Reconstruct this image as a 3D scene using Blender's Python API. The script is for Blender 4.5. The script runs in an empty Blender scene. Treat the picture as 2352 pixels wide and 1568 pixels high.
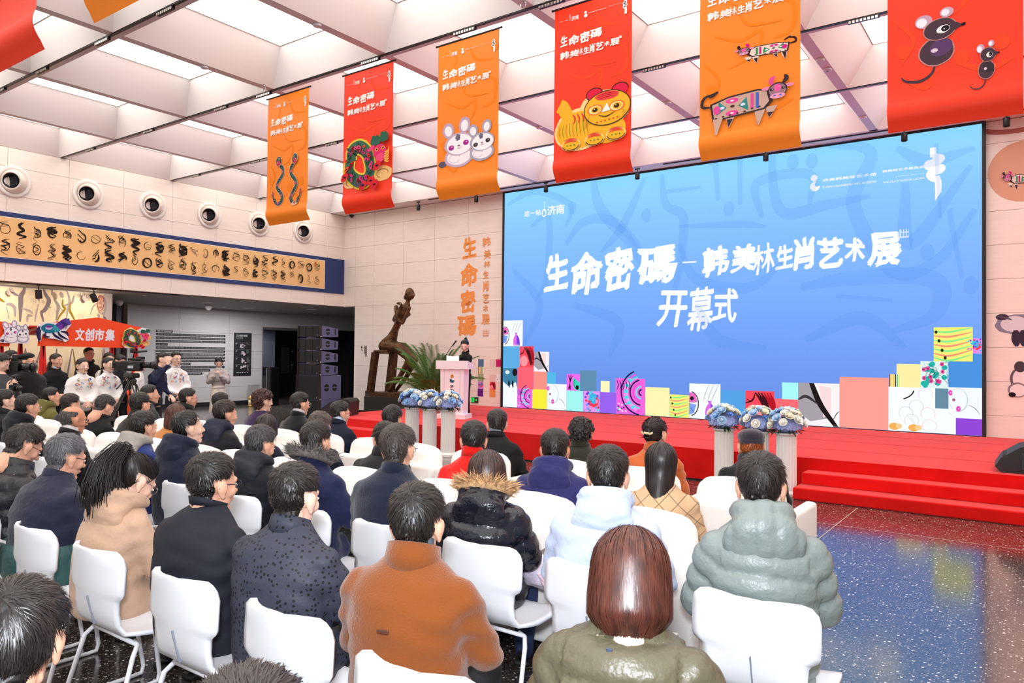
import bpy, bmesh, math, random
import numpy as np
from mathutils import Matrix, Vector
SC = bpy.context.scene
COL = SC.collection
RNG = random.Random(7)
NR = np.random.RandomState(5)
PI = math.pi

# ------------------------------------------------------------------ camera
CF, CYAW, CPITCH, CROLL, CH = 1704.2, 0.622512, 0.0177386, 0.0104465, 1.72
cF = np.array([-math.sin(CYAW)*math.cos(CPITCH), math.cos(CYAW)*math.cos(CPITCH), math.sin(CPITCH)])
_r = np.array([math.cos(CYAW), math.sin(CYAW), 0.0]); _u = np.cross(_r, cF)
cR = _r*math.cos(CROLL)+_u*math.sin(CROLL); cU = -_r*math.sin(CROLL)+_u*math.cos(CROLL)
CO = np.array([0, 0, CH])
def at(x, y, ax, v):
    """point where the sight line through photo pixel (x, y) meets the plane axis ax = v"""
    d = cF+cR*(x-1176)/CF-cU*(y-784)/CF
    return CO+d*((v-CO[ax])/d[ax])
cam_d = bpy.data.cameras.new('camera'); cam = bpy.data.objects.new('camera', cam_d); COL.objects.link(cam)
cam_d.sensor_width = 36; cam_d.lens = 36*CF/2352; cam_d.clip_start = 0.05; cam_d.clip_end = 100
cam.matrix_world = Matrix(((cR[0], cU[0], -cF[0], 0), (cR[1], cU[1], -cF[1], 0), (cR[2], cU[2], -cF[2], CH), (0, 0, 0, 1)))
SC.camera = cam

# ------------------------------------------------------------------ world, lights, exposure
W = bpy.data.worlds.new('world'); SC.world = W; W.use_nodes = True
W.node_tree.nodes['Background'].inputs[0].default_value = (1.0, 0.97, 0.96, 1)
W.node_tree.nodes['Background'].inputs[1].default_value = 1.0
SC.view_settings.view_transform = 'Standard'; SC.view_settings.look = 'None'
SC.view_settings.gamma = 1; SC.view_settings.use_curve_mapping = False
SC.view_settings.exposure = 0.0
PANEL_E = 3.6
FLASH_W = 115.0
fl = bpy.data.lights.new('camera_flash', 'AREA'); fl.shape = 'RECTANGLE'; fl.size = 0.22; fl.size_y = 0.14; fl.energy = FLASH_W
fl.color = (0.86, 0.92, 1.0); fl.spread = math.radians(150)
flo = bpy.data.objects.new('camera_flash', fl); COL.objects.link(flo)
flo.location = (-0.04, -0.06, CH+0.24)
flo.rotation_euler = Vector(-Vector((cF[0], cF[1], 0.0))).to_track_quat('Z', 'Y').to_euler()
try:
    SC.cycles.max_bounces = 5; SC.cycles.diffuse_bounces = 3; SC.cycles.glossy_bounces = 3
    SC.cycles.transmission_bounces = 2; SC.cycles.transparent_max_bounces = 4; SC.cycles.caustics_reflective = False
    SC.cycles.caustics_refractive = False; SC.cycles.use_adaptive_sampling = True; SC.cycles.adaptive_threshold = 0.03
    SC.cycles.sample_clamp_indirect = 6; SC.cycles.use_denoising = True
except Exception:
    pass

# ------------------------------------------------------------------ materials
def lin(h):
    if isinstance(h, (tuple, list)): return tuple(h)[:3]
    h = h.lstrip('#'); c = [int(h[i:i+2], 16)/255 for i in (0, 2, 4)]
    return tuple(x/12.92 if x <= 0.04045 else ((x+0.055)/1.055)**2.4 for x in c)
MATS = {}
def mat(name, color='#808080', rough=0.5, metal=0.0, spec=0.5, emit=None, es=1.0, bump=None, var=None, coat=0.0, sheen=0.0, ior=None, alpha=None, stretch=None):
    """bump = (scale, distance); var = (scale, amount) colour variation; stretch scales the noise space"""
    if name in MATS: return MATS[name]
    m = bpy.data.materials.new(name); m.use_nodes = True; nt = m.node_tree; b = nt.nodes['Principled BSDF']
    c = lin(color); b.inputs['Base Color'].default_value = (*c, 1); b.inputs['Roughness'].default_value = rough
    b.inputs['Metallic'].default_value = metal; b.inputs['Specular IOR Level'].default_value = spec
    if coat: b.inputs['Coat Weight'].default_value = coat; b.inputs['Coat Roughness'].default_value = 0.1
    if sheen: b.inputs['Sheen Weight'].default_value = sheen; b.inputs['Sheen Roughness'].default_value = 0.5
    if ior: b.inputs['IOR'].default_value = ior
    if emit is not None: b.inputs['Emission Color'].default_value = (*lin(emit), 1); b.inputs['Emission Strength'].default_value = es
    if alpha is not None: b.inputs['Alpha'].default_value = alpha
    if bump or var:
        tc = nt.nodes.new('ShaderNodeTexCoord'); src = tc.outputs['Object']
        if stretch:
            mp = nt.nodes.new('ShaderNodeMapping'); mp.inputs['Scale'].default_value = stretch
            nt.links.new(src, mp.inputs['Vector']); src = mp.outputs['Vector']
    if bump:
        n = nt.nodes.new('ShaderNodeTexNoise'); n.inputs['Scale'].default_value = bump[0]; n.inputs['Detail'].default_value = 3
        bp = nt.nodes.new('ShaderNodeBump'); bp.inputs['Distance'].default_value = bump[1]; bp.inputs['Strength'].default_value = 1
        nt.links.new(src, n.inputs['Vector']); nt.links.new(n.outputs['Fac'], bp.inputs['Height']); nt.links.new(bp.outputs['Normal'], b.inputs['Normal'])
    if var:
        n = nt.nodes.new('ShaderNodeTexNoise'); n.inputs['Scale'].default_value = var[0]; n.inputs['Detail'].default_value = 4
        r = nt.nodes.new('ShaderNodeValToRGB'); e = r.color_ramp.elements
        e[0].position = 0.3; e[1].position = 0.7
        e[0].color = (*[x*(1-var[1]) for x in c], 1); e[1].color = (*[min(1, x*(1+var[1])) for x in c], 1)
        nt.links.new(src, n.inputs['Vector']); nt.links.new(n.outputs['Fac'], r.inputs['Fac']); nt.links.new(r.outputs['Color'], b.inputs['Base Color'])
    MATS[name] = m
    return m
def flat(c): return mat('print_'+c, c, rough=0.75, spec=0.2)
def glow(c, s=1.0): return mat('lit_'+c+'%.2f' % s, '#000000', rough=0.6, spec=0.1, emit=c, es=s)

# ------------------------------------------------------------------ mesh builder
def rotz(a): c, s = math.cos(a), math.sin(a); return np.array([[c, -s, 0], [s, c, 0], [0, 0, 1.0]])
def rotx(a): c, s = math.cos(a), math.sin(a); return np.array([[1.0, 0, 0], [0, c, -s], [0, s, c]])
def roty(a): c, s = math.cos(a), math.sin(a); return np.array([[c, 0, s], [0, 1.0, 0], [-s, 0, c]])
_SPH = {}
def sph(nu, nv):
    if (nu, nv) in _SPH: return _SPH[(nu, nv)]
    V = [(0, 0, 1)]; F = []
    for j in range(1, nv):
        t = PI*j/nv
        for i in range(nu):
            a = 2*PI*i/nu; V.append((math.sin(t)*math.cos(a), math.sin(t)*math.sin(a), math.cos(t)))
    V.append((0, 0, -1)); n = len(V)-1
    for i in range(nu): F.append((0, 1+i, 1+(i+1) % nu))
    for j in range(nv-2):
        for i in range(nu):
            a = 1+j*nu+i; b = 1+j*nu+(i+1) % nu; F.append((a, a+nu, b+nu, b))
    for i in range(nu): a = 1+(nv-2)*nu+i; b = 1+(nv-2)*nu+(i+1) % nu; F.append((a, n, b))
    _SPH[(nu, nv)] = (np.array(V, float), F); return _SPH[(nu, nv)]
class MB:
    def __init__(s): s.v = []; s.f = []; s.m = []; s.n = 0
    def add(s, V, F, mi=0):
        V = np.asarray(V, float).reshape(-1, 3); s.v.append(V); o = s.n
        for f in F: s.f.append(tuple(int(i)+o for i in f))
        if isinstance(mi, int): s.m += [mi]*len(F)
        else: s.m += list(mi)
        s.n += len(V); return s
    def box(s, a, b, mi=0, R=None, c=None):
        x0, y0, z0 = a; x1, y1, z1 = b
        V = np.array([(x0, y0, z0), (x1, y0, z0), (x1, y1, z0), (x0, y1, z0), (x0, y0, z1), (x1, y0, z1), (x1, y1, z1), (x0, y1, z1)], float)
        if R is not None: V = V@np.asarray(R).T
        if c is not None: V = V+np.asarray(c)
        return s.add(V, [(0, 3, 2, 1), (4, 5, 6, 7), (0, 1, 5, 4), (1, 2, 6, 5), (2, 3, 7, 6), (3, 0, 4, 7)], mi)
    def cbox(s, c, d, mi=0, R=None):
        d = np.array(d, float)/2; return s.box(-d, d, mi, R, c)
    def rbox(s, c, d, r, mi=0, R=None, k=3, puff=0.0):
        """rounded box; puff bulges the faces"""
        h = np.array(d, float)/2; r = min(r, *(h*0.999)); ls = []
        for i in range(3):
            e = [h[i]-r+r*math.sin(PI/2*t/k) for t in range(k+1)]
            mid = [0.0] if puff == 0 else [-0.5*(h[i]-r), 0, 0.5*(h[i]-r)]
            ls.append([-x for x in reversed(e)]+mid+e)
        idx = {}; V = []; F = []
        def vid(i, j, l):
            if (i, j, l) not in idx:
                q = np.array([ls[0][i], ls[1][j], ls[2][l]]); inn = np.clip(q, -(h-r), h-r); dd = q-inn; n = np.linalg.norm(dd)
                # corner rounding
                p = inn+dd/n*r if n > 1e-9 else q
                if puff:
                    t = q/h; p = p+np.sign(t)*puff*np.array([(1-t[1]**2)*(1-t[2]**2)*abs(t[0])**4, (1-t[0]**2)*(1-t[2]**2)*abs(t[1])**4, (1-t[0]**2)*(1-t[1]**2)*abs(t[2])**4])
                idx[(i, j, l)] = len(V); V.append(p)
            return idx[(i, j, l)]
        N = [len(x) for x in ls]
        for ax in range(3):
            a, b = [(1, 2), (2, 0), (0, 1)][ax]
            for sd in (0, N[ax]-1):
                for i in range(N[a]-1):
                    for j in range(N[b]-1):
                        q = []
                        for (p, t) in ((i, j), (i+1, j), (i+1, j+1), (i, j+1)):
                            w = [0, 0, 0]; w[ax] = sd; w[a] = p; w[b] = t; q.append(vid(*w))
                        F.append(tuple(q) if sd else tuple(reversed(q)))
        V = np.array(V)
        if R is not None: V = V@np.asarray(R).T
        return s.add(V+np.asarray(c), F, mi)
    def ell(s, c, r, mi=0, R=None, nu=16, nv=10):
        V, F = sph(nu, nv); V = V*np.asarray(r)
        if R is not None: V = V@np.asarray(R).T
        return s.add(V+np.asarray(c), F, mi)
    def tube(s, P, r, mi=0, n=8, cap=True, flatn=None):
        """tube through points P with radius r (number, list, or list of (ra, rb))"""
        P = np.asarray(P, float); m = len(P)
        if np.isscalar(r): r = [r]*m
        T = np.gradient(P, axis=0); T /= np.maximum(np.linalg.norm(T, axis=1)[:, None], 1e-9)
        up = np.array([0, 0, 1.0]) if abs(T[0][2]) < 0.9 else np.array([0, 1.0, 0])
        if flatn is not None: up = np.asarray(flatn, float)
        V = []; a = np.arange(n)*2*PI/n
        for i in range(m):
            x = np.cross(up, T[i]); x /= max(np.linalg.norm(x), 1e-9); y = np.cross(T[i], x); up = y
            ra, rb = (r[i], r[i]) if np.isscalar(r[i]) else r[i]
            V.append(P[i]+np.outer(np.cos(a)*ra, x)+np.outer(np.sin(a)*rb, y))
        F = [(i*n+j, i*n+(j+1) % n, (i+1)*n+(j+1) % n, (i+1)*n+j) for i in range(m-1) for j in range(n)]
        if cap: F += [tuple(reversed(range(n))), tuple(range((m-1)*n, m*n))]
        return s.add(np.concatenate(V), F, mi)
    def lathe(s, prof, n=24, mi=0, c=(0, 0, 0), cap=True):
        V = []; 
        for r, z in prof:
            for i in range(n): a = 2*PI*i/n; V.append((c[0]+r*math.cos(a), c[1]+r*math.sin(a), c[2]+z))
        m = len(prof); F = [(i*n+j, i*n+(j+1) % n, (i+1)*n+(j+1) % n, (i+1)*n+j) for i in range(m-1) for j in range(n)]
        if cap: F += [tuple(reversed(range(n))), tuple(range((m-1)*n, m*n))]
        return s.add(V, F, mi)
    def prism(s, poly, o, u, v, n, t0, t1, mi=0):
        """2-D polygon in the plane o+u,v extruded along n from t0 to t1"""
        o, u, v, n = map(lambda q: np.asarray(q, float), (o, u, v, n)); k = len(poly)
        A = [o+u*x+v*y+n*t0 for x, y in poly]; B = [o+u*x+v*y+n*t1 for x, y in poly]
        F = [tuple(reversed(range(k))), tuple(range(k, 2*k))]+[(i, (i+1) % k, k+(i+1) % k, k+i) for i in range(k)]
        return s.add(A+B, F, mi)
    def loft(s, rings, mi=0, n=20):
        """rings: (cx, cy, cz, rx, ry[, tilt])"""
        V = []; a = np.arange(n)*2*PI/n
        for q in rings:
            L = np.stack([np.cos(a)*q[3], np.sin(a)*q[4], 0*a], 1)
            if len(q) > 5: L = L@rotx(q[5]).T
            V.append(L+np.array(q[:3]))
        m = len(rings); F = [(i*n+j, i*n+(j+1) % n, (i+1)*n+(j+1) % n, (i+1)*n+j) for i in range(m-1) for j in range(n)]
        F += [tuple(reversed(range(n))), tuple(range((m-1)*n, m*n))]
        return s.add(np.concatenate(V), F, mi)
    def seg(s, a, b, ra, rb, mi=0, n=12):
        a = np.asarray(a, float); b = np.asarray(b, float)
        s.tube([a, (a+b)/2, b], [ra, (ra+rb)/2, rb], mi, n); s.ell(a, (ra,)*3, mi, nu=n, nv=8); s.ell(b, (rb,)*3, mi, nu=n, nv=8); return s
    def data(s, name, mats, smooth=False):
        me = bpy.data.meshes.new(name); V = np.concatenate(s.v) if s.v else np.zeros((0, 3))
        me.from_pydata(V.tolist(), [], s.f)
        for m in (mats if isinstance(mats, (list, tuple)) else [mats]): me.materials.append(m)
        me.polygons.foreach_set('material_index', s.m)
        if smooth: me.polygons.foreach_set('use_smooth', [True]*len(s.f))
        me.update(); return me
    def obj(s, name, mats, parent=None, smooth=False, **kw):
        o = bpy.data.objects.new(name, s.data(name, mats, smooth)); COL.objects.link(o)
        if parent: o.parent = parent
        return tag(o, **kw)
def tag(o, label=None, cat=None, group=None, kind=None):
    if label: o['label'] = label
    if cat: o['category'] = cat
    if group: o['group'] = group
    if kind: o['kind'] = kind
    return o
def empty(name, loc=(0, 0, 0), rz=0, **kw):
    o = bpy.data.objects.new(name, None); o.empty_display_size = 0.1; o.location = loc; o.rotation_euler = (0, 0, rz); COL.objects.link(o)
    return tag(o, **kw)
def link(name, me, parent=None, loc=(0, 0, 0), rot=(0, 0, 0), scale=(1, 1, 1), **kw):
    o = bpy.data.objects.new(name, me); COL.objects.link(o); o.parent = parent; o.location = loc; o.rotation_euler = rot; o.scale = scale
    return tag(o, **kw)
def dup(root, loc, rz=0, parent=None, **kw):
    c = root.copy(); COL.objects.link(c); c.parent = parent
    if parent is None: c.location = loc; c.rotation_euler = (0, 0, rz)
    for ch in list(root.children): dup(ch, None, parent=c)
    return tag(c, **kw)
def remesh(mb, vox, it=4):
    me = mb.data('tmp', []) if False else None
    m0 = bpy.data.meshes.new('tmp'); m0.from_pydata(np.concatenate(mb.v).tolist(), [], mb.f)
    o = bpy.data.objects.new('tmp', m0); COL.objects.link(o)
    r = o.modifiers.new('r', 'REMESH'); r.mode = 'VOXEL'; r.voxel_size = vox
    if it:
        q = o.modifiers.new('s', 'SMOOTH'); q.factor = 0.5; q.iterations = it
    dg = bpy.context.evaluated_depsgraph_get(); m = bpy.data.meshes.new_from_object(o.evaluated_get(dg))
    V = np.zeros(len(m.vertices)*3); m.vertices.foreach_get('co', V); V = V.reshape(-1, 3)
    L = np.zeros(len(m.loops), int); m.loops.foreach_get('vertex_index', L); F = L.reshape(-1, 4)
    N = np.zeros(len(m.vertices)*3); m.vertices.foreach_get('normal', N); N = N.reshape(-1, 3)
    bpy.data.objects.remove(o); bpy.data.meshes.remove(m0); bpy.data.meshes.remove(m)
    return V, F, N

# flat prints (lettering and pictures): shapes layered a fraction of a millimetre apart on a real surface
class Print:
    def __init__(s, o, u, v, n, gap=0.0015, step=0.0007, lit=False, es=1.0):
        s.o, s.u, s.v, s.n = [np.asarray(q, float) for q in (o, u, v, n)]; s.t = gap; s.step = step; s.mb = MB(); s.c = []; s.lit = lit; s.es = es
    def mi(s, c):
        if c not in s.c: s.c.append(c)
        return s.c.index(c)
    def P(s, x, y, z=0.0): return s.o+s.u*x+s.v*y+s.n*(s.t+z)
    def poly(s, pts, c):
        s.mb.add([s.P(x, y) for x, y in pts], [tuple(range(len(pts)))], s.mi(c)); s.t += s.step; return s
    def rect(s, x0, y0, x1, y1, c): return s.poly([(x0, y0), (x1, y0), (x1, y1), (x0, y1)], c)
    def ell(s, x, y, rx, ry, c, rot=0, n=28, wob=0.0):
        ca, sa = math.cos(rot), math.sin(rot); pts = []; ph = x*37.1+y*11.7
        for i in range(n):
            a = 2*PI*i/n; k = 1+wob*math.sin(5*a+ph)*0.6+wob*math.sin(9*a+ph*2)*0.4; p, q = rx*k*math.cos(a), ry*k*math.sin(a); pts.append((x+p*ca-q*sa, y+p*sa+q*ca))
        return s.poly(pts, c)
    def ring(s, x, y, rx, ry, w, c, rot=0, a0=0, a1=360, n=28):
        ca, sa = math.cos(rot), math.sin(rot); P = []
        for i in range(n+1):
            a = math.radians(a0+(a1-a0)*i/n); p, q = rx*math.cos(a), ry*math.sin(a); P.append((x+p*ca-q*sa, y+p*sa+q*ca))
        return s.line(P, w, c, taper=False)
    def line(s, P, w, c, taper=True, k=5):
        P = np.asarray(P, float)
        if len(P) > 2 and k > 1:                      # Catmull-Rom
            Q = np.vstack([2*P[0]-P[1], P, 2*P[-1]-P[-2]]); R = []
            for i in range(1, len(Q)-2):
                for t in np.arange(k)/k:
                    R.append(0.5*((2*Q[i])+(-Q[i-1]+Q[i+1])*t+(2*Q[i-1]-5*Q[i]+4*Q[i+1]-Q[i+2])*t*t+(-Q[i-1]+3*Q[i]-3*Q[i+1]+Q[i+2])*t**3))
            P = np.array(R+[Q[-2]])
        T = np.gradient(P, axis=0); T /= np.maximum(np.linalg.norm(T, axis=1)[:, None], 1e-9); N = np.stack([-T[:, 1], T[:, 0]], 1); m = len(P)
        ww = np.full(m, w/2.0)
        if taper is True: ww = w/2*(0.25+0.75*np.sin(np.linspace(0.25, PI*0.97, m)))
        elif callable(taper): ww = np.array([w/2*taper(i/(m-1)) for i in range(m)])
        A = P+N*ww[:, None]; B = P-N*ww[:, None]
        V = [s.P(*p) for p in A]+[s.P(*p) for p in B]
        s.mb.add(V, [(m+i, m+i+1, i+1, i) for i in range(m-1)], s.mi(c)); s.t += s.step; return s
    def text(s, body, x, y, size, c, rough=0.0, bold=0.0, wx=1.0, shear=0.0, anchor='l', jit=0.0, space=1.0):
        V, F = glyphs(body, bold, space)
        if not len(V): return s
        V = V.copy(); w = V[:, 0].max()
        if rough:
            h = np.sin(V[:, 0]*61.3+V[:, 1]*37.7)*np.cos(V[:, 1]*53.1-V[:, 0]*23.9); g = np.sin(V[:, 0]*47.9-V[:, 1]*71.3)
            V[:, 0] += rough*h; V[:, 1] += rough*g
            V[:, 1] += rough*1.2*np.sin(V[:, 0]*2.3+1); V[:, 0] += rough*1.5*np.sin(V[:, 1]*4+V[:, 0]*0.7)
        V[:, 0] = V[:, 0]*wx+V[:, 1]*shear
        if anchor == 'r': x -= w*wx*size
        if anchor == 'm': x -= w*wx*size/2
        s.mb.add([s.P(x+q[0]*size, y+q[1]*size, q[2]) for q in V], F, s.mi(c)); s.t += s.step; return s
    def obj(s, name, parent=None, **kw):
        f = (lambda c: glow(c, s.es)) if s.lit else flat
        return s.mb.obj(name, [f(c) for c in s.c], parent, **kw)
_GL = {}
def glyphs(body, bold=0.0, space=1.0):
    k = (body, bold, space)
    if k in _GL: return _GL[k]
    c = bpy.data.curves.new('t', 'FONT'); c.body = body; c.size = 1; c.space_character = space; c.resolution_u = 3
    o = bpy.data.objects.new('t', c); COL.objects.link(o); bpy.context.view_layer.update()
    m = bpy.data.meshes.new_from_object(o.evaluated_get(bpy.context.evaluated_depsgraph_get()))
    V = np.array([x.co[:] for x in m.vertices]).reshape(-1, 3); F = [tuple(p.vertices) for p in m.polygons]
    bpy.data.objects.remove(o); bpy.data.curves.remove(c); bpy.data.meshes.remove(m)
    if bold > 0.004:                                   # heavier strokes: the glyph laid down several times around itself
        n = len(V); W2, F2 = [V], list(F)
        for q in range(6):
            a = q*PI/3; W2.append(V+np.array([math.cos(a)*bold*.75, math.sin(a)*bold*.75, .00015*(q+1)])); F2 += [tuple(i+n*(q+1) for i in f) for f in F]
        V, F = np.concatenate(W2), F2
    _GL[k] = (V, F); return _GL[k]
# ------------------------------------------------------------------ room constants (metres)
YB, XL, ZC, ZS = 14.66, -16.56, 5.70, 3.06       # screen wall, upper left wall, ceiling underside, soffit
XG = -21.2                                       # far grey wall of the side lobby
STZ, STF = 0.44, 9.95                            # stage top and front
M_tile = mat('stone_tile', '#f4e6dc', 0.55, spec=0.35, bump=(60, 0.0015), var=(6, 0.035), stretch=(0.25, 0.25, 2.5))
M_joint = mat('joint', '#a98f80', 0.9)
M_white = mat('ceiling_white', '#eee6e4', 0.6)
M_black = mat('black_metal', '#0c0b0c', 0.45)
M_grey = mat('grey_stone_tile', '#aaa5a4', 0.5, bump=(50, 0.0012), var=(5, 0.05), stretch=(0.3, 0.3, 2.5))
M_dkgrey = mat('dark_grey_wall', '#4c4b4c', 0.5)
M_red = mat('red_carpet', '#e00c0a', 0.95, spec=0.1, bump=(220, 0.004), var=(3, 0.10), sheen=0.25)

def terrazzo():
    m = bpy.data.materials.new('dark_terrazzo'); m.use_nodes = True; nt = m.node_tree; b = nt.nodes['Principled BSDF']
    tc = nt.nodes.new('ShaderNodeTexCoord')
    def vor(scale, lo, hi):
        v = nt.nodes.new('ShaderNodeTexVoronoi'); v.inputs['Scale'].default_value = scale; v.inputs['Randomness'].default_value = 1
        nt.links.new(tc.outputs['Object'], v.inputs['Vector'])
        d = nt.nodes.new('ShaderNodeMath'); d.operation = 'LESS_THAN'; d.inputs[1].default_value = lo; nt.links.new(v.outputs['Distance'], d.inputs[0])
        s = nt.nodes.new('ShaderNodeSeparateColor'); nt.links.new(v.outputs['Color'], s.inputs[0])
        g = nt.nodes.new('ShaderNodeMath'); g.operation = 'GREATER_THAN'; g.inputs[1].default_value = hi; nt.links.new(s.outputs[0], g.inputs[0])
        q = nt.nodes.new('ShaderNodeMath'); q.operation = 'MULTIPLY'; nt.links.new(d.outputs[0], q.inputs[0]); nt.links.new(g.outputs[0], q.inputs[1]); return q, s
    base = nt.nodes.new('ShaderNodeTexVoronoi'); base.inputs['Scale'].default_value = 110; nt.links.new(tc.outputs['Object'], base.inputs['Vector'])
    r0 = nt.nodes.new('ShaderNodeValToRGB'); e = r0.color_ramp.elements; e[0].color = (*lin('#1f1b1a'), 1); e[1].color = (*lin('#574d47'), 1); e[0].position = 0.2
    sp = nt.nodes.new('ShaderNodeSeparateColor'); nt.links.new(base.outputs['Color'], sp.inputs[0]); nt.links.new(sp.outputs[0], r0.inputs['Fac'])
    last = r0.outputs['Color']
    for sc, lo, hi, col in ((75, 0.32, 0.72, '#a89c92'), (38, 0.27, 0.80, '#dcd8d2')):
        q, s = vor(sc, lo, hi); mx = nt.nodes.new('ShaderNodeMix'); mx.data_type = 'RGBA'
        nt.links.new(q.outputs[0], mx.inputs['Factor']); nt.links.new(last, mx.inputs['A']); mx.inputs['B'].default_value = (*lin(col), 1); last = mx.outputs['Result']
    nt.links.new(last, b.inputs['Base Color']); b.inputs['Roughness'].default_value = 0.13; b.inputs['IOR'].default_value = 3.0
    b.inputs['Specular IOR Level'].default_value = 0.5
    return m
M_floor = terrazzo()

# ------------------------------------------------------------------ floor
fo = MB().box((-26, -9, -0.1), (7, 21, 0)).obj('floor', M_floor, kind='structure')
for x in (-8.6, -5.2, -1.75, 1.6):
    MB().box((x-0.004, -9, -0.001), (x+0.004, 9.3, 0.0006)).obj('floor_joint', mat('brass_joint', '#b8a58c', 0.4), fo)
for y in (1.1, 8.2):
    MB().box((-26, y-0.003, -0.001), (7, y+0.003, 0.0006)).obj('floor_joint', mat('brass_joint', '#b8a58c', 0.4), fo)

# ------------------------------------------------------------------ tiled walls
def tiles(parent, org, u, v, n, cols, rows, m, gap=0.005, th=0.016, skip=None):
    """stone panels proud of the wall by th, joints recessed"""
    org, u, v, n = map(lambda q: np.asarray(q, float), (org, u, v, n)); cache = {}
    for i in range(len(cols)-1):
        for j in range(len(rows)-1):
            a, b, c, d = cols[i], cols[i+1], rows[j], rows[j+1]
            if skip and skip(a, b, c, d): continue
            key = (round(b-a, 3), round(d-c, 3))
            if key not in cache:
                w, h = b-a-gap, d-c-gap; q = 0.002
                P = [(0, 0), (w, 0), (w, h), (0, h)]; I = [(q, q), (w-q, q), (w-q, h-q), (q, h-q)]
                V = [u*x+v*y for x, y in P]+[u*x+v*y+n*(th-q) for x, y in P]+[u*x+v*y+n*th for x, y in I]
                F = [(k, (k+1) % 4, 4+(k+1) % 4, 4+k) for k in range(4)]+[(4+k, 4+(k+1) % 4, 8+(k+1) % 4, 8+k) for k in range(4)]+[(8, 9, 10, 11)]
                if np.dot(np.cross(u, v), n) < 0: F = [tuple(reversed(f)) for f in F]
                cache[key] = MB().add(V, F).data('tile', m)
            link('tile', cache[key], parent, tuple(org+u*(a+gap/2)+v*(c+gap/2)+n*0.0005*((i*7+j*3) % 3)))
zr = [0.0, 0.235, 0.797, 1.361, 1.925, 2.49, 3.055, 3.62, 4.185, 4.75, 5.315, 5.69]
wb = MB()
wb.box((-16.075, YB, 0), (6.5, YB+0.3, 5.9)).box((-16.6, YB, ZS), (-16.075, YB+0.3, 5.9)).obj('wall_back', M_joint, kind='structure')
WB = bpy.data.objects['wall_back']
xs = [-16.56, -16.075, -15.318, -14.18, -13.05, -11.92, -10.83]
tiles(WB, (0, YB, 0), (1, 0, 0), (0, 0, 1), (0, -1, 0), xs, zr, M_tile, skip=lambda a, b, c, d: a < -16.1 and c < 3.0)
tiles(WB, (0, YB, 0), (1, 0, 0), (0, 0, 1), (0, -1, 0), [-0.80, 0.34, 1.47, 2.6, 3.73, 4.86], zr, M_tile)
MB().box((-16.075, YB-0.02, 0), (-12.3, YB-0.001, 0.11)).obj('baseboard_back', M_black, kind='structure')
wl = MB().box((XL-0.35, -8, ZS), (XL, YB, 5.9)).obj('wall_left', M_joint, kind='structure')
ys = [round(14.66-0.735-1.133*k, 3) for k in range(12, -1, -1)]+[14.655]
tiles(wl, (XL, 0, 0), (0, 1, 0), (0, 0, 1), (1, 0, 0), ys, [3.06, 3.62, 4.185, 4.75, 5.315, 5.69], M_tile)
MB().box((5.2, -9, 0), (5.4, YB, 5.9)).obj('wall_right', mat('side_wall', '#e6d8ce', 0.7), kind='structure')
# lobby beyond the left bulkhead
MB().box((-26, -8, ZS), (XL-0.35, 21, ZS+0.2)).box((XL-0.35, YB+0.3, ZS), (-15.5, 21, ZS+0.2)).obj('ceiling_lobby', mat('soffit', '#8c8785', 0.6), kind='structure')
wg = MB().box((XG-0.2, 10.75, 0), (XG, 15.25, ZS)).box((XG-0.2, 15.25, 2.55), (XG, 21, ZS)).box((XG-0.2, 17.25, 0), (XG, 17.5, 2.55)).obj('wall_lobby', M_joint, kind='structure')
tiles(wg, (XG, 0, 0), (0, 1, 0), (0, 0, 1), (1, 0, 0), [10.75, 12.33, 14.0, 15.25], [0.14, 0.6, 1.17, 1.74, 2.3, 2.87, 3.06], M_grey)
tiles(wg, (XG, 0, 0), (0, 1, 0), (0, 0, 1), (1, 0, 0), [15.25, 16.9, 18.5, 20.9], [2.56, 3.06], M_grey)
MB().box((XG, 10.75, 0), (XG+0.03, 15.25, 0.14)).obj('baseboard_lobby', M_black, kind='structure')
MB().box((-26, -8, 0), (-25.8, 21, ZS)).box((-26, 20.9, 0), (-15.5, 21, ZS)).box((-15.7, YB+0.3, 0), (-15.5, 21, ZS)).obj('wall_far', mat('far_wall', '#2a292b', 0.6), kind='structure')
MB().box((-25.8, 10.55, 0), (XG-0.2, 10.75, ZS)).box((-22.6, 8.9, 0), (-22.4, 10.75, ZS)).obj('wall_side', M_dkgrey, kind='structure')
MB().box((-23.0, 15.25, 0), (-22.8, 16.95, 2.55)).box((-23.0, 15.1, 0), (XG-0.2, 15.25, 2.55)).obj('wall_lift_lobby', mat('lift_wall', '#6d7180', 0.4), kind='structure')
MB().box((XG-0.25, 15.25, 2.47), (XG+0.01, 17.25, 2.55)).box((XG-0.25, 15.2, 0), (XG+0.01, 15.27, 2.55)).obj('door_1', M_dkgrey, kind='structure')
MB().box((-22.8, 15.27, 0), (-22.78, 16.95, 0.14)).obj('baseboard_lift', M_black, kind='structure')

# ------------------------------------------------------------------ coffered ceiling
ce = MB().box((-16.9, -9, 6.42), (6.5, 15.0, 6.5)).obj('ceiling', M_white, kind='structure')
M_panel = mat('light_panel', '#ffffff', 0.5, emit='#fffdf6', es=PANEL_E)
cx = [-14.27+2.37*k for k in range(0, 9)]; cx = [XL-0.07]+cx
cy = [-7.25+2.378*k for k in range(0, 9)]; cy = cy[:9]
cy = [11.77-2.383*k for k in range(7, -1, -1)]+[14.17]
def coffer(w, d):
    ix, iy, h = 0.36, 0.165, 0.50; t = 0.0
    b = [(0, 0, 0), (w, 0, 0), (w, d, 0), (0, d, 0)]; c = [(ix, iy, h), (w-ix, iy, h), (w-ix, d-iy, h), (ix, d-iy, h)]
    mb = MB().add(b+c, [(4+k, 4+(k+1) % 4, (k+1) % 4, k) for k in range(4)])
    return mb.data('coffer', M_white)
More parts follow.
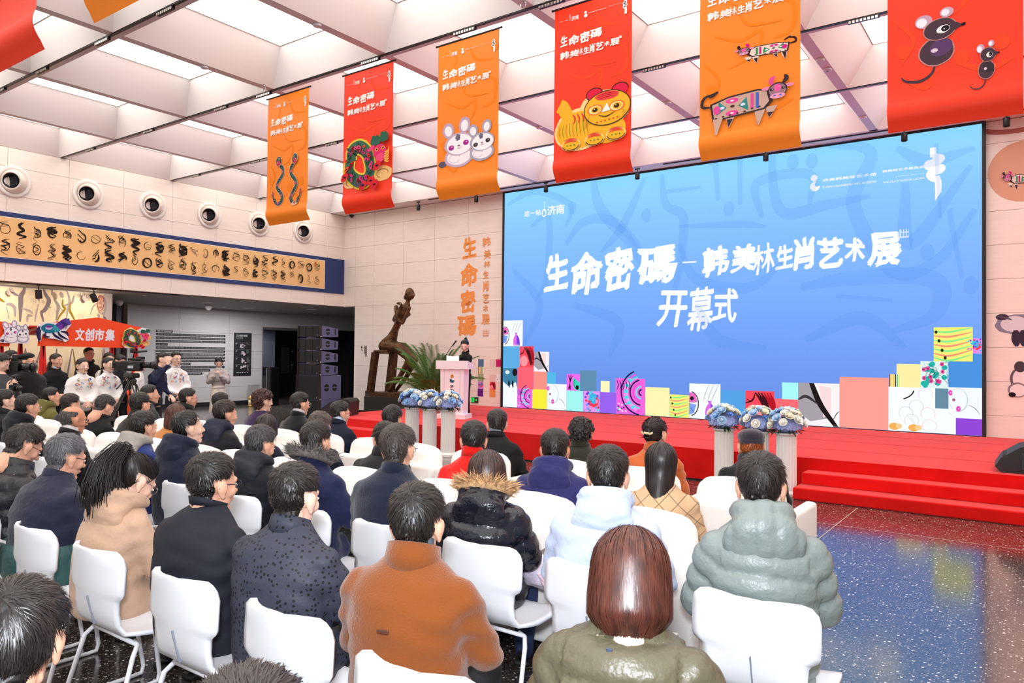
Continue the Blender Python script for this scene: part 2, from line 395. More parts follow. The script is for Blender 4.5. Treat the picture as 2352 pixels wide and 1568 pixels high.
def cpanel(w, d):
    ix, iy, h = 0.36, 0.165, 0.50; g = 0.012
    mb = MB().add([(ix, iy, h), (w-ix, iy, h), (w-ix, d-iy, h), (ix, d-iy, h), (ix+g, iy+g, h), (w-ix-g, iy+g, h), (w-ix-g, d-iy-g, h), (ix+g, d-iy-g, h)],
                  [(k, (k+1) % 4, 4+(k+1) % 4, 4+k) for k in range(4)], 1)
    mb.add([(ix+g, iy+g, h+0.01), (w-ix-g, iy+g, h+0.01), (w-ix-g, d-iy-g, h+0.01), (ix+g, d-iy-g, h+0.01)], [(3, 2, 1, 0)], 0)
    return mb.data('light_panel', [M_panel, mat('panel_trim', '#8a8280', 0.5)])
cc = {}
bw = 0.068
for i in range(len(cx)-1):
    for j in range(len(cy)-1):
        w, d = round(cx[i+1]-cx[i]-2*bw, 3), round(cy[j+1]-cy[j]-2*bw, 3)
        if j == len(cy)-2: d = round(d+0.0, 3)
        if (w, d) not in cc: cc[(w, d)] = (coffer(w, d), cpanel(w, d))
        o = link('coffer', cc[(w, d)][0], ce, (cx[i]+bw, cy[j]+bw, ZC)); link('light_panel', cc[(w, d)][1], o)
for x in cx[1:-1]:
    MB().box((x-bw, -8, ZC-0.001), (x+bw, cy[-1], ZC+0.05)).obj('beam', mat('beam_white', '#d9cdd3', 0.5), ce)
for y in cy[:-1]:
    MB().box((XL, y-bw, ZC), (5.4, y+bw, ZC+0.05)).box((XL+0.06, y-0.062, ZC-0.012), (5.4, y-0.02, ZC), 1).obj('beam', [mat('beam_white', '#d9cdd3'), M_black], ce)
MB().box((XL, cy[-1]-bw, ZC-0.001), (5.4, YB, ZC+0.06)).obj('border_beam', M_white, ce)
# slim linear fittings set in the tracks
for (px, py) in ((20, 209), (105, 160), (240, 92), (385, 22), (210, 341), (350, 300), (508, 245), (613, 216), (850, 135), (1072, 69), (1272, 7), (455, 402), (610, 363), (765, 328), (1505, 155), (1985, 42), (690, 395)):
    p = at(px, py, 2, ZC); yj = min(cy, key=lambda q: abs(q-p[1]))
    mb = MB().box((p[0]-0.17, yj-0.058, ZC-0.045), (p[0]+0.17, yj-0.018, ZC-0.012))
    for k in range(8): mb.box((p[0]-0.16+0.041*k, yj-0.061, ZC-0.048), (p[0]-0.135+0.041*k, yj-0.056, ZC-0.02), 1)
    mb.obj('linear_light', [M_black, mat('grille_chrome', '#d8d0c8', 0.3, metal=0.8)], ce)
for (px, py) in ((731, 55), (474, 151), (1536, 234), (1884, 136), (1903, 158), (1905, 157), (1983, 268), (1245, 290)):
    p = at(px, py, 2, ZC); xb = min(cx, key=lambda q: abs(q-p[0]))
    MB().lathe([(0.055, 0), (0.055, -0.02), (0.045, -0.03), (0.02, -0.032)], 16, c=(xb, p[1], ZC)).obj('ceiling_sensor', mat('sensor', '#d6cdd6', 0.4), ce, True)
for (px, py) in ((607, 203), (1202, 6)):
    p = at(px, py, 2, ZC-0.05); a = np.arange(17)*2*PI/16
    MB().tube([(p[0]+0.035*math.cos(t), p[1], ZC-0.07+0.035*math.sin(t)) for t in a], 0.009, n=6).lathe([(0.02, 0), (0.02, -0.03)], 10, c=(p[0], p[1], ZC)).obj('eye_bolt', mat('chrome', '#c8c4c2', 0.2, metal=1), ce, True)
for q in ((-16.55, 5), (-19.2, 8.9), (-19.6, 11.3), (-18.2, 12.2), (-19.0, 14.0)): pass

# surface tracks and black spotlights
def spotlight(loc, tilt, rz, label, group, s=1.0):
    t = empty('track_spotlight', loc, rz, label=label, cat='spotlight', group=group)
    MB().cbox((0, 0, -0.012), (0.11*s, 0.03, 0.024)).tube([(0, 0, -0.02), (0, 0, -0.085*s)], 0.011).obj('bracket', M_black, t)
    R = rotx(tilt); mb = MB(); n = 20; pr = [(0.046, 0.07), (0.05, 0.06), (0.05, -0.07), (0.046, -0.075), (0.04, -0.07), (0.036, -0.03)]
    V = []; 
    for r, z in pr: V += [(r*s*math.cos(2*PI*i/n), r*s*math.sin(2*PI*i/n), z*s) for i in range(n)]
    mb.add(np.array(V)@R.T+np.array([0, 0, -0.15*s]), [(i*n+j, i*n+(j+1) % n, (i+1)*n+(j+1) % n, (i+1)*n+j) for i in range(len(pr)-1) for j in range(n)]+[tuple(reversed(range(n))), tuple(range(5*n, 6*n))])
    mb.obj('lamp_head', M_black, t, True)
tr = empty('lighting_track', (-12.6, 14.22, ZC), label='long black lighting track on the ceiling border above the big screen', cat='track')
MB().box((-0.3, -0.015, -0.02), (5.5, 0.015, -0.001)).box((6.2, -0.015, -0.02), (14.6, 0.015, -0.001)).obj('rail', M_black, tr)
sp = ['first black spotlight from the corner, above the bare tile wall', 'second black spotlight, just left of the screen edge', 'black spotlight above the left end of the screen', 'black spotlight right of the tiger banner hem',
      'black spotlight below the ox banner hem', 'black spotlight just below the mouse banner hem', 'black spotlight past the right end of the screen']
for (px, py), l in zip(((961, 470), (1094, 451), (1254, 430), (1464, 400), (1759, 357), (2077, 312), (2312, 277)), sp):
    p = at(px, py, 1, 14.22); spotlight((p[0], 14.22, ZC-0.018), 0, 0, l, 'black spotlights on the track over the screen')
tr2 = empty('lighting_track', (XL+0.05-0.2, 3, ZS), label='black lighting track under the left bulkhead above the market stalls', cat='track')
MB().box((-0.0, -8, -0.02), (0.03, 6.7, 0.0)).obj('rail', M_black, tr2)
for (px, py), l, tl in (((89, 664), 'black spotlight over the painted mural, left one', 0.12), ((216, 672), 'black spotlight over the painted mural near its red seal', 0.45)):
    p = at(px, py, 0, XL-0.13); spotlight((XL-0.135, p[1], ZS-0.018), tl, 0, l, 'black spotlights under the bulkhead', 1.25)
MB().lathe([(0.07, 0), (0.07, -0.02), (0.055, -0.06), (0.03, -0.085), (0.0, -0.09)], 18, c=tuple(at(807, 493, 2, ZC))).obj('dome_camera', mat('dome_black', '#161314', 0.15), smooth=True, label='small black dome camera on the ceiling corner above the sculpture', cat='camera')
for (px, py), l in (((274, 693), 'white dome camera hanging from the soffit beside the mural'), ((479, 704), 'white dome camera under the soffit above the wall text')):
    p = at(px, py, 2, ZS-0.05)
    MB().lathe([(0.10, 0), (0.10, -0.06), (0.085, -0.1), (0.05, -0.15), (0.0, -0.165)], 18, c=(p[0], p[1], ZS)).obj('dome_camera', mat('dome_white', '#d6d2cf', 0.3), smooth=True, label=l, cat='camera')
for (px, py) in ((490, 706), (579, 692), (723, 719), (515, 705), (332, 678)):
    p = at(px, py, 2, ZS); MB().lathe([(0.05, 0), (0.05, -0.01), (0.03, -0.012)], 14, c=(p[0], p[1], ZS)).obj('soffit_sensor', mat('sensor', '#d6cdd6'), bpy.data.objects['ceiling_lobby'])

# round ball-nozzle air vents on the left wall
names = ['leftmost', 'second from the left', 'third from the left', 'fourth from the left', 'fifth from the left, beside the snake banner', 'sixth and last, nearest the corner']
rt = None
for k, (px, py) in enumerate(((31, 416), (202, 447), (349, 474), (479, 496), (601, 516), (696, 532))):
    y = 6.10+1.411*k
    l = 'round white ball-nozzle fitting in the left wall, '+names[k]
    if rt is None:
        rt = empty('air_nozzle', (XL+0.017, y, 5.035), PI/2, label=l, cat='air vent', group='round nozzles along the left wall')
        n = 32
        mb = MB(); pr = [(0.315, 0.0), (0.315, 0.025), (0.285, 0.035), (0.25, 0.03), (0.235, 0.01)]
        V = []; 
        for r, z in pr: V += [(r*math.cos(2*PI*i/n), -z, r*math.sin(2*PI*i/n)) for i in range(n)]
        mb.add(V, [(i*n+j, i*n+(j+1) % n, (i+1)*n+(j+1) % n, (i+1)*n+j) for i in range(len(pr)-1) for j in range(n)]).obj('ring', mat('vent_white', '#f4ede6', 0.35), rt, True)
        # ball: dome with an off-axis opening
        R = rotz(math.radians(-38))@rotx(math.radians(4)); pr = [(0.235, 0.005), (0.232, 0.05), (0.215, 0.10), (0.185, 0.14), (0.155, 0.155), (0.150, 0.145)]; V = []
        for r, z in pr:
            f = min(1, z/0.155); V += [tuple((np.eye(3)*(1-f)+R*f)@np.array([r*math.cos(2*PI*i/n), -z, r*math.sin(2*PI*i/n)])) for i in range(n)]
        MB().add(V, [(i*n+j, i*n+(j+1) % n, (i+1)*n+(j+1) % n, (i+1)*n+j) for i in range(len(pr)-1) for j in range(n)]).obj('ball', mat('vent_ball', '#ecdfd4', 0.4), rt, True)
        V = [tuple(R@np.array([0.15*math.cos(2*PI*i/n), -0.14, 0.15*math.sin(2*PI*i/n)])) for i in range(n)]+[tuple(R@np.array([0.10*math.cos(2*PI*i/n), -0.04, 0.10*math.sin(2*PI*i/n)])) for i in range(n)]
        MB().add(V, [(j, (j+1) % n, n+(j+1) % n, n+j) for j in range(n)]+[tuple(range(n, 2*n))]).obj('duct', mat('duct_foil', '#3a3a40', 0.25, metal=0.9, bump=(22, 0.05)), rt)
    else: dup(rt, (XL+0.017, y, 5.035), PI/2, label=l)

# ------------------------------------------------------------------ pictures used on banners, cut-outs, wall and screen (all generic stand-ins)
def art_rabbits(p, x, y, w, h):
    A = lambda a, b: (x+a*w, y+b*h)
    def one(cx, cy, s, c1, c2, eye, lean):
        p.ell(*A(cx, cy-0.30*s), 0.27*s*w, 0.25*s*h*1.0, c2, 0.0, wob=0.03); p.ell(*A(cx, cy-0.30*s), 0.22*s*w, 0.19*s*h, '#f7eef2')
        p.ring(*A(cx-0.08*s, cy-0.33*s), 0.10*s*w, 0.10*s*h, 0.008, '#cbbcd0', a0=20, a1=330)
        for d, r in ((-0.20, 0.5+lean), (0.10, -0.1+lean)):
            ex, ey = cx+d*s, cy+0.36*s+(0.06*s if d > 0 else 0)
            p.ell(*A(ex, ey), 0.105*s*w, 0.19*s*h, c1, r, wob=0.03); p.ell(*A(ex, ey-0.01), 0.065*s*w, 0.13*s*h, '#f9f1f4', r)
        p.ell(*A(cx, cy), 0.27*s*w, 0.27*s*h, c2, wob=0.02); p.ell(*A(cx+0.01, cy-0.01), 0.235*s*w, 0.235*s*h, '#faf3f6')
        p.ell(*A(cx-0.02*s, cy+0.16*s), 0.045*s*w, 0.08*s*h, '#6c6678', wob=0.2)
        for d in (-0.14, 0.13): p.ell(*A(cx+d*s, cy-0.03*s+d*0.25*s), 0.052*s*w, 0.062*s*h, eye); p.ell(*A(cx+d*s+0.01*s, cy-0.01*s+d*0.25*s), 0.010*s*w, 0.011*s*h, '#ffffff')
        p.ell(*A(cx, cy-0.04*s), 0.026*s*w, 0.018*s*h, '#8a5a72'); p.line([A(cx-0.03*s, cy-0.09*s), A(cx, cy-0.105*s), A(cx+0.06*s, cy-0.07*s)], 0.006, '#8a5a72')
    p.ell(*A(0.30, 0.34), 0.34*w, 0.36*h, '#f6d9cf', wob=0.03) if False else None
    p.ell(*A(0.07, 0.12), 0.075*w, 0.07*h, '#5a5468', wob=0.08)
    one(0.36, 0.52, 0.95, '#bfa6bf', '#c5adc2', '#a3208a', 0.05); one(0.76, 0.47, 0.76, '#a9a4b8', '#a8a5b8', '#3a3038', 0.0)
def art_tiger(p, x, y, w, h):
    A = lambda a, b: (x+a*w, y+b*h); Y1, O = '#f2b32a', '#f8d48c'
    p.ell(*A(0.34, 0.34), 0.37*w, 0.36*h, O, wob=0.03); p.ell(*A(0.66, 0.58), 0.35*w, 0.33*h, O, wob=0.03)
    p.line([A(0.04, 0.80), A(0.10, 0.74), A(0.16, 0.58), A(0.20, 0.45)], 0.17*w, Y1, taper=False)
    p.ell(*A(0.32, 0.33), 0.32*w, 0.31*h, Y1, wob=0.02); p.ell(*A(0.72, 0.24), 0.24*w, 0.22*h, Y1)
    for k in range(9): p.line([A(0.06+0.045*k, 0.44+0.01*k), A(0.04+0.05*k, 0.34), A(0.06+0.05*k, 0.22)], 0.012*w, '#8a9a2a' if k % 2 else '#c8861c')
    for k in range(4): p.line([A(0.24+0.06*k, 0.60), A(0.27+0.06*k, 0.52), A(0.25+0.07*k, 0.44)], 0.022*w, '#e03c30')
    for ex in (0.54, 0.88): p.ell(*A(ex, 0.86), 0.105*w, 0.10*h, '#df1c44'); p.ring(*A(ex, 0.86), 0.11*w, 0.105*h, 0.012*w, '#3a2018', a0=0, a1=250)
    p.ell(*A(0.71, 0.60), 0.31*w, 0.28*h, Y1, wob=0.02); p.ring(*A(0.71, 0.60), 0.31*w, 0.28*h, 0.012*w, '#4a3020')
    p.ell(*A(0.71, 0.80), 0.16*w, 0.07*h, '#ea4640', wob=0.05)
    for k in range(3): p.line([A(0.58, 0.76+0.03*k), A(0.71, 0.78+0.03*k), A(0.84, 0.77+0.03*k)], 0.010*w, '#b81830')
    for ex in (0.55, 0.84):
        p.ell(*A(ex, 0.60), 0.105*w, 0.085*h, '#f0742c'); p.ell(*A(ex, 0.60), 0.085*w, 0.07*h, '#fbe6a0'); p.ell(*A(ex+0.01, 0.60), 0.062*w, 0.056*h, '#f3b430'); p.ell(*A(ex, 0.60), 0.036*w, 0.036*h, '#3c241c'); p.ell(*A(ex-0.01, 0.615), 0.01*w, 0.01*h, '#ffe890')
    p.poly([A(0.64, 0.54), A(0.76, 0.55), A(0.71, 0.68)], '#fff2ea'); p.line([A(0.60, 0.50), A(0.70, 0.46), A(0.82, 0.51)], 0.014*w, '#4a2c20')
    for k in range(6): p.ell(*A(0.58+0.055*k, 0.385+0.005*k), 0.012*w, 0.011*h, '#e02828')
    for k in range(6): p.line([A(0.48, 0.50-0.02*k), A(0.40, 0.44-0.03*k)], 0.005*w, '#4a3020', k=1); p.line([A(0.92, 0.52-0.02*k), A(0.99, 0.46-0.03*k)], 0.005*w, '#4a3020', k=1)
    for cx, cy in ((0.22, 0.09), (0.55, 0.11), (0.84, 0.14)):
        p.ell(*A(cx, cy), 0.135*w, 0.10*h, O); p.ell(*A(cx, cy), 0.12*w, 0.088*h, Y1); p.ring(*A(cx, cy), 0.12*w, 0.088*h, 0.012*w, '#5a3a20', a0=190, a1=350)
        for k in (-1, 0, 1): p.ell(*A(cx+0.05*k, cy-0.01), 0.012*w, 0.012*h, '#3c8a30'); p.line([A(cx-0.09, cy+0.06+0.022*k), A(cx, cy+0.08+0.022*k), A(cx+0.09, cy+0.06+0.022*k)], 0.014*w, '#e23a34')
def art_cow(p, x, y, w, h, fl=1, body='#c9a394', pal=('#e24a9a', '#2f8a86', '#3a2a2e', '#4a62c8')):
    A = lambda a, b: (x+(a if fl > 0 else 1-a)*w, y+b*h)
    p.line([A(0.10, 0.62), A(0.0, 0.66), A(0.02, 0.84), A(0.13, 0.90)], 0.035*w, pal[2]); p.ell(*A(0.13, 0.88), 0.06*w, 0.035*h, pal[2], 0.4)
    for lx, l in ((0.12, 0.0), (0.26, 0.14), (0.58, 0.08), (0.70, 0.20)):
        p.poly([A(lx, 0.42), A(lx+0.13, 0.42), A(lx+0.055, l), A(lx+0.035, l)], body); p.poly([A(lx+0.02, 0.30), A(lx+0.09, 0.30), A(lx+0.05, l+0.02), A(lx+0.04, l)], pal[2])
    p.poly([A(0.09, 0.68), A(0.30, 0.78), A(0.62, 0.82), A(0.74, 0.78), A(0.78, 0.52), A(0.70, 0.38), A(0.40, 0.34), A(0.12, 0.30)], pal[2])
    p.poly([A(0.115, 0.65), A(0.30, 0.745), A(0.62, 0.785), A(0.71, 0.74), A(0.74, 0.53), A(0.68, 0.41), A(0.40, 0.37), A(0.14, 0.335)], body)
    for k, (a, b) in enumerate(((0.34, 0.68), (0.34, 0.42))): p.ell(*A(a, b), 0.07*w, 0.055*h, pal[0]); p.ell(*A(a, b), 0.02*w, 0.015*h, '#ffffff')
    for a, s in ((0.26, -1), (0.43, 1)): p.poly([A(a-0.02*s, 0.55), A(a+0.07*s, 0.70), A(a+0.09*s, 0.42)], pal[1]); p.ell(*A(a+0.03*s, 0.56), 0.026*w, 0.03*h, '#d8dcf4')
    p.ell(*A(0.345, 0.56), 0.025*w, 0.025*h, pal[2]); p.ell(*A(0.17, 0.53), 0.04*w, 0.09*h, pal[0])
    for a, c in ((0.56, pal[0]), (0.615, pal[3])): p.line([A(a, 0.75), A(a, 0.43)], 0.032*w, c, taper=False, k=1)
    for k in range(7): p.ell(*A(0.16+0.08*k, 0.36+0.012*k+(0.02 if k > 4 else 0)), 0.014*w, 0.014*h, pal[2])
    for s in (-1, 1): p.line([A(0.83+0.055*s, 0.84), A(0.84+0.08*s, 0.93), A(0.85+0.05*s, 1.0)], 0.05*w, pal[2] if s > 0 else pal[0]); p.ell(*A(0.83+0.115*s, 0.78), 0.055*w, 0.035*h, '#e88ab0')
    p.ell(*A(0.83, 0.72), 0.10*w, 0.15*h, pal[2], wob=0.03); p.ell(*A(0.83, 0.71), 0.088*w, 0.135*h, '#9a7480'); p.ell(*A(0.83, 0.76), 0.035*w, 0.08*h, '#f05aa0')
    for s in (-1, 1): p.ell(*A(0.83+0.06*s, 0.74), 0.022*w, 0.024*h, '#2c1c28'); p.ell(*A(0.835+0.06*s, 0.745), 0.006*w, 0.007*h, '#ffffff')
    p.ell(*A(0.83, 0.60), 0.08*w, 0.055*h, '#e79ab8'); p.ell(*A(0.80, 0.61), 0.014*w, 0.014*h, '#4a62c8'); p.ell(*A(0.86, 0.61), 0.014*w, 0.014*h, '#4a62c8')
def art_mouse(p, x, y, w, h, c='#4a3540', c2='#5c3c66', fl=1):
    A = lambda a, b: (x+(a if fl > 0 else 1-a)*w, y+b*h)
    p.line([A(0.52, 0.28), A(0.46, 0.10), A(0.28, 0.02), A(0.08, 0.05), A(0.0, 0.12)], 0.05*w, c)
    p.ell(*A(0.53, 0.40), 0.27*w, 0.205*h, '#c98a84', wob=0.02); p.ell(*A(0.53, 0.40), 0.25*w, 0.19*h, c, wob=0.02); p.ell(*A(0.60, 0.45), 0.17*w, 0.12*h, c2, 0.4); p.ell(*A(0.50, 0.42), 0.05*w, 0.03*h, '#d8c4d0')
    p.ell(*A(0.34, 0.86), 0.13*w, 0.095*h, '#c9a0b4'); p.ell(*A(0.31, 0.85), 0.08*w, 0.065*h, '#f4ecf4'); p.ell(*A(0.68, 0.93), 0.10*w, 0.07*h, '#c9a6b8'); p.ell(*A(0.66, 0.93), 0.06*w, 0.045*h, '#f4ecf4')
    p.ell(*A(0.58, 0.71), 0.25*w, 0.155*h, '#c98a84', 0.1, wob=0.02); p.ell(*A(0.58, 0.71), 0.235*w, 0.145*h, c, 0.1); p.poly([A(0.74, 0.80), A(0.74, 0.63), A(0.92, 0.71)], c)
    p.ell(*A(0.63, 0.70), 0.10*w, 0.055*h, '#f6eef0', 0.2); p.ell(*A(0.66, 0.705), 0.062*w, 0.042*h, '#1a1014', 0.2); p.ell(*A(0.645, 0.70), 0.01*w, 0.009*h, '#ffffff'); p.ell(*A(0.92, 0.71), 0.035*w, 0.02*h, '#150c10', 0.4)
def art_snake(p, x, y, w, h, fl=1):
    A = lambda a, b: (x+(a if fl > 0 else 1-a)*w, y+b*h)
    pts = np.array([(0.62, 0.80), (0.82, 0.72), (0.80, 0.60), (0.48, 0.47), (0.42, 0.36), (0.68, 0.24), (0.82, 0.14), (0.66, 0.04), (0.36, 0.04), (0.12, 0.18), (0.06, 0.30)])
    p.line([A(a, b) for a, b in pts], 0.24*w, '#e8b890', taper=lambda t: 1-0.75*max(0, t-0.7)/0.3); p.line([A(a, b) for a, b in pts], 0.19*w, '#3e5c5e', taper=lambda t: 1-0.75*max(0, t-0.7)/0.3)
    for i in range(len(pts)-1):
        q = (pts[i]+pts[i+1])/2; p.ell(*A(*q), 0.085*w, 0.026*h, '#c83a6e' if i % 2 else '#241c22', 0.5); p.ell(*A(*q), 0.04*w, 0.012*h, '#5a9a90')
    p.ell(*A(0.52, 0.89), 0.23*w, 0.105*h, '#e8b890', -0.3); p.ell(*A(0.52, 0.89), 0.20*w, 0.095*h, '#3e5c5e', -0.3); p.ell(*A(0.50, 0.85), 0.15*w, 0.05*h, '#c8305e', -0.3)
    for a, b in ((0.56, 0.93), (0.44, 0.86)): p.ell(*A(a, b), 0.05*w, 0.022*h, '#e8a050'); p.ell(*A(a, b), 0.028*w, 0.013*h, '#1c1214')
def art_dragon(p, x, y, w, h, n=70, seed=3):
    r = random.Random(seed); A = lambda a, b: (x+a*w, y+b*h)
    for a, b, s, c in ((0.12, 0.15, 0.16, '#f4c890'), (0.82, 0.22, 0.20, '#f3c27c'), (0.40, 0.84, 0.10, '#f2b898')): p.ell(*A(a, b), s*w, s*h*0.7, c, wob=0.05); p.ring(*A(a, b), s*w*0.6, s*h*0.4, 0.01*w, '#7a3a20', a0=0, a1=240)
    path = [(0.10, 0.55), (0.10, 0.35), (0.25, 0.18), (0.45, 0.14), (0.56, 0.30), (0.52, 0.55), (0.45, 0.70), (0.30, 0.80), (0.14, 0.74), (0.14, 0.55)]
    p.line([A(a, b) for a, b in path], 0.26*w, '#e8c83a', taper=False); p.line([A(a, b) for a, b in path], 0.20*w, '#3f6b55', taper=False)
    cols = ['#c81a28', '#e0307a', '#3f6b55', '#7a1a20', '#2f5a50', '#e2487c', '#f0502c']
    for k in range(n):
        t = r.random()*(len(path)-1); i = int(t); q = (np.array(path[i])*(1-(t-i))+np.array(path[i+1])*(t-i))+np.array([r.uniform(-.07, .07), r.uniform(-.05, .05)])
        s = r.uniform(0.025, 0.06); c = r.choice(cols); p.ell(*A(*q), s*w, s*h*0.65, c, r.uniform(0, 3)); p.ell(*A(*q), s*w*0.4, s*h*0.22, '#2a1418', r.uniform(0, 3), n=12)
    for k in range(7): p.ell(*A(0.70+0.05*math.cos(k), 0.83+0.03*math.sin(k*2)), 0.05*w, 0.075*h, '#2f6450', -0.9+0.3*k)
    for k in range(7): p.ell(*A(0.88+0.04*math.cos(k), 0.87+0.03*math.sin(k*2)), 0.045*w, 0.075*h, '#2f6450', -0.9+0.3*k)
    p.ell(*A(0.80, 0.62), 0.14*w, 0.13*h, '#e0306a', wob=0.06); p.ell(*A(0.82, 0.50), 0.10*w, 0.08*h, '#f04a7c', wob=0.08); p.ell(*A(0.62, 0.70), 0.07*w, 0.04*h, '#e8407a', 0.5)
    for a, b in ((0.74, 0.66), (0.87, 0.67)): p.ell(*A(a, b), 0.035*w, 0.03*h, '#f8b040'); p.ell(*A(a, b), 0.018*w, 0.018*h, '#1c0c10')
    for k in range(6): p.line([A(0.90, 0.58-0.03*k), A(0.97, 0.60-0.04*k), A(1.0, 0.66-0.05*k)], 0.025*w, '#f2b04c')
    for a, b in ((0.62, 0.10), (0.45, 0.04), (0.75, 0.36), (0.04, 0.25), (0.70, 0.02)): p.ell(*A(a, b), 0.09*w, 0.07*h, '#d82030', 0.6, wob=0.1); p.ell(*A(a, b), 0.03*w, 0.02*h, '#2a0c10')
    for k in range(7): p.line([A(0.30+0.03*k, 0.12-0.01*k), A(0.26+0.03*k, 0.06), A(0.24+0.03*k, 0.0)], 0.014*w, '#5a3a62')
def art_horse(p, x, y, w, h):
    A = lambda a, b: (x+a*w, y+b*h)
    for q in ([(0.10, 0.62), (0.05, 0.40), (0.10, 0.0)], [(0.13, 0.62), (0.09, 0.30), (0.13, 0.05)]): p.line([A(*k) for k in q], 0.10*w, '#2c2450')
    p.ell(*A(0.38, 0.55), 0.26*w, 0.23*h, '#e8e4f2', wob=0.05); p.ell(*A(0.38, 0.55), 0.24*w, 0.20*h, '#1f6f92', wob=0.04); p.ell(*A(0.36, 0.58), 0.10*w, 0.09*h, '#cdb8e0'); p.ell(*A(0.36, 0.62), 0.09*w, 0.045*h, '#8a2a9a')
    p.ell(*A(0.58, 0.56), 0.12*w, 0.16*h, '#3a9aae'); p.line([A(0.62, 0.60), A(0.76, 0.78), A(0.90, 0.88)], 0.22*w, '#5a3a94', taper=False); p.line([A(0.66, 0.55), A(0.80, 0.74)], 0.12*w, '#8430a4', taper=False)
    p.poly([A(0.84, 0.96), A(0.93, 0.98), A(1.0, 0.78), A(0.94, 0.70), A(0.86, 0.78)], '#5a4aa0'); p.poly([A(0.88, 0.98), A(0.92, 1.0), A(0.92, 0.92)], '#241c3c')
    for q in ([(0.28, 0.40), (0.26, 0.22), (0.40, 0.20)], [(0.46, 0.38), (0.56, 0.24), (0.78, 0.06)], [(0.62, 0.42), (0.70, 0.26), (0.92, 0.10)], [(0.70, 0.44), (0.86, 0.40), (0.92, 0.26)]): p.line([A(*k) for k in q], 0.07*w, '#282046')
    for k in range(5): p.line([A(0.70+0.03*k, 0.88-0.02*k), A(0.76+0.03*k, 0.72), A(0.74+0.03*k, 0.55)], 0.02*w, '#3a2a70')

# ------------------------------------------------------------------ the big LED screen
def stretch(pr, ch, x0, z0, x1, z1, c, rough=0.012, bold=0.03, shear=0.0):
    V, F = glyphs(ch, bold); V = V.copy()
    h = np.sin(V[:, 0]*31.3+V[:, 1]*27.7+ord(ch[0]) % 7)*np.cos(V[:, 1]*43.1-V[:, 0]*23.9); g = np.sin(V[:, 0]*37.9-V[:, 1]*51.3)
    V[:, 0] += rough*h; V[:, 1] += rough*g; V[:, 1] += rough*2.2*np.sin(V[:, 0]*3.3+1+ord(ch[0]) % 5); V[:, 0] += rough*2.0*np.sin(V[:, 1]*5)
    V[:, 0] += V[:, 1]*shear
    a, b = V[:, :2].min(0), V[:, :2].max(0)
    X = x0+(V[:, 0]-a[0])/(b[0]-a[0])*(x1-x0); Z = z0+(V[:, 1]-a[1])/(b[1]-a[1])*(z1-z0)
    pr.mb.add([pr.P(x, z, q) for x, z, q in zip(X, Z, V[:, 2])], F, pr.mi(c)); pr.t += pr.step
YS = YB-0.10

# added lamps brightening the lobby, with invented soffit rings, and the mural's warm spots
def area(name, loc, size, power, col=(1, .96, .92), rot=(0, 0, 0)):
    l = bpy.data.lights.new(name, 'AREA'); l.shape = 'DISK'; l.size = size; l.energy = power; l.color = col; o = bpy.data.objects.new(name, l); COL.objects.link(o); o.location = loc; o.rotation_euler = rot; return o
for x, y in ((-18.6, 11.6), (-19.6, 13.6), (-18.4, 15.0)):
    area('lobby_fill_lamp', (x, y, ZS-.03), .25, 85, (.95, .96, 1))
    MB().lathe([(.15, 0), (.15, -.012), (.13, -.014)], 20, c=(x, y, ZS)).obj('fill_lamp_ring', mat('sensor', '#d6cdd6'), bpy.data.objects['ceiling_lobby'])
area('lift_light', (-22.0, 16.0, 2.5), .3, 14, (.9, .93, 1))
for y in (4.6, 6.4, 8.0): area('mural_light', (-17.2, y, ZS-.04), .15, 13, (1, .86, .68), (0, math.radians(28), 0))
sx0, sz0 = at(1154.5, 934, 1, YS)[0], 0.452; sx1 = at(2255.5, 500, 1, YS)[0]; sz1 = 5.655
scr = empty('led_screen', ((sx0+sx1)/2, YS, STZ), label='huge blue video screen at the back of the red stage', cat='screen')
so = np.array([(sx0+sx1)/2, YS, STZ])
def gradient():
    m = bpy.data.materials.new('screen_blue'); m.use_nodes = True; nt = m.node_tree; b = nt.nodes['Principled BSDF']
    b.inputs['Base Color'].default_value = (0, 0, 0, 1); b.inputs['Roughness'].default_value = 0.5
    tc = nt.nodes.new('ShaderNodeTexCoord'); s = nt.nodes.new('ShaderNodeSeparateXYZ'); r = nt.nodes.new('ShaderNodeValToRGB'); mr = nt.nodes.new('ShaderNodeMapRange')
    mr.inputs['From Min'].default_value = 0; mr.inputs['From Max'].default_value = 5.2
    nt.links.new(tc.outputs['Object'], s.inputs[0]); nt.links.new(s.outputs['Z'], mr.inputs['Value']); nt.links.new(mr.outputs[0], r.inputs['Fac'])
    e = r.color_ramp.elements; e[0].position = 0.12; e[0].color = (*lin('#6292ec'), 1); e[1].position = 1.0; e[1].color = (*lin('#8ad8ff'), 1)
    for p, c in ((0.4, '#6fa6fb'), (0.62, '#79b6ff'), (0.82, '#82c6ff')): q = e.new(p); q.color = (*lin(c), 1)
    nt.links.new(r.outputs[0], b.inputs['Emission Color']); b.inputs['Emission Strength'].default_value = 1.0
    return m
cxs = (sx0+sx1)/2; hw = (sx1-sx0)/2
MB().box((-hw, 0, sz0-STZ), (hw, 0.02, sz1-STZ)).obj('display', gradient(), scr)
MB().box((-hw-0.055, -0.02, 0.0), (-hw, 0.09, sz1-STZ+0.03)).box((hw, -0.02, 0.0), (hw+0.055, 0.09, sz1-STZ+0.03)).box((-hw, -0.02, sz1-STZ), (hw, 0.09, sz1-STZ+0.03)).box((-hw, -0.02, 0), (hw, 0.09, sz0-STZ)).obj('frame', M_black, scr)
def SP(name_gap=0.0015): return Print((-cxs, -name_gap, -STZ), (1, 0, 0), (0, 0, 1), (0, -1, 0), lit=True)
def sxz(x, y): p = at(x, y, 1, YS); return p[0], p[2]
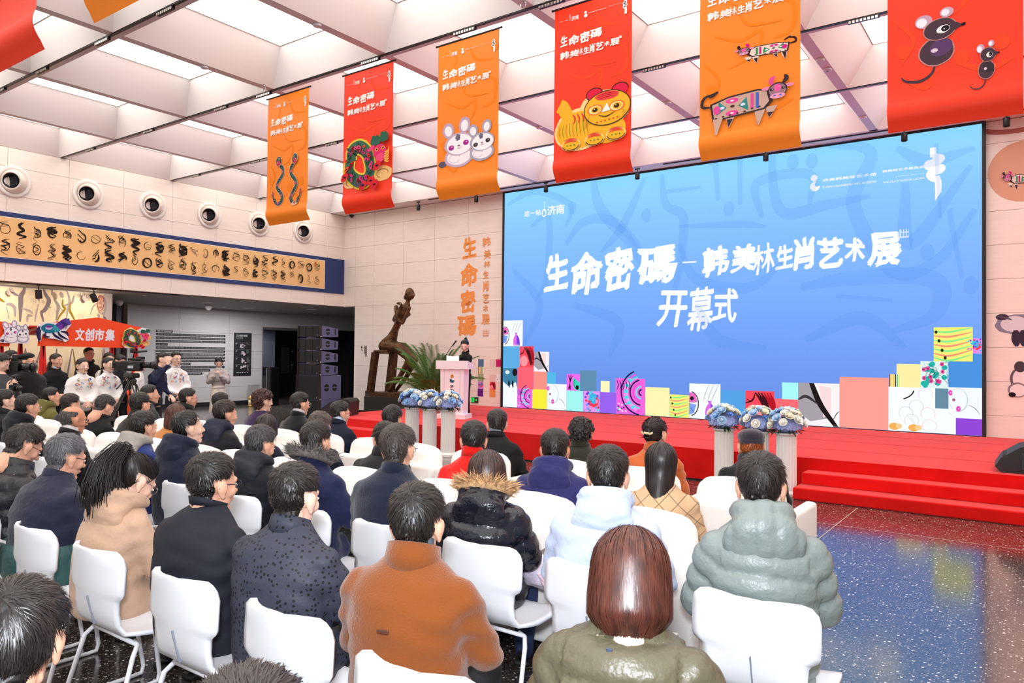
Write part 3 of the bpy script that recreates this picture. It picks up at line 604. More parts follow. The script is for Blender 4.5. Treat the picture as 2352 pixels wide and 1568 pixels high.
# faint brush drawing behind the words
MATS['lit_veil1.00'] = mat('veil', '#000000', emit='#4f8fe8', es=1.0, alpha=0.22)
pv = SP(0.0008)
rr = random.Random(11)
def veil(P, w): pv.line([sxz(*q) for q in P], w, 'veil', k=6)
for P, w in (([(1165, 470), (1230, 440), (1310, 470), (1300, 520)], .16), ([(1220, 520), (1260, 500), (1255, 640), (1230, 690)], .18), ([(1300, 560), (1340, 510), (1400, 505), (1450, 545), (1500, 620)], .22), ([(1360, 400), (1380, 480), (1450, 560), (1500, 650)], .26),
             ([(1480, 410), (1430, 520), (1380, 580)], .2), ([(1520, 400), (1530, 470), (1570, 500), (1560, 620), (1540, 700)], .2), ([(1530, 440), (1610, 430)], .2), ([(1560, 520), (1700, 515), (1760, 520)], .14), ([(1640, 340), (1650, 460)], .3), ([(1700, 350), (1700, 470)], .26),
             ([(1560, 560), (1600, 640), (1720, 660), (1800, 600)], .22), ([(1770, 300), (1790, 480), (1900, 470), (2000, 450)], .22), ([(1890, 330), (2000, 350), (1960, 470), (2050, 620), (2150, 600), (2240, 480)], .26), ([(2060, 340), (2130, 370), (2240, 340)], .22), ([(2080, 420), (2090, 560), (2230, 380)], .24),
             ([(1840, 660), (1950, 640), (2140, 640), (2150, 720), (2050, 760)], .3), ([(1920, 680), (2050, 690)], .2), ([(1180, 620), (1240, 700), (1200, 800)], .22), ([(1320, 700), (1420, 740), (1400, 820)], .25), ([(1750, 500), (1740, 420), (1860, 400), (1860, 470)], .2),
             ([(2150, 330), (2160, 500)], .16), ([(1600, 700), (1650, 780), (1760, 800)], .26), ([(1850, 780), (1980, 730), (2080, 800)], .26), ([(2180, 480), (2210, 640)], .2)): veil(P, w)
for q in ((1315, 478), (1485, 495), (1675, 480), (1865, 370), (1822, 372), (2130, 580), (2230, 655)): pv.ell(*sxz(*q), .11, .15, 'veil')
pv.obj('brush_drawing', scr)
pw = SP()
for ch, x0, y0, x1, y1 in (('生', 1248, 575, 1306, 669), ('命', 1311, 571, 1386, 677), ('密', 1388, 560, 1458, 668), ('碼', 1463, 556, 1558, 652), ('韩', 1612, 557, 1676, 636), ('美', 1676, 553, 1740, 626), ('林', 1730, 552, 1780, 630), ('生', 1780, 556, 1822, 618), ('肖', 1822, 538, 1872, 620), ('艺', 1876, 538, 1938, 616), ('术', 1940, 540, 1988, 600), ('展', 1992, 526, 2072, 612)):
    a = sxz(x0, y1+3); b = sxz(x1, y0+3); stretch(pw, ch, a[0], a[1], b[0], b[1], '#fdffff', rough=0.020, bold=0.055 if ch != '林' else 0.02, shear=0.06)
for ch, x0, y0, x1, y1 in (('开', 1508, 664, 1580, 752), ('幕', 1578, 656, 1640, 762), ('式', 1636, 660, 1696, 742)):
    a = sxz(x0, y1); b = sxz(x1, y0); stretch(pw, ch, a[0], a[1], b[0], b[1], '#fdffff', rough=0.008, bold=0.03, shear=0.16)
a = sxz(1568, 603); b = sxz(1600, 601); pw.line([a, b], 0.03, '#fdffff', taper=False, k=1)
pw.obj('title_lettering', scr)
pl_ = SP()
def w1(pr, s, x0, y0, x1, y1, c, bold=0.02, rough=0.0):
    n = len(s)
    a = sxz(x0, y1); b = sxz(x1, y0); V, F = glyphs(s, bold); mn, mx = V[:, :2].min(0), V[:, :2].max(0)
    X = a[0]+(V[:, 0]-mn[0])/(mx[0]-mn[0])*(b[0]-a[0]); Z = a[1]+(V[:, 1]-mn[1])/(mx[1]-mn[1])*(b[1]-a[1])
    pr.mb.add([pr.P(x, z, q) for x, z, q in zip(X, Z, V[:, 2])], F, pr.mi(c)); pr.t += pr.step
w1(pl_, '这一站', 1204, 480, 1243, 498, '#ffffff', .03); w1(pl_, 'WELCOME TO JINAN', 1203, 497, 1244, 502, '#ffffff', .01); w1(pl_, '济南', 1257, 468, 1297, 495, '#ffffff', .03)
pl_.line([sxz(1251, 462), sxz(1251, 486)], 0.035, '#ffffff', k=1); pl_.ring(*sxz(1250, 489), .05, .08, .03, '#ffffff')
pl_.obj('city_logo', scr); pl_ = SP()
pl_.ell(*sxz(1870, 409), .062, .062, '#ffffff'); pl_.ell(*sxz(1872, 428), .09, .09, '#ffffff'); pl_.ell(*sxz(1878, 423), .05, .045, '#86c8ff')
w1(pl_, '济南韩美林艺术馆', 1889, 396, 2013, 418, '#ffffff', .03); w1(pl_, 'JI NAN HANMEILIN ART MUSEUM', 1889, 419, 2013, 427, '#ffffff', .01)
pl_.obj('museum_logo', scr); pl_ = SP()
w1(pl_, '韩美林艺术基金会', 2027, 379, 2123, 397, '#ffffff', .03); w1(pl_, 'HANMEILIN', 2058, 399, 2122, 405, '#ffffff', 0); w1(pl_, 'ARTFOUNDATION', 2028, 411, 2122, 417, '#ffffff', 0)
pl_.poly([sxz(2136, 340), sxz(2150, 338), sxz(2151, 360), sxz(2136, 362)], '#ffffff')
pl_.line([sxz(*q) for q in ((2142, 360), (2162, 362), (2155, 370), (2132, 376), (2134, 384), (2162, 384), (2158, 392), (2136, 398), (2140, 408), (2152, 412))], .11, '#ffffff', taper=False)
pl_.poly([sxz(2147, 404), sxz(2158, 402), sxz(2163, 418), sxz(2162, 440), sxz(2148, 461)], '#ffffff')
q0, q1 = sxz(2066, 547), sxz(2088, 525); pl_.rect(q0[0], q0[1], q1[0], q1[1], '#e8f6ff')
for k in range(4):
    for l in range(2): pl_.rect(q0[0]+.03+.045*k, q0[1]+.03+.08*l, q0[0]+.055+.045*k, q0[1]+.09+.08*l, '#7cb8f8')
pl_.obj('foundation_logo', scr)
R3 = lambda a: (1150+a[0]/3.92, 700+a[1]/3.92, 1150+a[2]/3.92, 700+a[3]/3.92)
R4 = lambda a: (1750+a[0]/3.907, 700+a[1]/3.907, 1750+a[2]/3.907, 700+a[3]/3.907)
TL = [(R3, (22, 140, 200, 372), 'eye'), (R3, (22, 372, 172, 570), '#5fb0e8'), (R3, (172, 372, 298, 562), 'redbrush'), (R3, (298, 422, 437, 603), 'greybrush'), (R3, (22, 570, 152, 748), 'ink'), (R3, (152, 562, 298, 757), '#ff6678'), (R3, (298, 600, 416, 760), '#fd9488'),
      (R3, (416, 607, 498, 715), '#56bcec'), (R3, (22, 748, 150, 925), '#f8ffff'), (R3, (150, 755, 283, 935), 'swirl'), (R3, (283, 760, 416, 942), '#faf03c'), (R3, (416, 712, 595, 950), 'bunny'), (R3, (595, 622, 715, 772), 'pinkgreen'), (R3, (595, 772, 742, 960), '#a4f8f2'),
      (R3, (715, 590, 862, 775), '#5f90b4'), (R3, (742, 775, 893, 968), 'multi'), (R3, (893, 787, 1043, 977), '#9a64f2'), (R3, (901, 685, 982, 785), '#fff9c0'), (R3, (1033, 662, 1302, 992), 'swirl'), (R3, (1302, 742, 1521, 1006), '#fdf8b4'), (R3, (1521, 808, 1697, 1020), 'yellow'),
      (R3, (1697, 710, 1979, 1036), 'eye'), (R3, (1979, 768, 2203, 1050), '#55a4ea'), (R3, (2203, 775, 2465, 1062), 'redbrush'), (R4, (112, 843, 326, 1070), '#ff6c74'), (R4, (180, 697, 326, 848), '#a8fcf8'), (R4, (326, 702, 697, 1100), 'greybrush'),
      (R4, (697, 650, 1136, 1128), '#ffa294'), (R4, (1136, 740, 1555, 1150), 'flowers'), (R4, (1139, 622, 1248, 737), 'ygstripe'), (R4, (1208, 530, 1422, 740), '#fff2a6'), (R4, (1422, 505, 1675, 748), 'tealpink'), (R4, (1542, 200, 1892, 506), 'yellow'), (R4, (1840, 300, 1978, 436), 'multi'),
      (R4, (1662, 436, 1978, 742), '#4a94e4'), (R4, (1555, 750, 1675, 930), '#668ea6'), (R4, (1675, 742, 1978, 1025), 'bunny'), (R4, (1555, 928, 1740, 1166), '#fbffff'), (R4, (1740, 1020, 1978, 1182), '#9448dc')]
def tile_art(p, kind, x, y, w, h, seed=0):
    A = lambda a, b: (x+min(1, max(0, a))*w, y+min(1, max(0, b))*h); r = random.Random(seed)
    def L(P, wd, c): p.line([A(*q) for q in P], wd*w, c)
    def E(a, b, ra, rb, c, rot=0):
        ra = min(ra, a, 1-a) if rot == 0 else ra; rb = min(rb, b, 1-b) if rot == 0 else rb
        p.ell(*A(a, b), max(ra, .005)*w, max(rb, .005)*h, c, rot)
    if kind.startswith('#'): p.rect(x, y, x+w, y+h, kind); return
    bg = {'eye': '#f9feff', 'redbrush': '#ff4a5c', 'greybrush': '#fbf6f8', 'ink': '#3d82a2', 'swirl': '#f868e0', 'bunny': '#f6fcff', 'pinkgreen': '#f86cf0', 'multi': '#e89af4', 'yellow': '#f8f47a', 'flowers': '#fbfeff', 'ygstripe': '#fdfbe8', 'tealpink': '#e4f8f6'}[kind]
    p.rect(x, y, x+w, y+h, bg)
    if kind == 'eye':
        p.ring(*A(0.05, 0.42), .25*w, .34*h, .03*w, '#141418', a0=-85, a1=85); p.poly([A(0, .45), A(.26, .48), A(.2, .7), A(0, .75)], '#f06cc8'); E(.09, .57, .06, .06, '#201424'); p.poly([A(0, .1), A(.15, .15), A(.24, .4), A(0, .42)], '#7fa4f2'); L([(0, .42), (.26, .48)], .03, '#141418'); L([(.05, .3), (.18, .15)], .03, '#141418')
        for k in range(6): L([(.85-.06*k, .02), (.78-.04*k, .3), (.62+.02*k, .52)], .08, '#e070e8' if k > 2 else '#7a3ce8')
        for k in range(3): L([(.95-.15*k, 1), (.8-.14*k, .7), (.72-.13*k, .5)], .012, '#586478')
    elif kind == 'redbrush':
        for k in range(6): L([(.35+.1*k, .95), (.6+.08*k, .6), (.8+.04*k, .1)], .09, '#401018' if k in (0, 1, 2) else '#b81428')
        E(.3, .3, .28, .26, '#ff9aa4'); L([(0, .6), (.25, .7), (.35, .95)], .06, '#301018'); L([(.05, .72), (.2, .66)], .06, '#180810')
    elif kind == 'greybrush':
        p.poly([A(0, 1), A(.35, 1), A(.5, .6), A(.8, .2), A(.3, .1), A(0, .3)], '#a9a2aa'); p.poly([A(.5, .95), A(.8, .9), A(.8, .3), A(.62, .2)], '#fbdfe0')
        for k in range(4): L([(.28+.03*k, 1), (.5+.03*k, .5), (.88+.03*k, 0)], .06, '#181216')
        L([(0, .6), (.2, .68), (.5, .5)], .08, '#3a363c'); L([(.85, .15), (.93, .3), (1, .36)], .02, '#282428')
    elif kind == 'ink':
        p.poly([A(0, .32), A(.35, .1), A(.9, .3), A(1, 0), A(0, 0)], '#f2fbff'); E(.82, .8, .17, .19, '#1c1420'); E(.3, .8, .16, .1, '#d8eef4')
        for a in (.42, .68): L([(a, .38), (a, .2), (a+.03, .02)], .12, '#180c14')
    elif kind == 'swirl':
        for k in range(7): p.ring(*A(.9, .62), (.10+.10*k)*w, (.08+.09*k)*h, .045*w, ('#101a50', '#58e8f0', '#f050d0')[k % 3], a0=95+3*k, a1=262) if k < 8 else None
        for k in range(16): a = PI*(.55+.055*k); E(.9+.55*math.cos(a), .62+.5*math.sin(a), .07, .05, '#ff9af0' if k % 2 else '#4fe0ee')
        for k in range(14): E(r.uniform(.04, .4), r.uniform(.03, .3), .03, .02, r.choice(('#58f0f4', '#141c60', '#ffffff')))
        for k in range(5): L([(.05+.1*k, .95), (.1+.1*k, .8), (.05+.1*k, .66)], .03, '#201460')
    elif kind == 'bunny':
        E(.3, .6, .29, .38, '#c9d6e6'); E(.29, .61, .27, .355, '#f6fcff')
        for a, b in ((.06, .82), (.3, .32)): E(a, b, .07, .09, '#f24ac0'); E(a+.01, b, .015, .02, '#ffffff')
        E(.16, .6, .05, .05, '#a86888'); L([(.6, .45), (.8, .35), (.95, .15)], .02, '#5c6c88'); L([(.0, .2), (.2, .04)], .015, '#7c8ca0')
    elif kind == 'pinkgreen':
        for k in range(5): L([(.1+.05*k, .05), (.25, .5), (.1+.1*k, .95)], .05, '#180c24')
        p.poly([A(.45, .8), A(1, .5), A(1, 0), A(.55, .1)], '#3adcc0'); p.ring(*A(.75, .45), .2*w, .3*h, .03*w, '#100c20', a0=120, a1=300); E(.8, .2, .12, .14, '#141020')
    elif kind == 'multi':
        E(.6, .6, .28, .3, '#38b8e8'); p.ring(*A(.62, .55), .25*w, .25*h, .16*w, '#fa3c4c', a0=180, a1=400); E(.6, .62, .1, .1, '#58c8f0')
        for k in range(26): E(r.random(), r.random(), .07, .06, r.choice(('#40e0e8', '#ff68c8', '#7a4ae8', '#ff8acc', '#f4305c', '#58a8f8')), 0)
        for k in range(9): E(r.random(), r.random(), .02, .02, '#14102c')
    elif kind == 'yellow':
        for k in range(7): L([(.0+.0*k, .1+.13*k), (.4, .02+.14*k), (.98, .2+.13*k)], .06, ('#8af090', '#fa9a7c')[k % 2])
        for a, b in ((.06, .86), (.14, .6), (.22, .32), (.3, .1)): E(a, b, .04, .05, '#2a2a1c')
    elif kind == 'flowers':
        p.ring(*A(.1, .95), .45*w, .25*h, .03*w, '#26262e', a0=-60, a1=-5)
        for a, b in ((.38, .42), (.6, .58), (.8, .85), (.85, .42), (.5, .25), (.88, .15)): p.ring(*A(a, b), .15*w, .14*h, .006*w, '#9aa8cc' if a < .7 else '#e08ad0', a0=-30, a1=220)
        for a, b in ((.13, .1), (.55, .09)): E(a, b, .12, .08, '#f8b45c'); E(a+.1, b+.01, .07, .06, '#fccf94')
        for k in range(6): L([(.4+.02*k, .35-.02*k), (.55+.01*k, .3-.03*k)], .006, '#8890b0')
    elif kind == 'ygstripe':
        for k, c in enumerate(('#7a3c30', '#f8e020', '#f8c820', '#5a3a34', '#58c888', '#f8ec40')): p.rect(x+w*(.02+.16*k), y+.02*h, x+w*(.13+.16*k), y+h, c)
    elif kind == 'tealpink':
        for k in range(15): E(r.uniform(.1, .9), r.uniform(.08, .9), .10, .09, '#22b8ac', 0)
        for k in range(9): a, b = r.uniform(.1, .9), r.uniform(.1, .9); E(a, b, .07, .08, '#f04a9c'); E(a, b, .02, .02, '#281028')
        for k in range(7): L([(r.random(), r.random()), (r.random(), r.random()), (r.random(), r.random())], .015, '#1c2028')
for k, (R, b, kind) in enumerate(TL):
    x0, y0, x1, y1 = R(b); xm = (x0+x1)/2; a = sxz(x0, y1); c = sxz(x1, y0); lowz = max(sxz(xm, y1)[1], sz0+0.003)
    xa, xc = max(a[0], sx0+0.002), min(c[0], sx1-0.002); hi = sxz(xm, y0)[1]; p = SP(0.0015+0.0004*(k % 3)); p.step = 0.0003
    tile_art(p, kind, xa, lowz, xc-xa, hi-lowz, k); p.obj('picture_tile', scr)

# ------------------------------------------------------------------ hanging banners
def tb(x, y): p = at(x, y, 1, 7.0); return p[0]+4.475, p[2]-5.60      # measured on the tiger banner
TBP = lambda a, b: tb(1180+a/3.267, b/3.267)
def banner(x, col, shade, label, artf, facing=-1, y=7.0, top=5.60, group='zodiac banners hanging below the ceiling', head=True):
    t = empty('hanging_banner', (x, y, 3.66), 0 if facing < 0 else 0, label=label, cat='banner', group=group)
    H = top-3.66; zs = np.concatenate([[H], np.linspace(H-0.2, 0.4, 6), np.linspace(0.25, 0, 11)]); V = []; Wd = 0.96
    def OFF(z): s = np.clip(1-np.asarray(z)/0.25, 0, 1); return -0.022*np.sin(np.minimum(1, s*1.25)*PI)+0.055*s**3
    def conform(p): p.mb.v = [v+np.stack([0*v[:, 0], OFF(v[:, 2]), 0*v[:, 0]], 1) for v in p.mb.v]; return p
    for z in zs:
        off = float(OFF(z))
        for k in range(9): u = k/8; V.append((u*Wd, off, z))
    n = len(zs); F = [(i*9+j, i*9+j+1, (i+1)*9+j+1, (i+1)*9+j) for i in range(n-1) for j in range(8)]
    m = mat('banner_'+col, col, 0.55, spec=0.35); ba = mat('banner_back_'+shade, shade, 0.8)
    sh = MB().add(V, F).obj('sheet', m, t, True)
    MB().tube([(-0.025, 0, H), (Wd+0.025, 0, H)], 0.011).ell((-0.03, 0, H), (.014,)*3).ell((Wd+0.03, 0, H), (.014,)*3).obj('top_rod', M_black, t)
    MB().tube([(0.01, 0, H), (0.01, 0, ZC-3.66)], 0.0015, n=4).tube([(Wd-0.01, 0, H), (Wd-0.01, 0, ZC-3.66)], 0.0015, n=4).obj('cord', mat('cord', '#b8b0b0'), t)
    p = Print((0, 0, H), (1, 0, 0), (0, 0, 1), (0, -1, 0), gap=0.0012, step=0.0002)
    fc = {'#f4360f': '#f84a26', '#f9851a': '#f28018'}[col]
    for P, w in (([(.1, -.1), (.3, -.2), (.25, -.4), (.45, -.55)], .03), ([(.5, -.1), (.62, -.3), (.9, -.35)], .04), ([(.15, -.75), (.4, -.85), (.6, -.8), (.55, -1.0), (.3, -1.1)], .035), ([(.7, -.5), (.9, -.62), (.88, -.85), (.72, -.9)], .045), ([(.1, -1.5), (.3, -1.62), (.35, -1.4)], .035), ([(.5, -1.45), (.72, -1.55), (.9, -1.5)], .05), ([(.05, -1.0), (.2, -1.2), (.1, -1.4)], .03), ([(.4, -.6), (.5, -.72), (.8, -.75)], .025)): p.line(P, w, fc)
    for a, b in ((.55, -1.42), (.82, -1.36), (.12, -1.28), (.9, -.2)): p.ell(a, b, .055, .06, fc)
    if head:
        Wc = '#fff6f2'
        for ch, a, b, c, d in (('生', 350, 262, 404, 360), ('命', 412, 250, 496, 347), ('密', 498, 226, 574, 328), ('碼', 574, 200, 666, 292), ('韩', 348, 378, 420, 458), ('美', 420, 366, 482, 438), ('林', 472, 352, 522, 425), ('生', 522, 345, 568, 412), ('肖', 570, 322, 610, 404), ('艺', 614, 306, 676, 386), ('术', 678, 305, 722, 352), ('展', 724, 276, 796, 350)):
            q0, q1 = TBP(a, d), TBP(c, b); stretch(p, ch, q0[0], q0[1], q1[0], q1[1], Wc, 0.014, 0.05 if ch != '林' else 0.01, 0.05)
        def small(s, a, b, c, d, bold=0.03):
            q0, q1 = TBP(a, d), TBP(c, b); V, F2 = glyphs(s, bold); mn, mx = V[:, :2].min(0), V[:, :2].max(0)
            p.mb.add([p.P(q0[0]+(v[0]-mn[0])/(mx[0]-mn[0])*(q1[0]-q0[0]), q0[1]+(v[1]-mn[1])/(mx[1]-mn[1])*(q1[1]-q0[1]), v[2]) for v in V], F2, p.mi(Wc))
        small('这一站', 347, 148, 412, 172); small('济南', 434, 110, 490, 160); p.line([TBP(424, 110), TBP(424, 160)], .012, Wc, k=1)
        p.ell(*TBP(541, 94), .017, .014, Wc); p.ell(*TBP(543, 118), .022, .019, Wc)
        small('济南韩美林艺术馆', 560, 62, 697, 98); small('韩美林艺术基金会', 712, 22, 812, 50)
        p.line([TBP(*q) for q in ((832, 6), (846, 14), (826, 28), (850, 36), (826, 52), (842, 62), (842, 104))], .026, Wc, taper=False)
        q0, q1 = TBP(792, 290), TBP(812, 266); p.rect(q0[0], q0[1], q1[0], q1[1], '#ffd8c8')
    conform(p).obj('lettering', t)
    if artf:
        p = Print((0, 0, H), (1, 0, 0), (0, 0, 1), (0, -1, 0), gap=0.004, step=0.00025); artf(p, x, top); conform(p).obj('picture', t)
    return t
def loc(x, px, py, top=5.60): q = at(px, py, 1, 7.0); return q[0]-x, q[2]-top
def on(art, *boxes, **kw):
    def f(p, x, top):
        for b in boxes:
            fn, (x0, y0, x1, y1) = b[0], b[1]; k = b[2] if len(b) > 2 else {}
            a = loc(x, x0, y1, top); c = loc(x, x1, y0, top); fn(p, a[0], a[1], c[0]-a[0], c[1]-a[1], **k)
    return f
RED, ORG = '#f4360f', '#f9851a'
PC = dict(body='#e8d4c8', pal=('#d2187a', '#2f8a50', '#301820', '#2f8a50'))
banner(-9.68, ORG, '#b85a10', 'orange banner with two snakes, smallest and furthest left over the hall', on(0, (art_snake, (624, 355, 656, 474)), (art_snake, (663, 347, 695, 472), dict(fl=-1))))
banner(-7.96, RED, '#a02008', 'red banner with a colourful dragon', on(0, (art_dragon, (793, 296, 900, 440))))
banner(-6.215, ORG, '#b85a10', 'orange banner with two white rabbits', on(0, (art_rabbits, (1008, 262, 1142, 392))))
banner(-4.475, RED, '#a02008', 'red banner with a yellow tiger', on(0, (art_tiger, (1278, 180, 1446, 352))))
banner(-2.77, ORG, '#b85a10', 'orange banner with two patterned oxen', on(0, (art_cow, (1686, 76, 1828, 160), dict(fl=-1, **PC)), (art_cow, (1614, 168, 1826, 318))))
banner(-1.09, RED, '#a02008', 'red banner with two grey mice, furthest right', on(0, (art_mouse, (2070, 5, 2226, 198)), (art_mouse, (2228, 88, 2300, 210), dict(c2='#3a2a34'))))
def back_art(p, x, top): p.line([(.30, -1.2), (.42, -1.4), (.30, -1.55)], .03, '#b8a8a4'); p.line([(.72, -1.2), (.8, -1.32), (.76, -1.4)], .04, '#5a5258')
banner(-6.20, RED, '#a02008', 'red banner cut by the top left corner, nearest the camera', back_art, y=2.04, group='nearer row of banners')
banner(-4.58, ORG, '#b85a10', 'orange banner of which only the hem shows at the top left', None, y=2.04, group='nearer row of banners')

# ------------------------------------------------------------------ lettering and pictures on the walls
pb = Print((0, YB-0.0175, 0), (1, 0, 0), (0, 0, 1), (0, -1, 0), gap=0.001)
xz = lambda x, y: (lambda p: (p[0], p[2]))(at(x, y, 1, YB-0.018))
t5 = lambda x, y: xz(1000+x/5.228, 500+y/5.228)
for ch, b in zip('生命密碼', ((322, 217, 495, 502), (302, 535, 512, 835), (300, 862, 488, 1148), (260, 1165, 497, 1420))):
    a = t5(b[0], b[3]); c = t5(b[2], b[1]); stretch(pb, ch, a[0], a[1], c[0], c[1], '#f69a50', 0.018, 0.055)
for ch, b in zip('韩美林生肖艺术展', ((563, 222, 668, 355), (578, 375, 668, 502), (582, 510, 662, 600), (572, 632, 640, 735), (568, 748, 642, 888), (566, 905, 648, 1030), (572, 1045, 636, 1130), (556, 1150, 655, 1285))):
    a = t5(b[0], b[3]); c = t5(b[2], b[1]); stretch(pb, ch, a[0], a[1], c[0], c[1], '#f2a468', 0.016, 0.04)
a, c = t5(572, 1420), t5(636, 1342); pb.rect(a[0], a[1], c[0], c[1], '#eab088')
for k in range(3):
    for l in range(3): pb.rect(a[0]+.015+.055*k, a[1]+.015+.05*l, a[0]+.055+.055*k, a[1]+.05+.05*l, '#f1cdb8')
pb.obj('wall_lettering', WB)
w7 = lambda x, y: xz(980+x/7.128, 760+y/7.128)
def sq(x0, y0, x1, y1, kind, k=0):
    a, c = w7(x0, y1), w7(x1, y0); p = Print((0, YB-0.0175, 0), (1, 0, 0), (0, 0, 1), (0, -1, 0), gap=0.001, step=0.0004); tile_art(p, kind, a[0], a[1], c[0]-a[0], c[1]-a[1], k); p.obj('colour_square', WB)
for k, q in enumerate(((842, 460, 935, 583, '#5a7896'), (838, 586, 935, 698, 'ygstripe'), (838, 700, 932, 822, '#a4b088'), (836, 824, 930, 947, 'multi'), (834, 947, 928, 1068, '#6a2088'), (1133, 463, 1230, 585, '#cc2468'), (1032, 463, 1130, 583, '#e8d4ce'), (1030, 835, 1127, 958, 'redbrush'), (1027, 960, 1127, 1082, '#ee9c5c'),
                       (1030, 715, 1127, 833, '#ecccc4'), (1128, 712, 1226, 830, 'bunny'), (285, 455, 375, 520, '#e89440'), (375, 455, 458, 520, 'redbrush'), (105, 683, 195, 803, 'multi'), (195, 685, 278, 803, '#4a3842'), (278, 685, 303, 803, 'ygstripe'), (190, 920, 278, 1028, '#0c4c98'), (158, 950, 190, 1028, '#6a2088'), (278, 925, 300, 990, 'redbrush'), (105, 560, 215, 680, '#e6d2c8'))): sq(*q, k)
p = Print((0, YB-0.0175, 0), (1, 0, 0), (0, 0, 1), (0, -1, 0), gap=0.001)
a, c = xz(2297, 442), xz(2400, 385); art_cow(p, a[0], a[1], c[0]-a[0], c[1]-a[1], fl=-1, **PC); p.obj('wall_picture', WB)
p = Print((0, YB-0.0175, 0), (1, 0, 0), (0, 0, 1), (0, -1, 0), gap=0.0006); p.ell(*xz(2352, 392), .5, .5, '#dba488'); p.ring(*xz(2330, 270), .6, .22, .08, '#b0685c', a0=150, a1=330); p.obj('wall_picture', WB)
p = Print((0, YB-0.0175, 0), (1, 0, 0), (0, 0, 1), (0, -1, 0), gap=0.001)
p.ell(*xz(2342, 745), .34, .17, '#8a8698', wob=.05); p.ell(*xz(2330, 744), .19, .13, '#dcd4dc'); p.ell(*xz(2302, 728), .09, .05, '#3a3042'); p.line([xz(2290, 727), xz(2312, 730), xz(2325, 735)], .03, '#5a5062')
for x in (2333, 2350): p.line([xz(x, 758), xz(x+1, 778), xz(x+2, 795)], .13, '#3a3042')
p.ell(*xz(2352, 870), .19, .21, '#6a5f68'); p.ell(*xz(2354, 870), .165, .185, '#f0e4e4'); p.ell(*xz(2343, 842), .08, .09, '#4a4048'); p.ell(*xz(2337, 895), .13, .12, '#8a7e86'); p.ell(*xz(2338, 896), .11, .10, '#f2e6e6'); p.ell(*xz(2325, 906), .05, .04, '#241c22')
p.obj('wall_picture', WB)
# way-finding sign on the wall left of the sculpture
p = Print((0, YB-0.0175, 0), (1, 0, 0), (0, 0, 1), (0, -1, 0), gap=0.001); s6 = lambda x, y: xz(680+x/6.033, 700+y/6.033)
p.line([s6(925, 636), s6(910, 632), s6(910, 575)], .02, '#2a2422', taper=False, k=1); p.poly([s6(896, 590), s6(925, 590), s6(910, 568)], '#2a2422')
for x, y0, y1 in ((950, 566, 680), (971, 566, 718)):
    a, c = s6(x-9, y1), s6(x+9, y0); p.rect(a[0], a[1], c[0], c[1], '#2a2422')
    for k in range(5): zz = c[1]-(c[1]-a[1])*(k+0.5)/5; p.rect(a[0]+.012, zz-.02, c[0]-.012, zz+.015, '#cbb9ae')
p.obj('direction_sign', WB)
for (x0, y0, x1, y1), l, arrow in (((840, 898, 866, 910), 'green and black exit sign by the sculpture plinth', False), ((1083, 912, 1099, 924), 'green running-man exit sign low on the wall behind the lectern', True)):
    a, c = xz(x0, y1), xz(x1, y0); t = empty('exit_sign', ((a[0]+c[0])/2, YB-0.02, (a[1]+c[1])/2), label=l, cat='sign'); w, h = (c[0]-a[0])/2, (c[1]-a[1])/2
    MB().cbox((0, -0.012, 0), (2*w, 0.024, 2*h)).obj('housing', mat('sign_housing', '#3a3634', 0.4), t)
    p = Print((0, -0.025, 0), (1, 0, 0), (0, 0, 1), (0, -1, 0), lit=True); p.rect(-w*0.15 if not arrow else -w, -h*.8, w*.5 if not arrow else 0, h*.8, '#2bd45a'); x = w*.18 if not arrow else -w*.5
    p.ell(x, h*.4, .012, .012, '#0a3018'); p.line([(x, h*.3), (x, -h*.1), (x-.02, -h*.6)], .014, '#0a3018', k=1); p.line([(x, -h*.1), (x+.025, -h*.55)], .014, '#0a3018', k=1); p.line([(x-.025, h*.1), (x+.025, h*.15)], .012, '#0a3018', k=1)
    if arrow: p.line([(w*.15, 0), (w*.7, 0)], .018, '#2bd45a', taper=False, k=1); p.poly([(w*.55, h*.45), (w*.9, 0), (w*.55, -h*.45)], '#2bd45a')
    p.obj('pictogram', t)

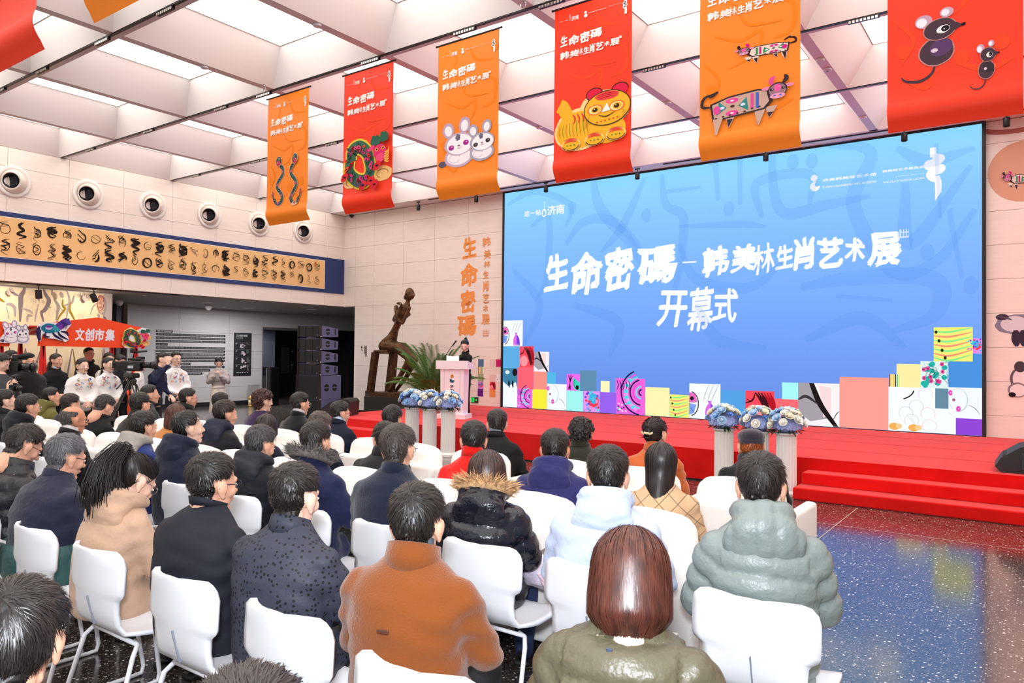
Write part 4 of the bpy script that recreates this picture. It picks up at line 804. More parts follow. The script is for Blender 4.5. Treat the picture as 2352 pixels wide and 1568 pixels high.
# calligraphy scroll on the left wall
sc = empty('calligraphy_scroll', (XL+0.02, 9, 3.42), label='long blue bordered scroll of black calligraphy on the left wall', cat='scroll')
o = np.array([XL+0.02, 9, 3.42]); M_blue = mat('scroll_blue', '#26386f', 0.7, bump=(90, .001))
MB().box((0, -8.6, 0), (0.02, 5.62, 0.995)).obj('backing', M_blue, sc)
MB().box((0.02, -8.5, 0.115), (0.026, 4.89, 0.885), 0).box((0.02, -8.5, 0.10), (0.024, 4.91, 0.90), 1).obj('paper', [mat('scroll_paper', '#f2c184', 0.8, var=(2, .05)), mat('scroll_edge', '#f4e8d8', 0.7)], sc)
p = Print((0.0275, 0, 0.5), (0, 1, 0), (0, 0, 1), (1, 0, 0), gap=0.001, step=0.0001)
r = random.Random(21)
for k in range(30):
    y0 = -3.6+0.275*k*1.03
    for row in (0, 1):
        cyy = 0.17-0.36*row+r.uniform(-.02, .02); bold = r.random() < 0.33; hw_ = r.uniform(.075, .12); hh = r.uniform(.13, .18)
        for s_ in range(r.randint(3, 6)):
            kind = r.random(); w = r.uniform(.03, .05) if bold else r.uniform(.009, .018)
            if kind < 0.35: P = [(y0+r.uniform(-hw_, 0), cyy+hh*r.uniform(-.8, 1)), (y0+r.uniform(0, hw_), cyy+hh*r.uniform(-.8, 1))]
            elif kind < 0.7:
                P = [(y0+r.uniform(-hw_, hw_)*.8, cyy+hh*.9)]
                for q in range(r.randint(3, 6)): P.append((y0+hw_*(1 if q % 2 else -1)*r.uniform(.2, 1), P[-1][1]-hh*r.uniform(.2, .5)))
            else: a0 = r.uniform(0, 6); P = [(y0+hw_*.8*math.cos(a0+q*.8), cyy+hh*.6*math.sin(a0+q*.8)) for q in range(r.randint(4, 8))]
            P = [(a, max(-.36, min(.36, b))) for a, b in P]; p.line(P, w, '#241a14')
p.rect(4.52, 0.20, 4.57, 0.33, '#c8702c'); p.obj('calligraphy', sc)
# ------------------------------------------------------------------ stage
st = empty('stage', (-5, 12.3, 0), label='low stage covered in red carpet in front of the video screen', cat='stage')
X0, X1 = -12.08-(-5), 5.12+5
MB().box((X0, STF-12.3, 0.02), (X1, YB-0.03-12.3, STZ)).obj('platform', M_red, st)
MB().box((X0+0.03, STF-12.3+0.02, 0), (X1, YB-12.4, 0.02)).obj('plinth_strip', M_black, st)
for y in (-1.25, -0.05, 1.15): MB().box((X0, y-0.006, STZ), (X1, y+0.006, STZ+0.002)).obj('carpet_seam', mat('carpet_seam', '#a80808', 0.95), st)
mb = MB()
for k in range(11): mb.box((-5.6+0.95*k, 2.16, STZ), (-5.48+0.95*k, 2.2, STZ+0.003))
mb.obj('tape_mark', mat('tape', '#e8b8b8', 0.5), st)
def steps(x0, x1, label):
    t = empty('stage_steps', ((x0+x1)/2, 9.65, 0), label=label, cat='steps'); w = (x1-x0)/2
    MB().rbox((0, 0.145-0.3+0.155, 0.0735), (2*w+0.06, 0.61, 0.147), 0.018, k=2).obj('step', M_red, t)
    MB().rbox((0, 0.145, 0.22), (2*w, 0.31, 0.147), 0.018, k=2).obj('step', M_red, t)
steps(-2.46, 5.1, 'two wide red carpeted steps at the right of the stage')
steps(-12.0, -9.75, 'red carpeted steps at the left end of the stage')

# ------------------------------------------------------------------ lectern
ang = math.radians(20); LX, LY = -9.60, 11.42
ld = empty('lectern', (LX, LY, STZ), ang, label='white lectern with a museum emblem on the stage', cat='lectern')
M_gl = mat('lectern_white', '#f3eef2', 0.35)
MB().cbox((0, 0, 0.045), (0.60, 0.42, 0.09)).obj('base', M_gl, ld)
V = [(-.235, -.15, .09), (.235, -.15, .09), (.235, .15, .09), (-.235, .15, .09), (-.25, -.15, .98), (.25, -.15, .98), (.25, .15, .98), (-.25, .15, .98)]
MB().add(V, [(0, 3, 2, 1), (4, 5, 6, 7), (0, 1, 5, 4), (1, 2, 6, 5), (2, 3, 7, 6), (3, 0, 4, 7)]).obj('body', M_gl, ld)
MB().box((-.17, -.156, .12), (-.16, -.15, .96)).box((.16, -.156, .12), (.17, -.15, .96)).obj('panel_edge', mat('lectern_edge', '#dfd6e2', 0.4), ld)
V = [(-.335, -.19, .98), (.335, -.19, .98), (.335, .19, .98), (-.335, .19, .98), (-.335, -.19, 1.15), (.335, -.19, 1.15), (.335, .19, 1.08), (-.335, .19, 1.08)]
MB().add(V, [(0, 3, 2, 1), (4, 5, 6, 7), (0, 1, 5, 4), (1, 2, 6, 5), (2, 3, 7, 6), (3, 0, 4, 7)]).obj('top', M_gl, ld)
p = Print((-0.0, -0.15, 0), (1, 0, 0), (0, 0, 1), (0, -1, 0), gap=0.002); p.ell(0, .84, .034, .034, '#c8873a'); p.ell(0, .755, .05, .045, '#1f5a70'); p.ell(.02, .785, .032, .028, '#f3eef2')
for k, ch in enumerate('济南韩美林艺术馆'): stretch(p, ch, -.04, .60-.085*k, .04, .67-.085*k, '#2c2c30', .012, .02)
p.obj('emblem', ld)
def onl(x, y, z): R = rotz(ang); q = R@np.array([x, y, z]); return (LX+q[0], LY+q[1], STZ+q[2])
t = empty('microphone', onl(-.22, .02, 1.10), ang, label='black gooseneck microphone on the lectern', cat='microphone')
MB().cbox((0, 0, 0.015), (.09, .07, .03)).obj('base', M_black, t)
MB().tube([(0, 0, .03), (0.02, .0, .16), (.10, .04, .30), (.16, .06, .38)], .007).obj('gooseneck', M_black, t)
MB().tube([(.14, .055, .35), (.21, .08, .45)], [.014, .017], n=10).obj('capsule', M_black, t)
t = MB().add([(-.16, -.05, 1.13), (.10, -.04, 1.13), (.12, .1, 1.12), (-.18, .1, 1.12), (-.17, -.02, 1.25), (-.02, -.03, 1.235), (.09, -.01, 1.25)], [(0, 1, 6, 5, 4)]).add([(-.16, -.05, 1.135), (.10, -.04, 1.134), (.12, .1, 1.122), (-.18, .1, 1.122)], [(0, 1, 2, 3)]).obj('speech_paper', mat('paper', '#fbf8fa', 0.7), label='white sheets of paper standing on the lectern top', cat='paper')
t.location = (LX, LY, STZ); t.rotation_euler = (0, 0, ang)

# ------------------------------------------------------------------ flower columns
def fluted():
    n = 20; V = []; prof = [(0.0, 0.125), (0.04, 0.125)]; z = [(0.0, .155, 0), (0.03, .155, 0), (0.05, .135, 0), (0.06, .125, 1), (0.74, .122, 1), (0.75, .135, 0), (0.765, .145, 0), (0.775, .145, 0)]
    m = n*4
    for zz, r, fl in z:
        for i in range(m):
            a = 2*PI*i/m; rr_ = r-(0.010*(0.5-0.5*math.cos(2*PI*i/4))**1 if fl else 0); V.append((rr_*math.cos(a), rr_*math.sin(a), zz))
    F = [(i*m+j, i*m+(j+1) % m, (i+1)*m+(j+1) % m, (i+1)*m+j) for i in range(len(z)-1) for j in range(m)]+[tuple(range(7*m, 8*m))]
    mb = MB(); mb.add(V, F); return mb
M_col = mat('column_white', '#f2eee9', 0.5)
def rose_mesh(col, seed):
    r = random.Random(seed); mb = MB(); mb.ell((0, 0, 0.012), (0.016, 0.016, 0.018), nu=8, nv=6)
    for ring, (nn, rad, hh, tilt) in enumerate(((3, .016, .030, .15), (5, .026, .030, .5), (6, .036, .024, .9))):
        for k in range(nn):
            a = 2*PI*k/nn+ring*0.6; u = np.array([math.cos(a), math.sin(a), 0]); w = np.array([-math.sin(a), math.cos(a), 0]); P = []
            for i in range(3):
                for j in (-1, 0, 1):
                    rr_ = rad*(0.35+0.35*i)+0.004*(i == 2)*tilt; z = -0.005+hh*(i/2)*(1.1-tilt*0.35)-0.004*abs(j); P.append(u*rr_+w*(j*rad*(0.55+0.2*i))*(1-.12*i)+np.array([0, 0, z])-u*abs(j)*rad*.28)
            mb.add(P, [(i*3+j, i*3+j+1, i*3+j+4, i*3+j+3) for i in range(2) for j in range(2)])
    return mb.data('rose', mat('petal_'+col, col, 0.6, var=(40, .08)), True)
ROSES = [rose_mesh(c, k) for k, c in enumerate(('#fbf7ee', '#f8f0d8', '#b8d8f6', '#9cc8f2', '#6f9ee8'))]
M_leaf = mat('leaf_dark', '#2f4a2a', 0.5, var=(12, .3)); M_euc = mat('leaf_eucalyptus', '#6f8472', 0.6, var=(20, .2)); M_hyd = mat('hydrangea', '#a3b4f4', 0.7, var=(45, .2))
def leafq(mb, base, d, L, w, mi=0, up=(0, 0, 1)):
    base = np.asarray(base, float); d = np.asarray(d, float); d = d/np.linalg.norm(d); s = np.cross(d, up); s /= max(np.linalg.norm(s), 1e-6); nrm = np.cross(s, d)
    mb.add([base, base+d*L*.35+s*w/2+nrm*w*.1, base+d*L*.75+s*w*.35, base+d*L-nrm*L*.08, base+d*L*.75-s*w*.35, base+d*L*.35-s*w/2+nrm*w*.1], [(0, 1, 2, 3), (0, 3, 4, 5)], mi)
def bouquet(x, y, z, seed, label):
    r = random.Random(seed); t = empty('bouquet', (x, y, z), r.uniform(0, 6), label=label, cat='flowers', group='blue and white bouquets on the columns')
    mb = MB()
    for k in range(260):
        a = r.uniform(0, 2*PI); e = r.uniform(-.15, .5); R = .19; c = np.array([R*math.cos(a)*math.cos(e), R*math.sin(a)*math.cos(e), .07+.10*math.sin(e)])
        d = c-np.array([0, 0, .06]); d /= np.linalg.norm(d); u = np.cross(d, (0, 0, 1)); u /= np.linalg.norm(u); w = np.cross(u, d); s = .017
        mb.add([c+d*.004, c+u*s, c+w*s, c-u*s, c-w*s], [(0, 1, 2), (0, 2, 3), (0, 3, 4), (0, 4, 1)])
    mb.ell((0, 0, .10), (.175, .175, .10), nu=12, nv=8); mb.obj('hydrangea_blooms', M_hyd, t, kind='stuff')
    for k in range(30):
        a = k*2.4+r.uniform(-.2, .2); e = -0.05+1.55*(k/30)**.85; R = np.array([.215, .215, .19]); c = np.array([R[0]*math.cos(a)*math.cos(e), R[1]*math.sin(a)*math.cos(e), .10+R[2]*math.sin(e)])
        m = ROSES[r.choice((0, 0, 1, 2, 2, 3, 4))] if e > .25 else ROSES[r.choice((2, 3, 3, 0))]
        d = Vector(c-np.array([0, 0, .04])).normalized(); o = link('rose', m, t, tuple(c)); o.rotation_euler = d.to_track_quat('Z', 'Y').to_euler(); s = r.uniform(1.25, 1.75)*(0.6 if m == ROSES[4] else 1); o.scale = (s, s, s)
    mb = MB()
    for k in range(30):
        a = r.uniform(0, 2*PI); leafq(mb, (.12*math.cos(a), .12*math.sin(a), .04), (math.cos(a), math.sin(a), r.uniform(-.9, .1)), r.uniform(.08, .13), .03)
    for k in range(16):
        a = r.uniform(0, 2*PI); e = r.uniform(.2, 1.3); d = np.array([math.cos(a)*math.cos(e), math.sin(a)*math.cos(e), math.sin(e)]); L = r.uniform(.20, .31); mb.tube([np.array([0, 0, .08]), np.array([0, 0, .08])+d*L], .0018, 1, 4)
        for q in range(9): b = np.array([0, 0, .08])+d*L*(.5+.06*q); aa = q*2.4; leafq(mb, b, (math.cos(aa), math.sin(aa), .5), .022, .018, 1)
    mb.obj('foliage', [M_leaf, M_euc], t, kind='stuff')
fm = fluted()
cw = ['leftmost', 'second', 'third, beside the lectern', 'fourth, left one of the right-hand three', 'fifth, behind the man in the flat cap', 'last, right by the steps']
for k, (x, wl_) in enumerate(zip((-9.05, -8.64, -8.22, -3.44, -2.98, -2.64), cw)):
    y = 9.62; c = fm.obj('flower_column', M_col) if False else None
    me = fm.data('flower_column', M_col) if k == 0 else me
    o = link('flower_column', me, None, (x, y, 0), (0, 0, .1*k), label='white fluted column with flowers, '+wl_, cat='column', group='white fluted columns before the stage')
    bouquet(x, y, 0.775, 40+k, 'blue and white rose bouquet on the column '+('furthest left', 'second from the left', 'nearest the lectern', 'left of the man in the flat cap', 'behind the man in the flat cap', 'beside the right-hand steps')[k])

# ------------------------------------------------------------------ bronze sculpture
MB().box((-13.62, 12.75, 0), (-12.13, 13.95, 0.66)).obj('plinth', mat('plinth_black', '#1d1c1c', 0.5), label='low black plinth under the bronze sculpture', cat='plinth')
pp = MB().box((-12.42, 12.745, .42), (-12.22, 12.75, .60)).obj('plinth_plate', mat('plate', '#4a4040', .3, metal=.5), bpy.data.objects['plinth'])
SYc = 13.25
def sp_(x, y): q = at(840+x/4.61, 640+y/4.61, 1, SYc); return np.array([q[0], q[1], q[2]])
sc_ = empty('bronze_sculpture', (-12.9, SYc, .66), label='tall bronze sculpture of a slender woman seated on a high stool', cat='sculpture'); S0 = np.array([-12.9, SYc, .66])
M_br = mat('bronze', '#5a3f29', 0.42, metal=0.75, bump=(26, .02), var=(9, .35))
mb = MB(); q = lambda x, y, dy=0.0: sp_(x, y)-S0+np.array([0, dy, 0])
mb.loft([(*q(215, 730), .13, .14), (*q(225, 700), .205, .20), (*q(250, 650), .19, .19), (*q(285, 600), .13, .13), (*q(310, 540), .095, .10), (*q(335, 490), .09, .10), (*q(365, 430), .12, .11), (*q(395, 370), .145, .12), (*q(415, 315), .15, .11), (*q(430, 280), .11, .09), (*q(443, 250), .055, .06), (*q(462, 205), .05, .055), (*q(470, 190), .055, .06)])
mb.ell(q(468, 160), (.105, .13, .155), R=roty(-.15)); mb.ell(q(492, 182), (.05, .07, .07)); mb.ell(q(516, 172), (.018, .02, .03)); mb.ell(q(425, 200), (.06, .06, .06)); mb.ell(q(425, 192, .0), (.05, .05, .05)); mb.ell(q(440, 185), (.07, .08, .10))
for dy, s in ((-.10, 1), (.10, .97)):
    mb.seg(q(225, 715, dy), q(370, 730, dy), .15, .13); mb.seg(q(370, 730, dy), q(495, 850, dy), .13, .085)
    mb.seg(q(495, 855, dy), q(400, 1030, dy*1.2), .085, .06); mb.seg(q(400, 1030, dy*1.2), q(300, 1165, dy*1.2), .06, .045); mb.seg(q(300, 1165, dy*1.2), q(275, 1200, dy*1.2), .05, .03)
mb.seg(q(330, 1090, -.1), q(300, 1120, -.1), .05, .04)
mb.ell(q(430, 385), (.07, .07, .08)); mb.ell(q(455, 375), (.05, .06, .06))
mb.seg(q(475, 310, -.05), q(430, 470, -.13), .055, .045); mb.seg(q(430, 470, -.13), q(345, 420, -.10), .045, .035)
mb.seg(q(350, 300, -.09), q(370, 450, -.12), .055, .05); mb.seg(q(370, 450, -.12), q(420, 280, -.15), .048, .035); mb.ell(q(395, 262, -.14), (.09, .04, .035))
mb.seg(q(345, 330, .05), q(300, 430, .05), .07, .085); mb.seg(q(300, 430, .05), q(345, 470, .03), .08, .05)
V, F, N = remesh(mb, .022, 4); MB().add(V, F).obj('figure', M_br, sc_, True)
V1, F1 = sph(10, 6)
MB().lathe([(.02, 0)], 3) if False else None
mb = MB()
for d, dy in (((0, 0), 0),): 
    for x, yy in ((455, 150), (490, 145)): mb.ell(q(x+6, yy+2, -.12), (.022, .012, .008), R=roty(-.2))
mb.obj('eye_relief', mat('bronze_dark', '#2c1c12', .5, metal=.6), sc_, True)
for (xa, xb, dy) in ((190, 135, -.28), (300, 268, .0), (215, 165, .25)):
    a, b = q(xa, 780, dy), q(xb, 1200, dy); mb = MB(); h = .07
    V = [b+np.array([i*h, j*h, 0]) for i, j in ((-1, -1), (1, -1), (1, 1), (-1, 1))]+[a+np.array([i*h, j*h, 0]) for i, j in ((-1, -1), (1, -1), (1, 1), (-1, 1))]
    mb.add(V, [(0, 3, 2, 1), (4, 5, 6, 7), (0, 1, 5, 4), (1, 2, 6, 5), (2, 3, 7, 6), (3, 0, 4, 7)]).obj('stool_leg', M_br, sc_)
MB().rbox(q(240, 775)+np.array([0, 0, 0]), (.46, .6, .09), .02, k=2).obj('stool_seat', M_br, sc_)
MB().box((-.62, -.42, 0), (.52, .42, .11)).obj('base', M_br, sc_)

# ------------------------------------------------------------------ potted palm
pt = empty('potted_palm', (-10.75, 12.15, STZ), label='green potted areca palm on the stage beside the lectern', cat='plant')
MB().lathe([(.14, 0), (.19, .02), (.21, .28), (.19, .30), (.17, .27)], 24).obj('pot', mat('pot_white', '#e8e2dc', .4), pt, True)
r = random.Random(3); M_fr = mat('palm_green', '#3f6a1e', 0.5, var=(6, .35)); M_stem = mat('palm_stem', '#6f7c34', 0.5)
for k in range(34):
    a = k*2.399; el = 1.50-0.70*(k/34)**1.1; L = r.uniform(1.05, 1.45)*(1 if k < 20 else .8); P = []
    for i in range(14):
        s = i/13; e = el-0.95*s**1.8*(0.6+0.5*(k/34)); P.append((0, 0)) if False else None
        if i == 0: pos = np.array([.05*math.cos(a), .05*math.sin(a), .25]); P = [pos]
        else: P.append(P[-1]+np.array([math.cos(a)*math.cos(e), math.sin(a)*math.cos(e), math.sin(e)])*L/13)
    P = np.array(P); mb = MB(); mb.tube(P, [.010*(1-.8*i/13) for i in range(14)], 1, 5)
    for i in range(42):
        s = .25+.75*i/41; j = min(12, int(s*13)); f = s*13-j; b = P[j]*(1-f)+P[j+1]*f; d = P[j+1]-P[j]; d /= np.linalg.norm(d); side = np.cross(d, (0, 0, 1)); side /= max(np.linalg.norm(side), 1e-6)
        Lf = .30*math.sin(min(1, .25+s*.85)*PI*.86)+.05
        for sg in (-1, 1):
            dd = d*.95+side*sg*.7+np.array([0, 0, -.15]); dd /= np.linalg.norm(dd); w = .0062; wv = np.cross(dd, side*sg+np.array([0, 0, .5])); wv /= np.linalg.norm(wv)
            mb.add([b, b+dd*Lf*.5+wv*w, b+dd*Lf+np.array([0, 0, -.25*Lf*Lf*3]), b+dd*Lf*.5-wv*w], [(0, 1, 2, 3)], 0)
    mb.obj('frond', [M_fr, M_stem], pt)

# ------------------------------------------------------------------ loudspeakers
M_spk = mat('speaker_black', '#19181a', 0.55, bump=(300, .001)); M_side = mat('speaker_side', '#62648c', 0.45, bump=(250, .001)); M_gr = mat('speaker_grille', '#0e0d0e', 0.7, bump=(500, .002))
def cab(z0, w, h, d, taper, label, double=False, back=0.0):
    t = empty('line_array_speaker', (-15.02, 12.55+back, z0), math.radians(3), label=label, cat='loudspeaker', group='tall stack of black loudspeakers')
    V = [(-w, 0, 0), (0, 0, 0), (0, d, taper*.35), (-w, d, taper*.35), (-w, 0, h), (0, 0, h), (0, d, h-taper), (-w, d, h-taper)]
    MB().add(V, [(0, 3, 2, 1), (4, 5, 6, 7), (0, 1, 5, 4), (1, 2, 6, 5), (2, 3, 7, 6), (3, 0, 4, 7)]).obj('cabinet', M_side, t)
    mb = MB().box((-w+.02, -.025, .012), (-.02, -.001, h-.012)); mb.obj('grille', M_gr, t)
    if not double:
        for x in (-w*.66, -w*.34): MB().box((x-.004, -.03, .012), (x+.004, -.024, h-.012)).obj('grille_bar', M_spk, t)
    MB().box((-.02, -.04, 0), (.006, .03, h)).obj('rigging', mat('rig', '#2c2320', .5), t); MB().box((-w-.006, -.04, 0), (-w+.02, .03, h)).obj('rigging', mat('rig', '#2c2320', .5), t)
    for y in ((.24,) if not double else (.22, .50)):
        n = 20; zc = h*.5; rr_ = .075 if not double else .085; a = [2*PI*i/n for i in range(n)]
        for lo, hi in ((.12, .88), (1.12, 1.88)):
            pts = [(y+rr_*math.cos(PI*x), zc+rr_*math.sin(PI*x)+(.008 if lo < 1 else -.008)) for x in np.linspace(lo*0+(.04 if lo < 1 else 1.04), (.96 if lo < 1 else 1.96), 12)]
            MB().prism(pts, (0, 0, 0), (0, 1, 0), (0, 0, 1), (1, 0, 0), 0.0, .003).obj('handle_cup', mat('cup_black', '#060607', .4), t)
    if not double: MB().rbox((.002, .50, h*.48), (.006, .05, .15), .002, k=1).obj('handle_slot', mat('cup_black', '#060607'), t)
    MB().cbox((.01, -.01, .02), (.03, .03, .03)).cbox((-.09, -.03, .06), (.02, .01, .03)).obj('pin', mat('pin', '#d8d8dc', .3, metal=.7), t)
cab(0.0, .86, .50, .72, 0, 'lowest subwoofer of the tall black speaker stack', True)
cab(0.505, .86, .625, .72, 0, 'second subwoofer from the floor, with two round side handles', True)
for k, n_ in enumerate(('lowest', 'second lowest', 'second highest', 'topmost')): cab(1.135+.325*k, .82, .31, .60, .075, n_+' tapered speaker box at the top part of the tall stack', False, .0+.0*k)
def wedge(x, y, z, rz, label, s=1.0):
    t = empty('stage_monitor', (x, y, z), rz, label=label, cat='loudspeaker'); w = .33*s; pf = []
    for u, v in ((-.30, 0), (.30, 0), (.36, .07), (.30, .17), (.12, .30), (-.10, .36), (-.26, .36), (-.32, .30)): pf.append((u*s, v*s))
    MB().prism(pf, (0, 0, 0), (0, 1, 0), (0, 0, 1), (1, 0, 0), -w, w).obj('cabinet', M_spk, t)
    a = np.array([0, .30*s, .17*s]); b = np.array([0, -.10*s, .36*s]); u = (b-a); n = np.cross((1, 0, 0), u); n /= np.linalg.norm(n)
    if n[2] < 0: n = -n
    V = [a+u*.05+np.array([-w*.9, 0, 0])+n*.012, a+u*.05+np.array([w*.9, 0, 0])+n*.012, a+u*.98+np.array([w*.9, 0, 0])+n*.012, a+u*.98+np.array([-w*.9, 0, 0])+n*.012]
    MB().add(V+[v-n*.014 for v in V], [(0, 1, 2, 3), (0, 4, 5, 1), (1, 5, 6, 2), (2, 6, 7, 3), (3, 7, 4, 0)]).obj('grille', M_gr, t)
    for sx in (-1, 1):
        MB().rbox((sx*w, -.02, .14*s), (.012, .26*s, .20*s), .005, k=1).obj('side_panel', mat('panel_dark', '#101011', .4), t)
        MB().rbox((sx*(w+.005), -.03, .08*s), (.012, .16*s, .035*s), .005, k=1).obj('handle', mat('cup_black', '#060607'), t)
        MB().tube([(sx*(w+.004), -.02, .19*s), (sx*(w+.012), -.02, .19*s)], .025*s, n=14).obj('socket', mat('cup_black', '#060607'), t)
    return t
wedge(-11.8, 10.40, STZ, math.radians(120), 'black wedge monitor at the left corner of the stage', .95)
wedge(-0.12, 10.45, STZ, math.radians(92), 'black wedge monitor at the right edge of the picture on the stage', .98)
MB().tube([(-12.0, 10.5, STZ+.05), (-12.2, 10.4, STZ+.01), (-12.4, 10.3, .2), (-12.6, 10.5, .012), (-13.5, 11.4, .012), (-14.6, 12.3, .012)], .012, n=6).obj('speaker_cable', M_black, smooth=True, label='black cable running from the left stage monitor to the speaker stack', cat='cable')

# ------------------------------------------------------------------ side lobby
p = Print((XG+0.018, 0, 0), (0, 1, 0), (0, 0, 1), (1, 0, 0), gap=0.001, step=.0006)
g = lambda x, y: (lambda q: (q[1], q[2]))(at(280+x/5.6, 720+y/5.6, 0, XG+.018))
rr = random.Random(4)
y0, _ = g(440, 300); zt = g(440, 222)[1]
rows = [(650, 222), (1330, 278), (1330, 318), (1330, 358), (588, 388), (1328, 438), (1328, 478), (1328, 520), (1326, 560), (1325, 600), (885, 636), (1324, 672), (1140, 710), (1040, 750)]
for k, (xr, yy) in enumerate(rows):
    a = g(440, 222); z = zt-0.0975*k; y1 = g(xr, 400)[0]; p.rect(a[0], z-.034, y1, z+.034, '#1b1a1c')
    if k == 0:
        V, F = glyphs('韩美林艺术馆落成记', 0.02); w = V[:, 0].max(); p.mb.add([p.P(a[0]+.03+v[0]*(y1-a[0]-.06)/w, z-.018+v[1]*.05, v[2]) for v in V], F, p.mi('#c8c4c4'))
    else:
        y = a[0]+.02
        while y < y1-.05:
            w = rr.choice((.022, .026, .03)); 
            p.mb.add([p.P(y, z-.012), p.P(y+w, z-.012), p.P(y+w, z+rr.uniform(.0, .016)), p.P(y, z+.014)], [(0, 1, 2, 3)], p.mi('#8a8788')); y += w+.012
p.rect(g(1100, 400)[0], zt-.0975*14-.034, g(1200, 400)[0]+.2, zt-.0975*14+.034, '#1b1a1c')
p.obj('wall_text', wg)
t = empty('floor_directory', (XG+.02, g(1550, 500)[0], g(1550, 795)[1]), label='black museum floor directory panel on the grey lobby wall', cat='sign')
a = g(1436, 795); c = g(1668, 250); w = (c[0]-a[0])/2; h = c[1]-a[1]
MB().box((0, -w, 0), (.02, w, h)).obj('panel', mat('directory_black', '#1c1b1d', .4), t)
p = Print((.02, 0, 0), (0, 1, 0), (0, 0, 1), (1, 0, 0), gap=.001)
def tx(p, s, x, z, size, c): V, F = glyphs(s, .01); p.mb.add([p.P(x+v[0]*size, z+v[1]*size, v[2]) for v in V], F, p.mi(c))
tx(p, '艺术馆平面图', -w*.8, h*.915, .07, '#c4c0c0'); tx(p, 'ART MUSEUM', -w*.8, h*.885, .04, '#8c8888'); tx(p, 'FLOOR GUIDE', -w*.8, h*.86, .04, '#8c8888')
for k, n_ in enumerate(('4F', '3F', '2F', '1F')):
    z = h*(.78-.175*k); p.rect(-w*.85, z, w*.3, z+.006, '#6c6868'); p.rect(w*.38, z, w*.85, z+.006, '#6c6868'); tx(p, n_, -w*.85, z-.07, .06, '#b0acac')
    for q in range(7): xx = -w*.4+w*.6*rr.random(); zz = z-.05-.16*rr.random(); p.rect(xx, zz, xx+.06, zz+.045, '#a99aa0')
    for q in range(2+2*k if k < 3 else 7): p.rect(w*.4, z-.035-.026*q, w*(.5+.3*rr.random()), z-.028-.026*q, '#8c8888')
for k in range(7): p.rect(-w*.75+w*.2*k, h*.06, -w*.75+w*.2*k+.03, h*.06+.03, '#b0acac')
p.obj('plan_print', t)
XLf = -22.78
gl = lambda x, y: (lambda q: (q[1], q[2]))(at(280+x/5.6, 720+y/5.6, 0, XLf))
a, c = gl(2045, 770), gl(2150, 432)
t = MB().box((XLf, a[0], a[1]), (XLf+.02, c[0], c[1])).obj('lift_directory', mat('directory_black', '#1c1b1d'), label='narrow black sign on the blue-grey wall inside the lobby doorway', cat='sign')
for (x0, y0, x1, y1), l in (((2172, 468, 2197, 510), 'small black lift indicator right of the narrow sign'), ((2168, 605, 2195, 722), 'slim black lift call panel right of the narrow sign')):
    a, c = gl(x0, y1), gl(x1, y0); MB().box((XLf, a[0], a[1]), (XLf+.02, c[0], c[1])).box((XLf+.02, (a[0]+c[0])/2-.01, (a[1]+c[1])/2), (XLf+.022, (a[0]+c[0])/2+.01, (a[1]+c[1])/2+.02), 1).obj('lift_call_station', [mat('directory_black', '#1c1b1d'), mat('btn', '#c8c8cc')], label=l, cat='control panel')
b = at(660, 930, 2, 0); t = empty('black_pillar', (-20.3, 14.95, 0), label='slim black information pillar standing in the lobby', cat='pillar')
MB().rbox((0, 0, .62), (.42, .34, 1.24), .02, k=2).obj('body', mat('gloss_black', '#0a090a', .15), t); MB().box((.0, -.175, .08), (.015, -.17, 1.2)).obj('light_line', mat('pillar_line', '#9a9aa2', .3), t)
b = at(676, 938, 2, 0); t = empty('brass_lantern', (-20.3, 14.2, 0), label='small brass lantern standing on the floor by the lobby wall', cat='lantern')
MB().lathe([(.07, 0), (.08, .02), (.08, .05), (.06, .06)], 16).lathe([(.075, .24), (.08, .27), (.03, .33), (.01, .36)], 16).obj('body', mat('brass', '#b8924a', .3, metal=.8), t, True)
MB().lathe([(.06, .06), (.065, .15), (.06, .24)], 16).obj('glass', mat('lantern_glass', '#e8c890', .2), t, True)

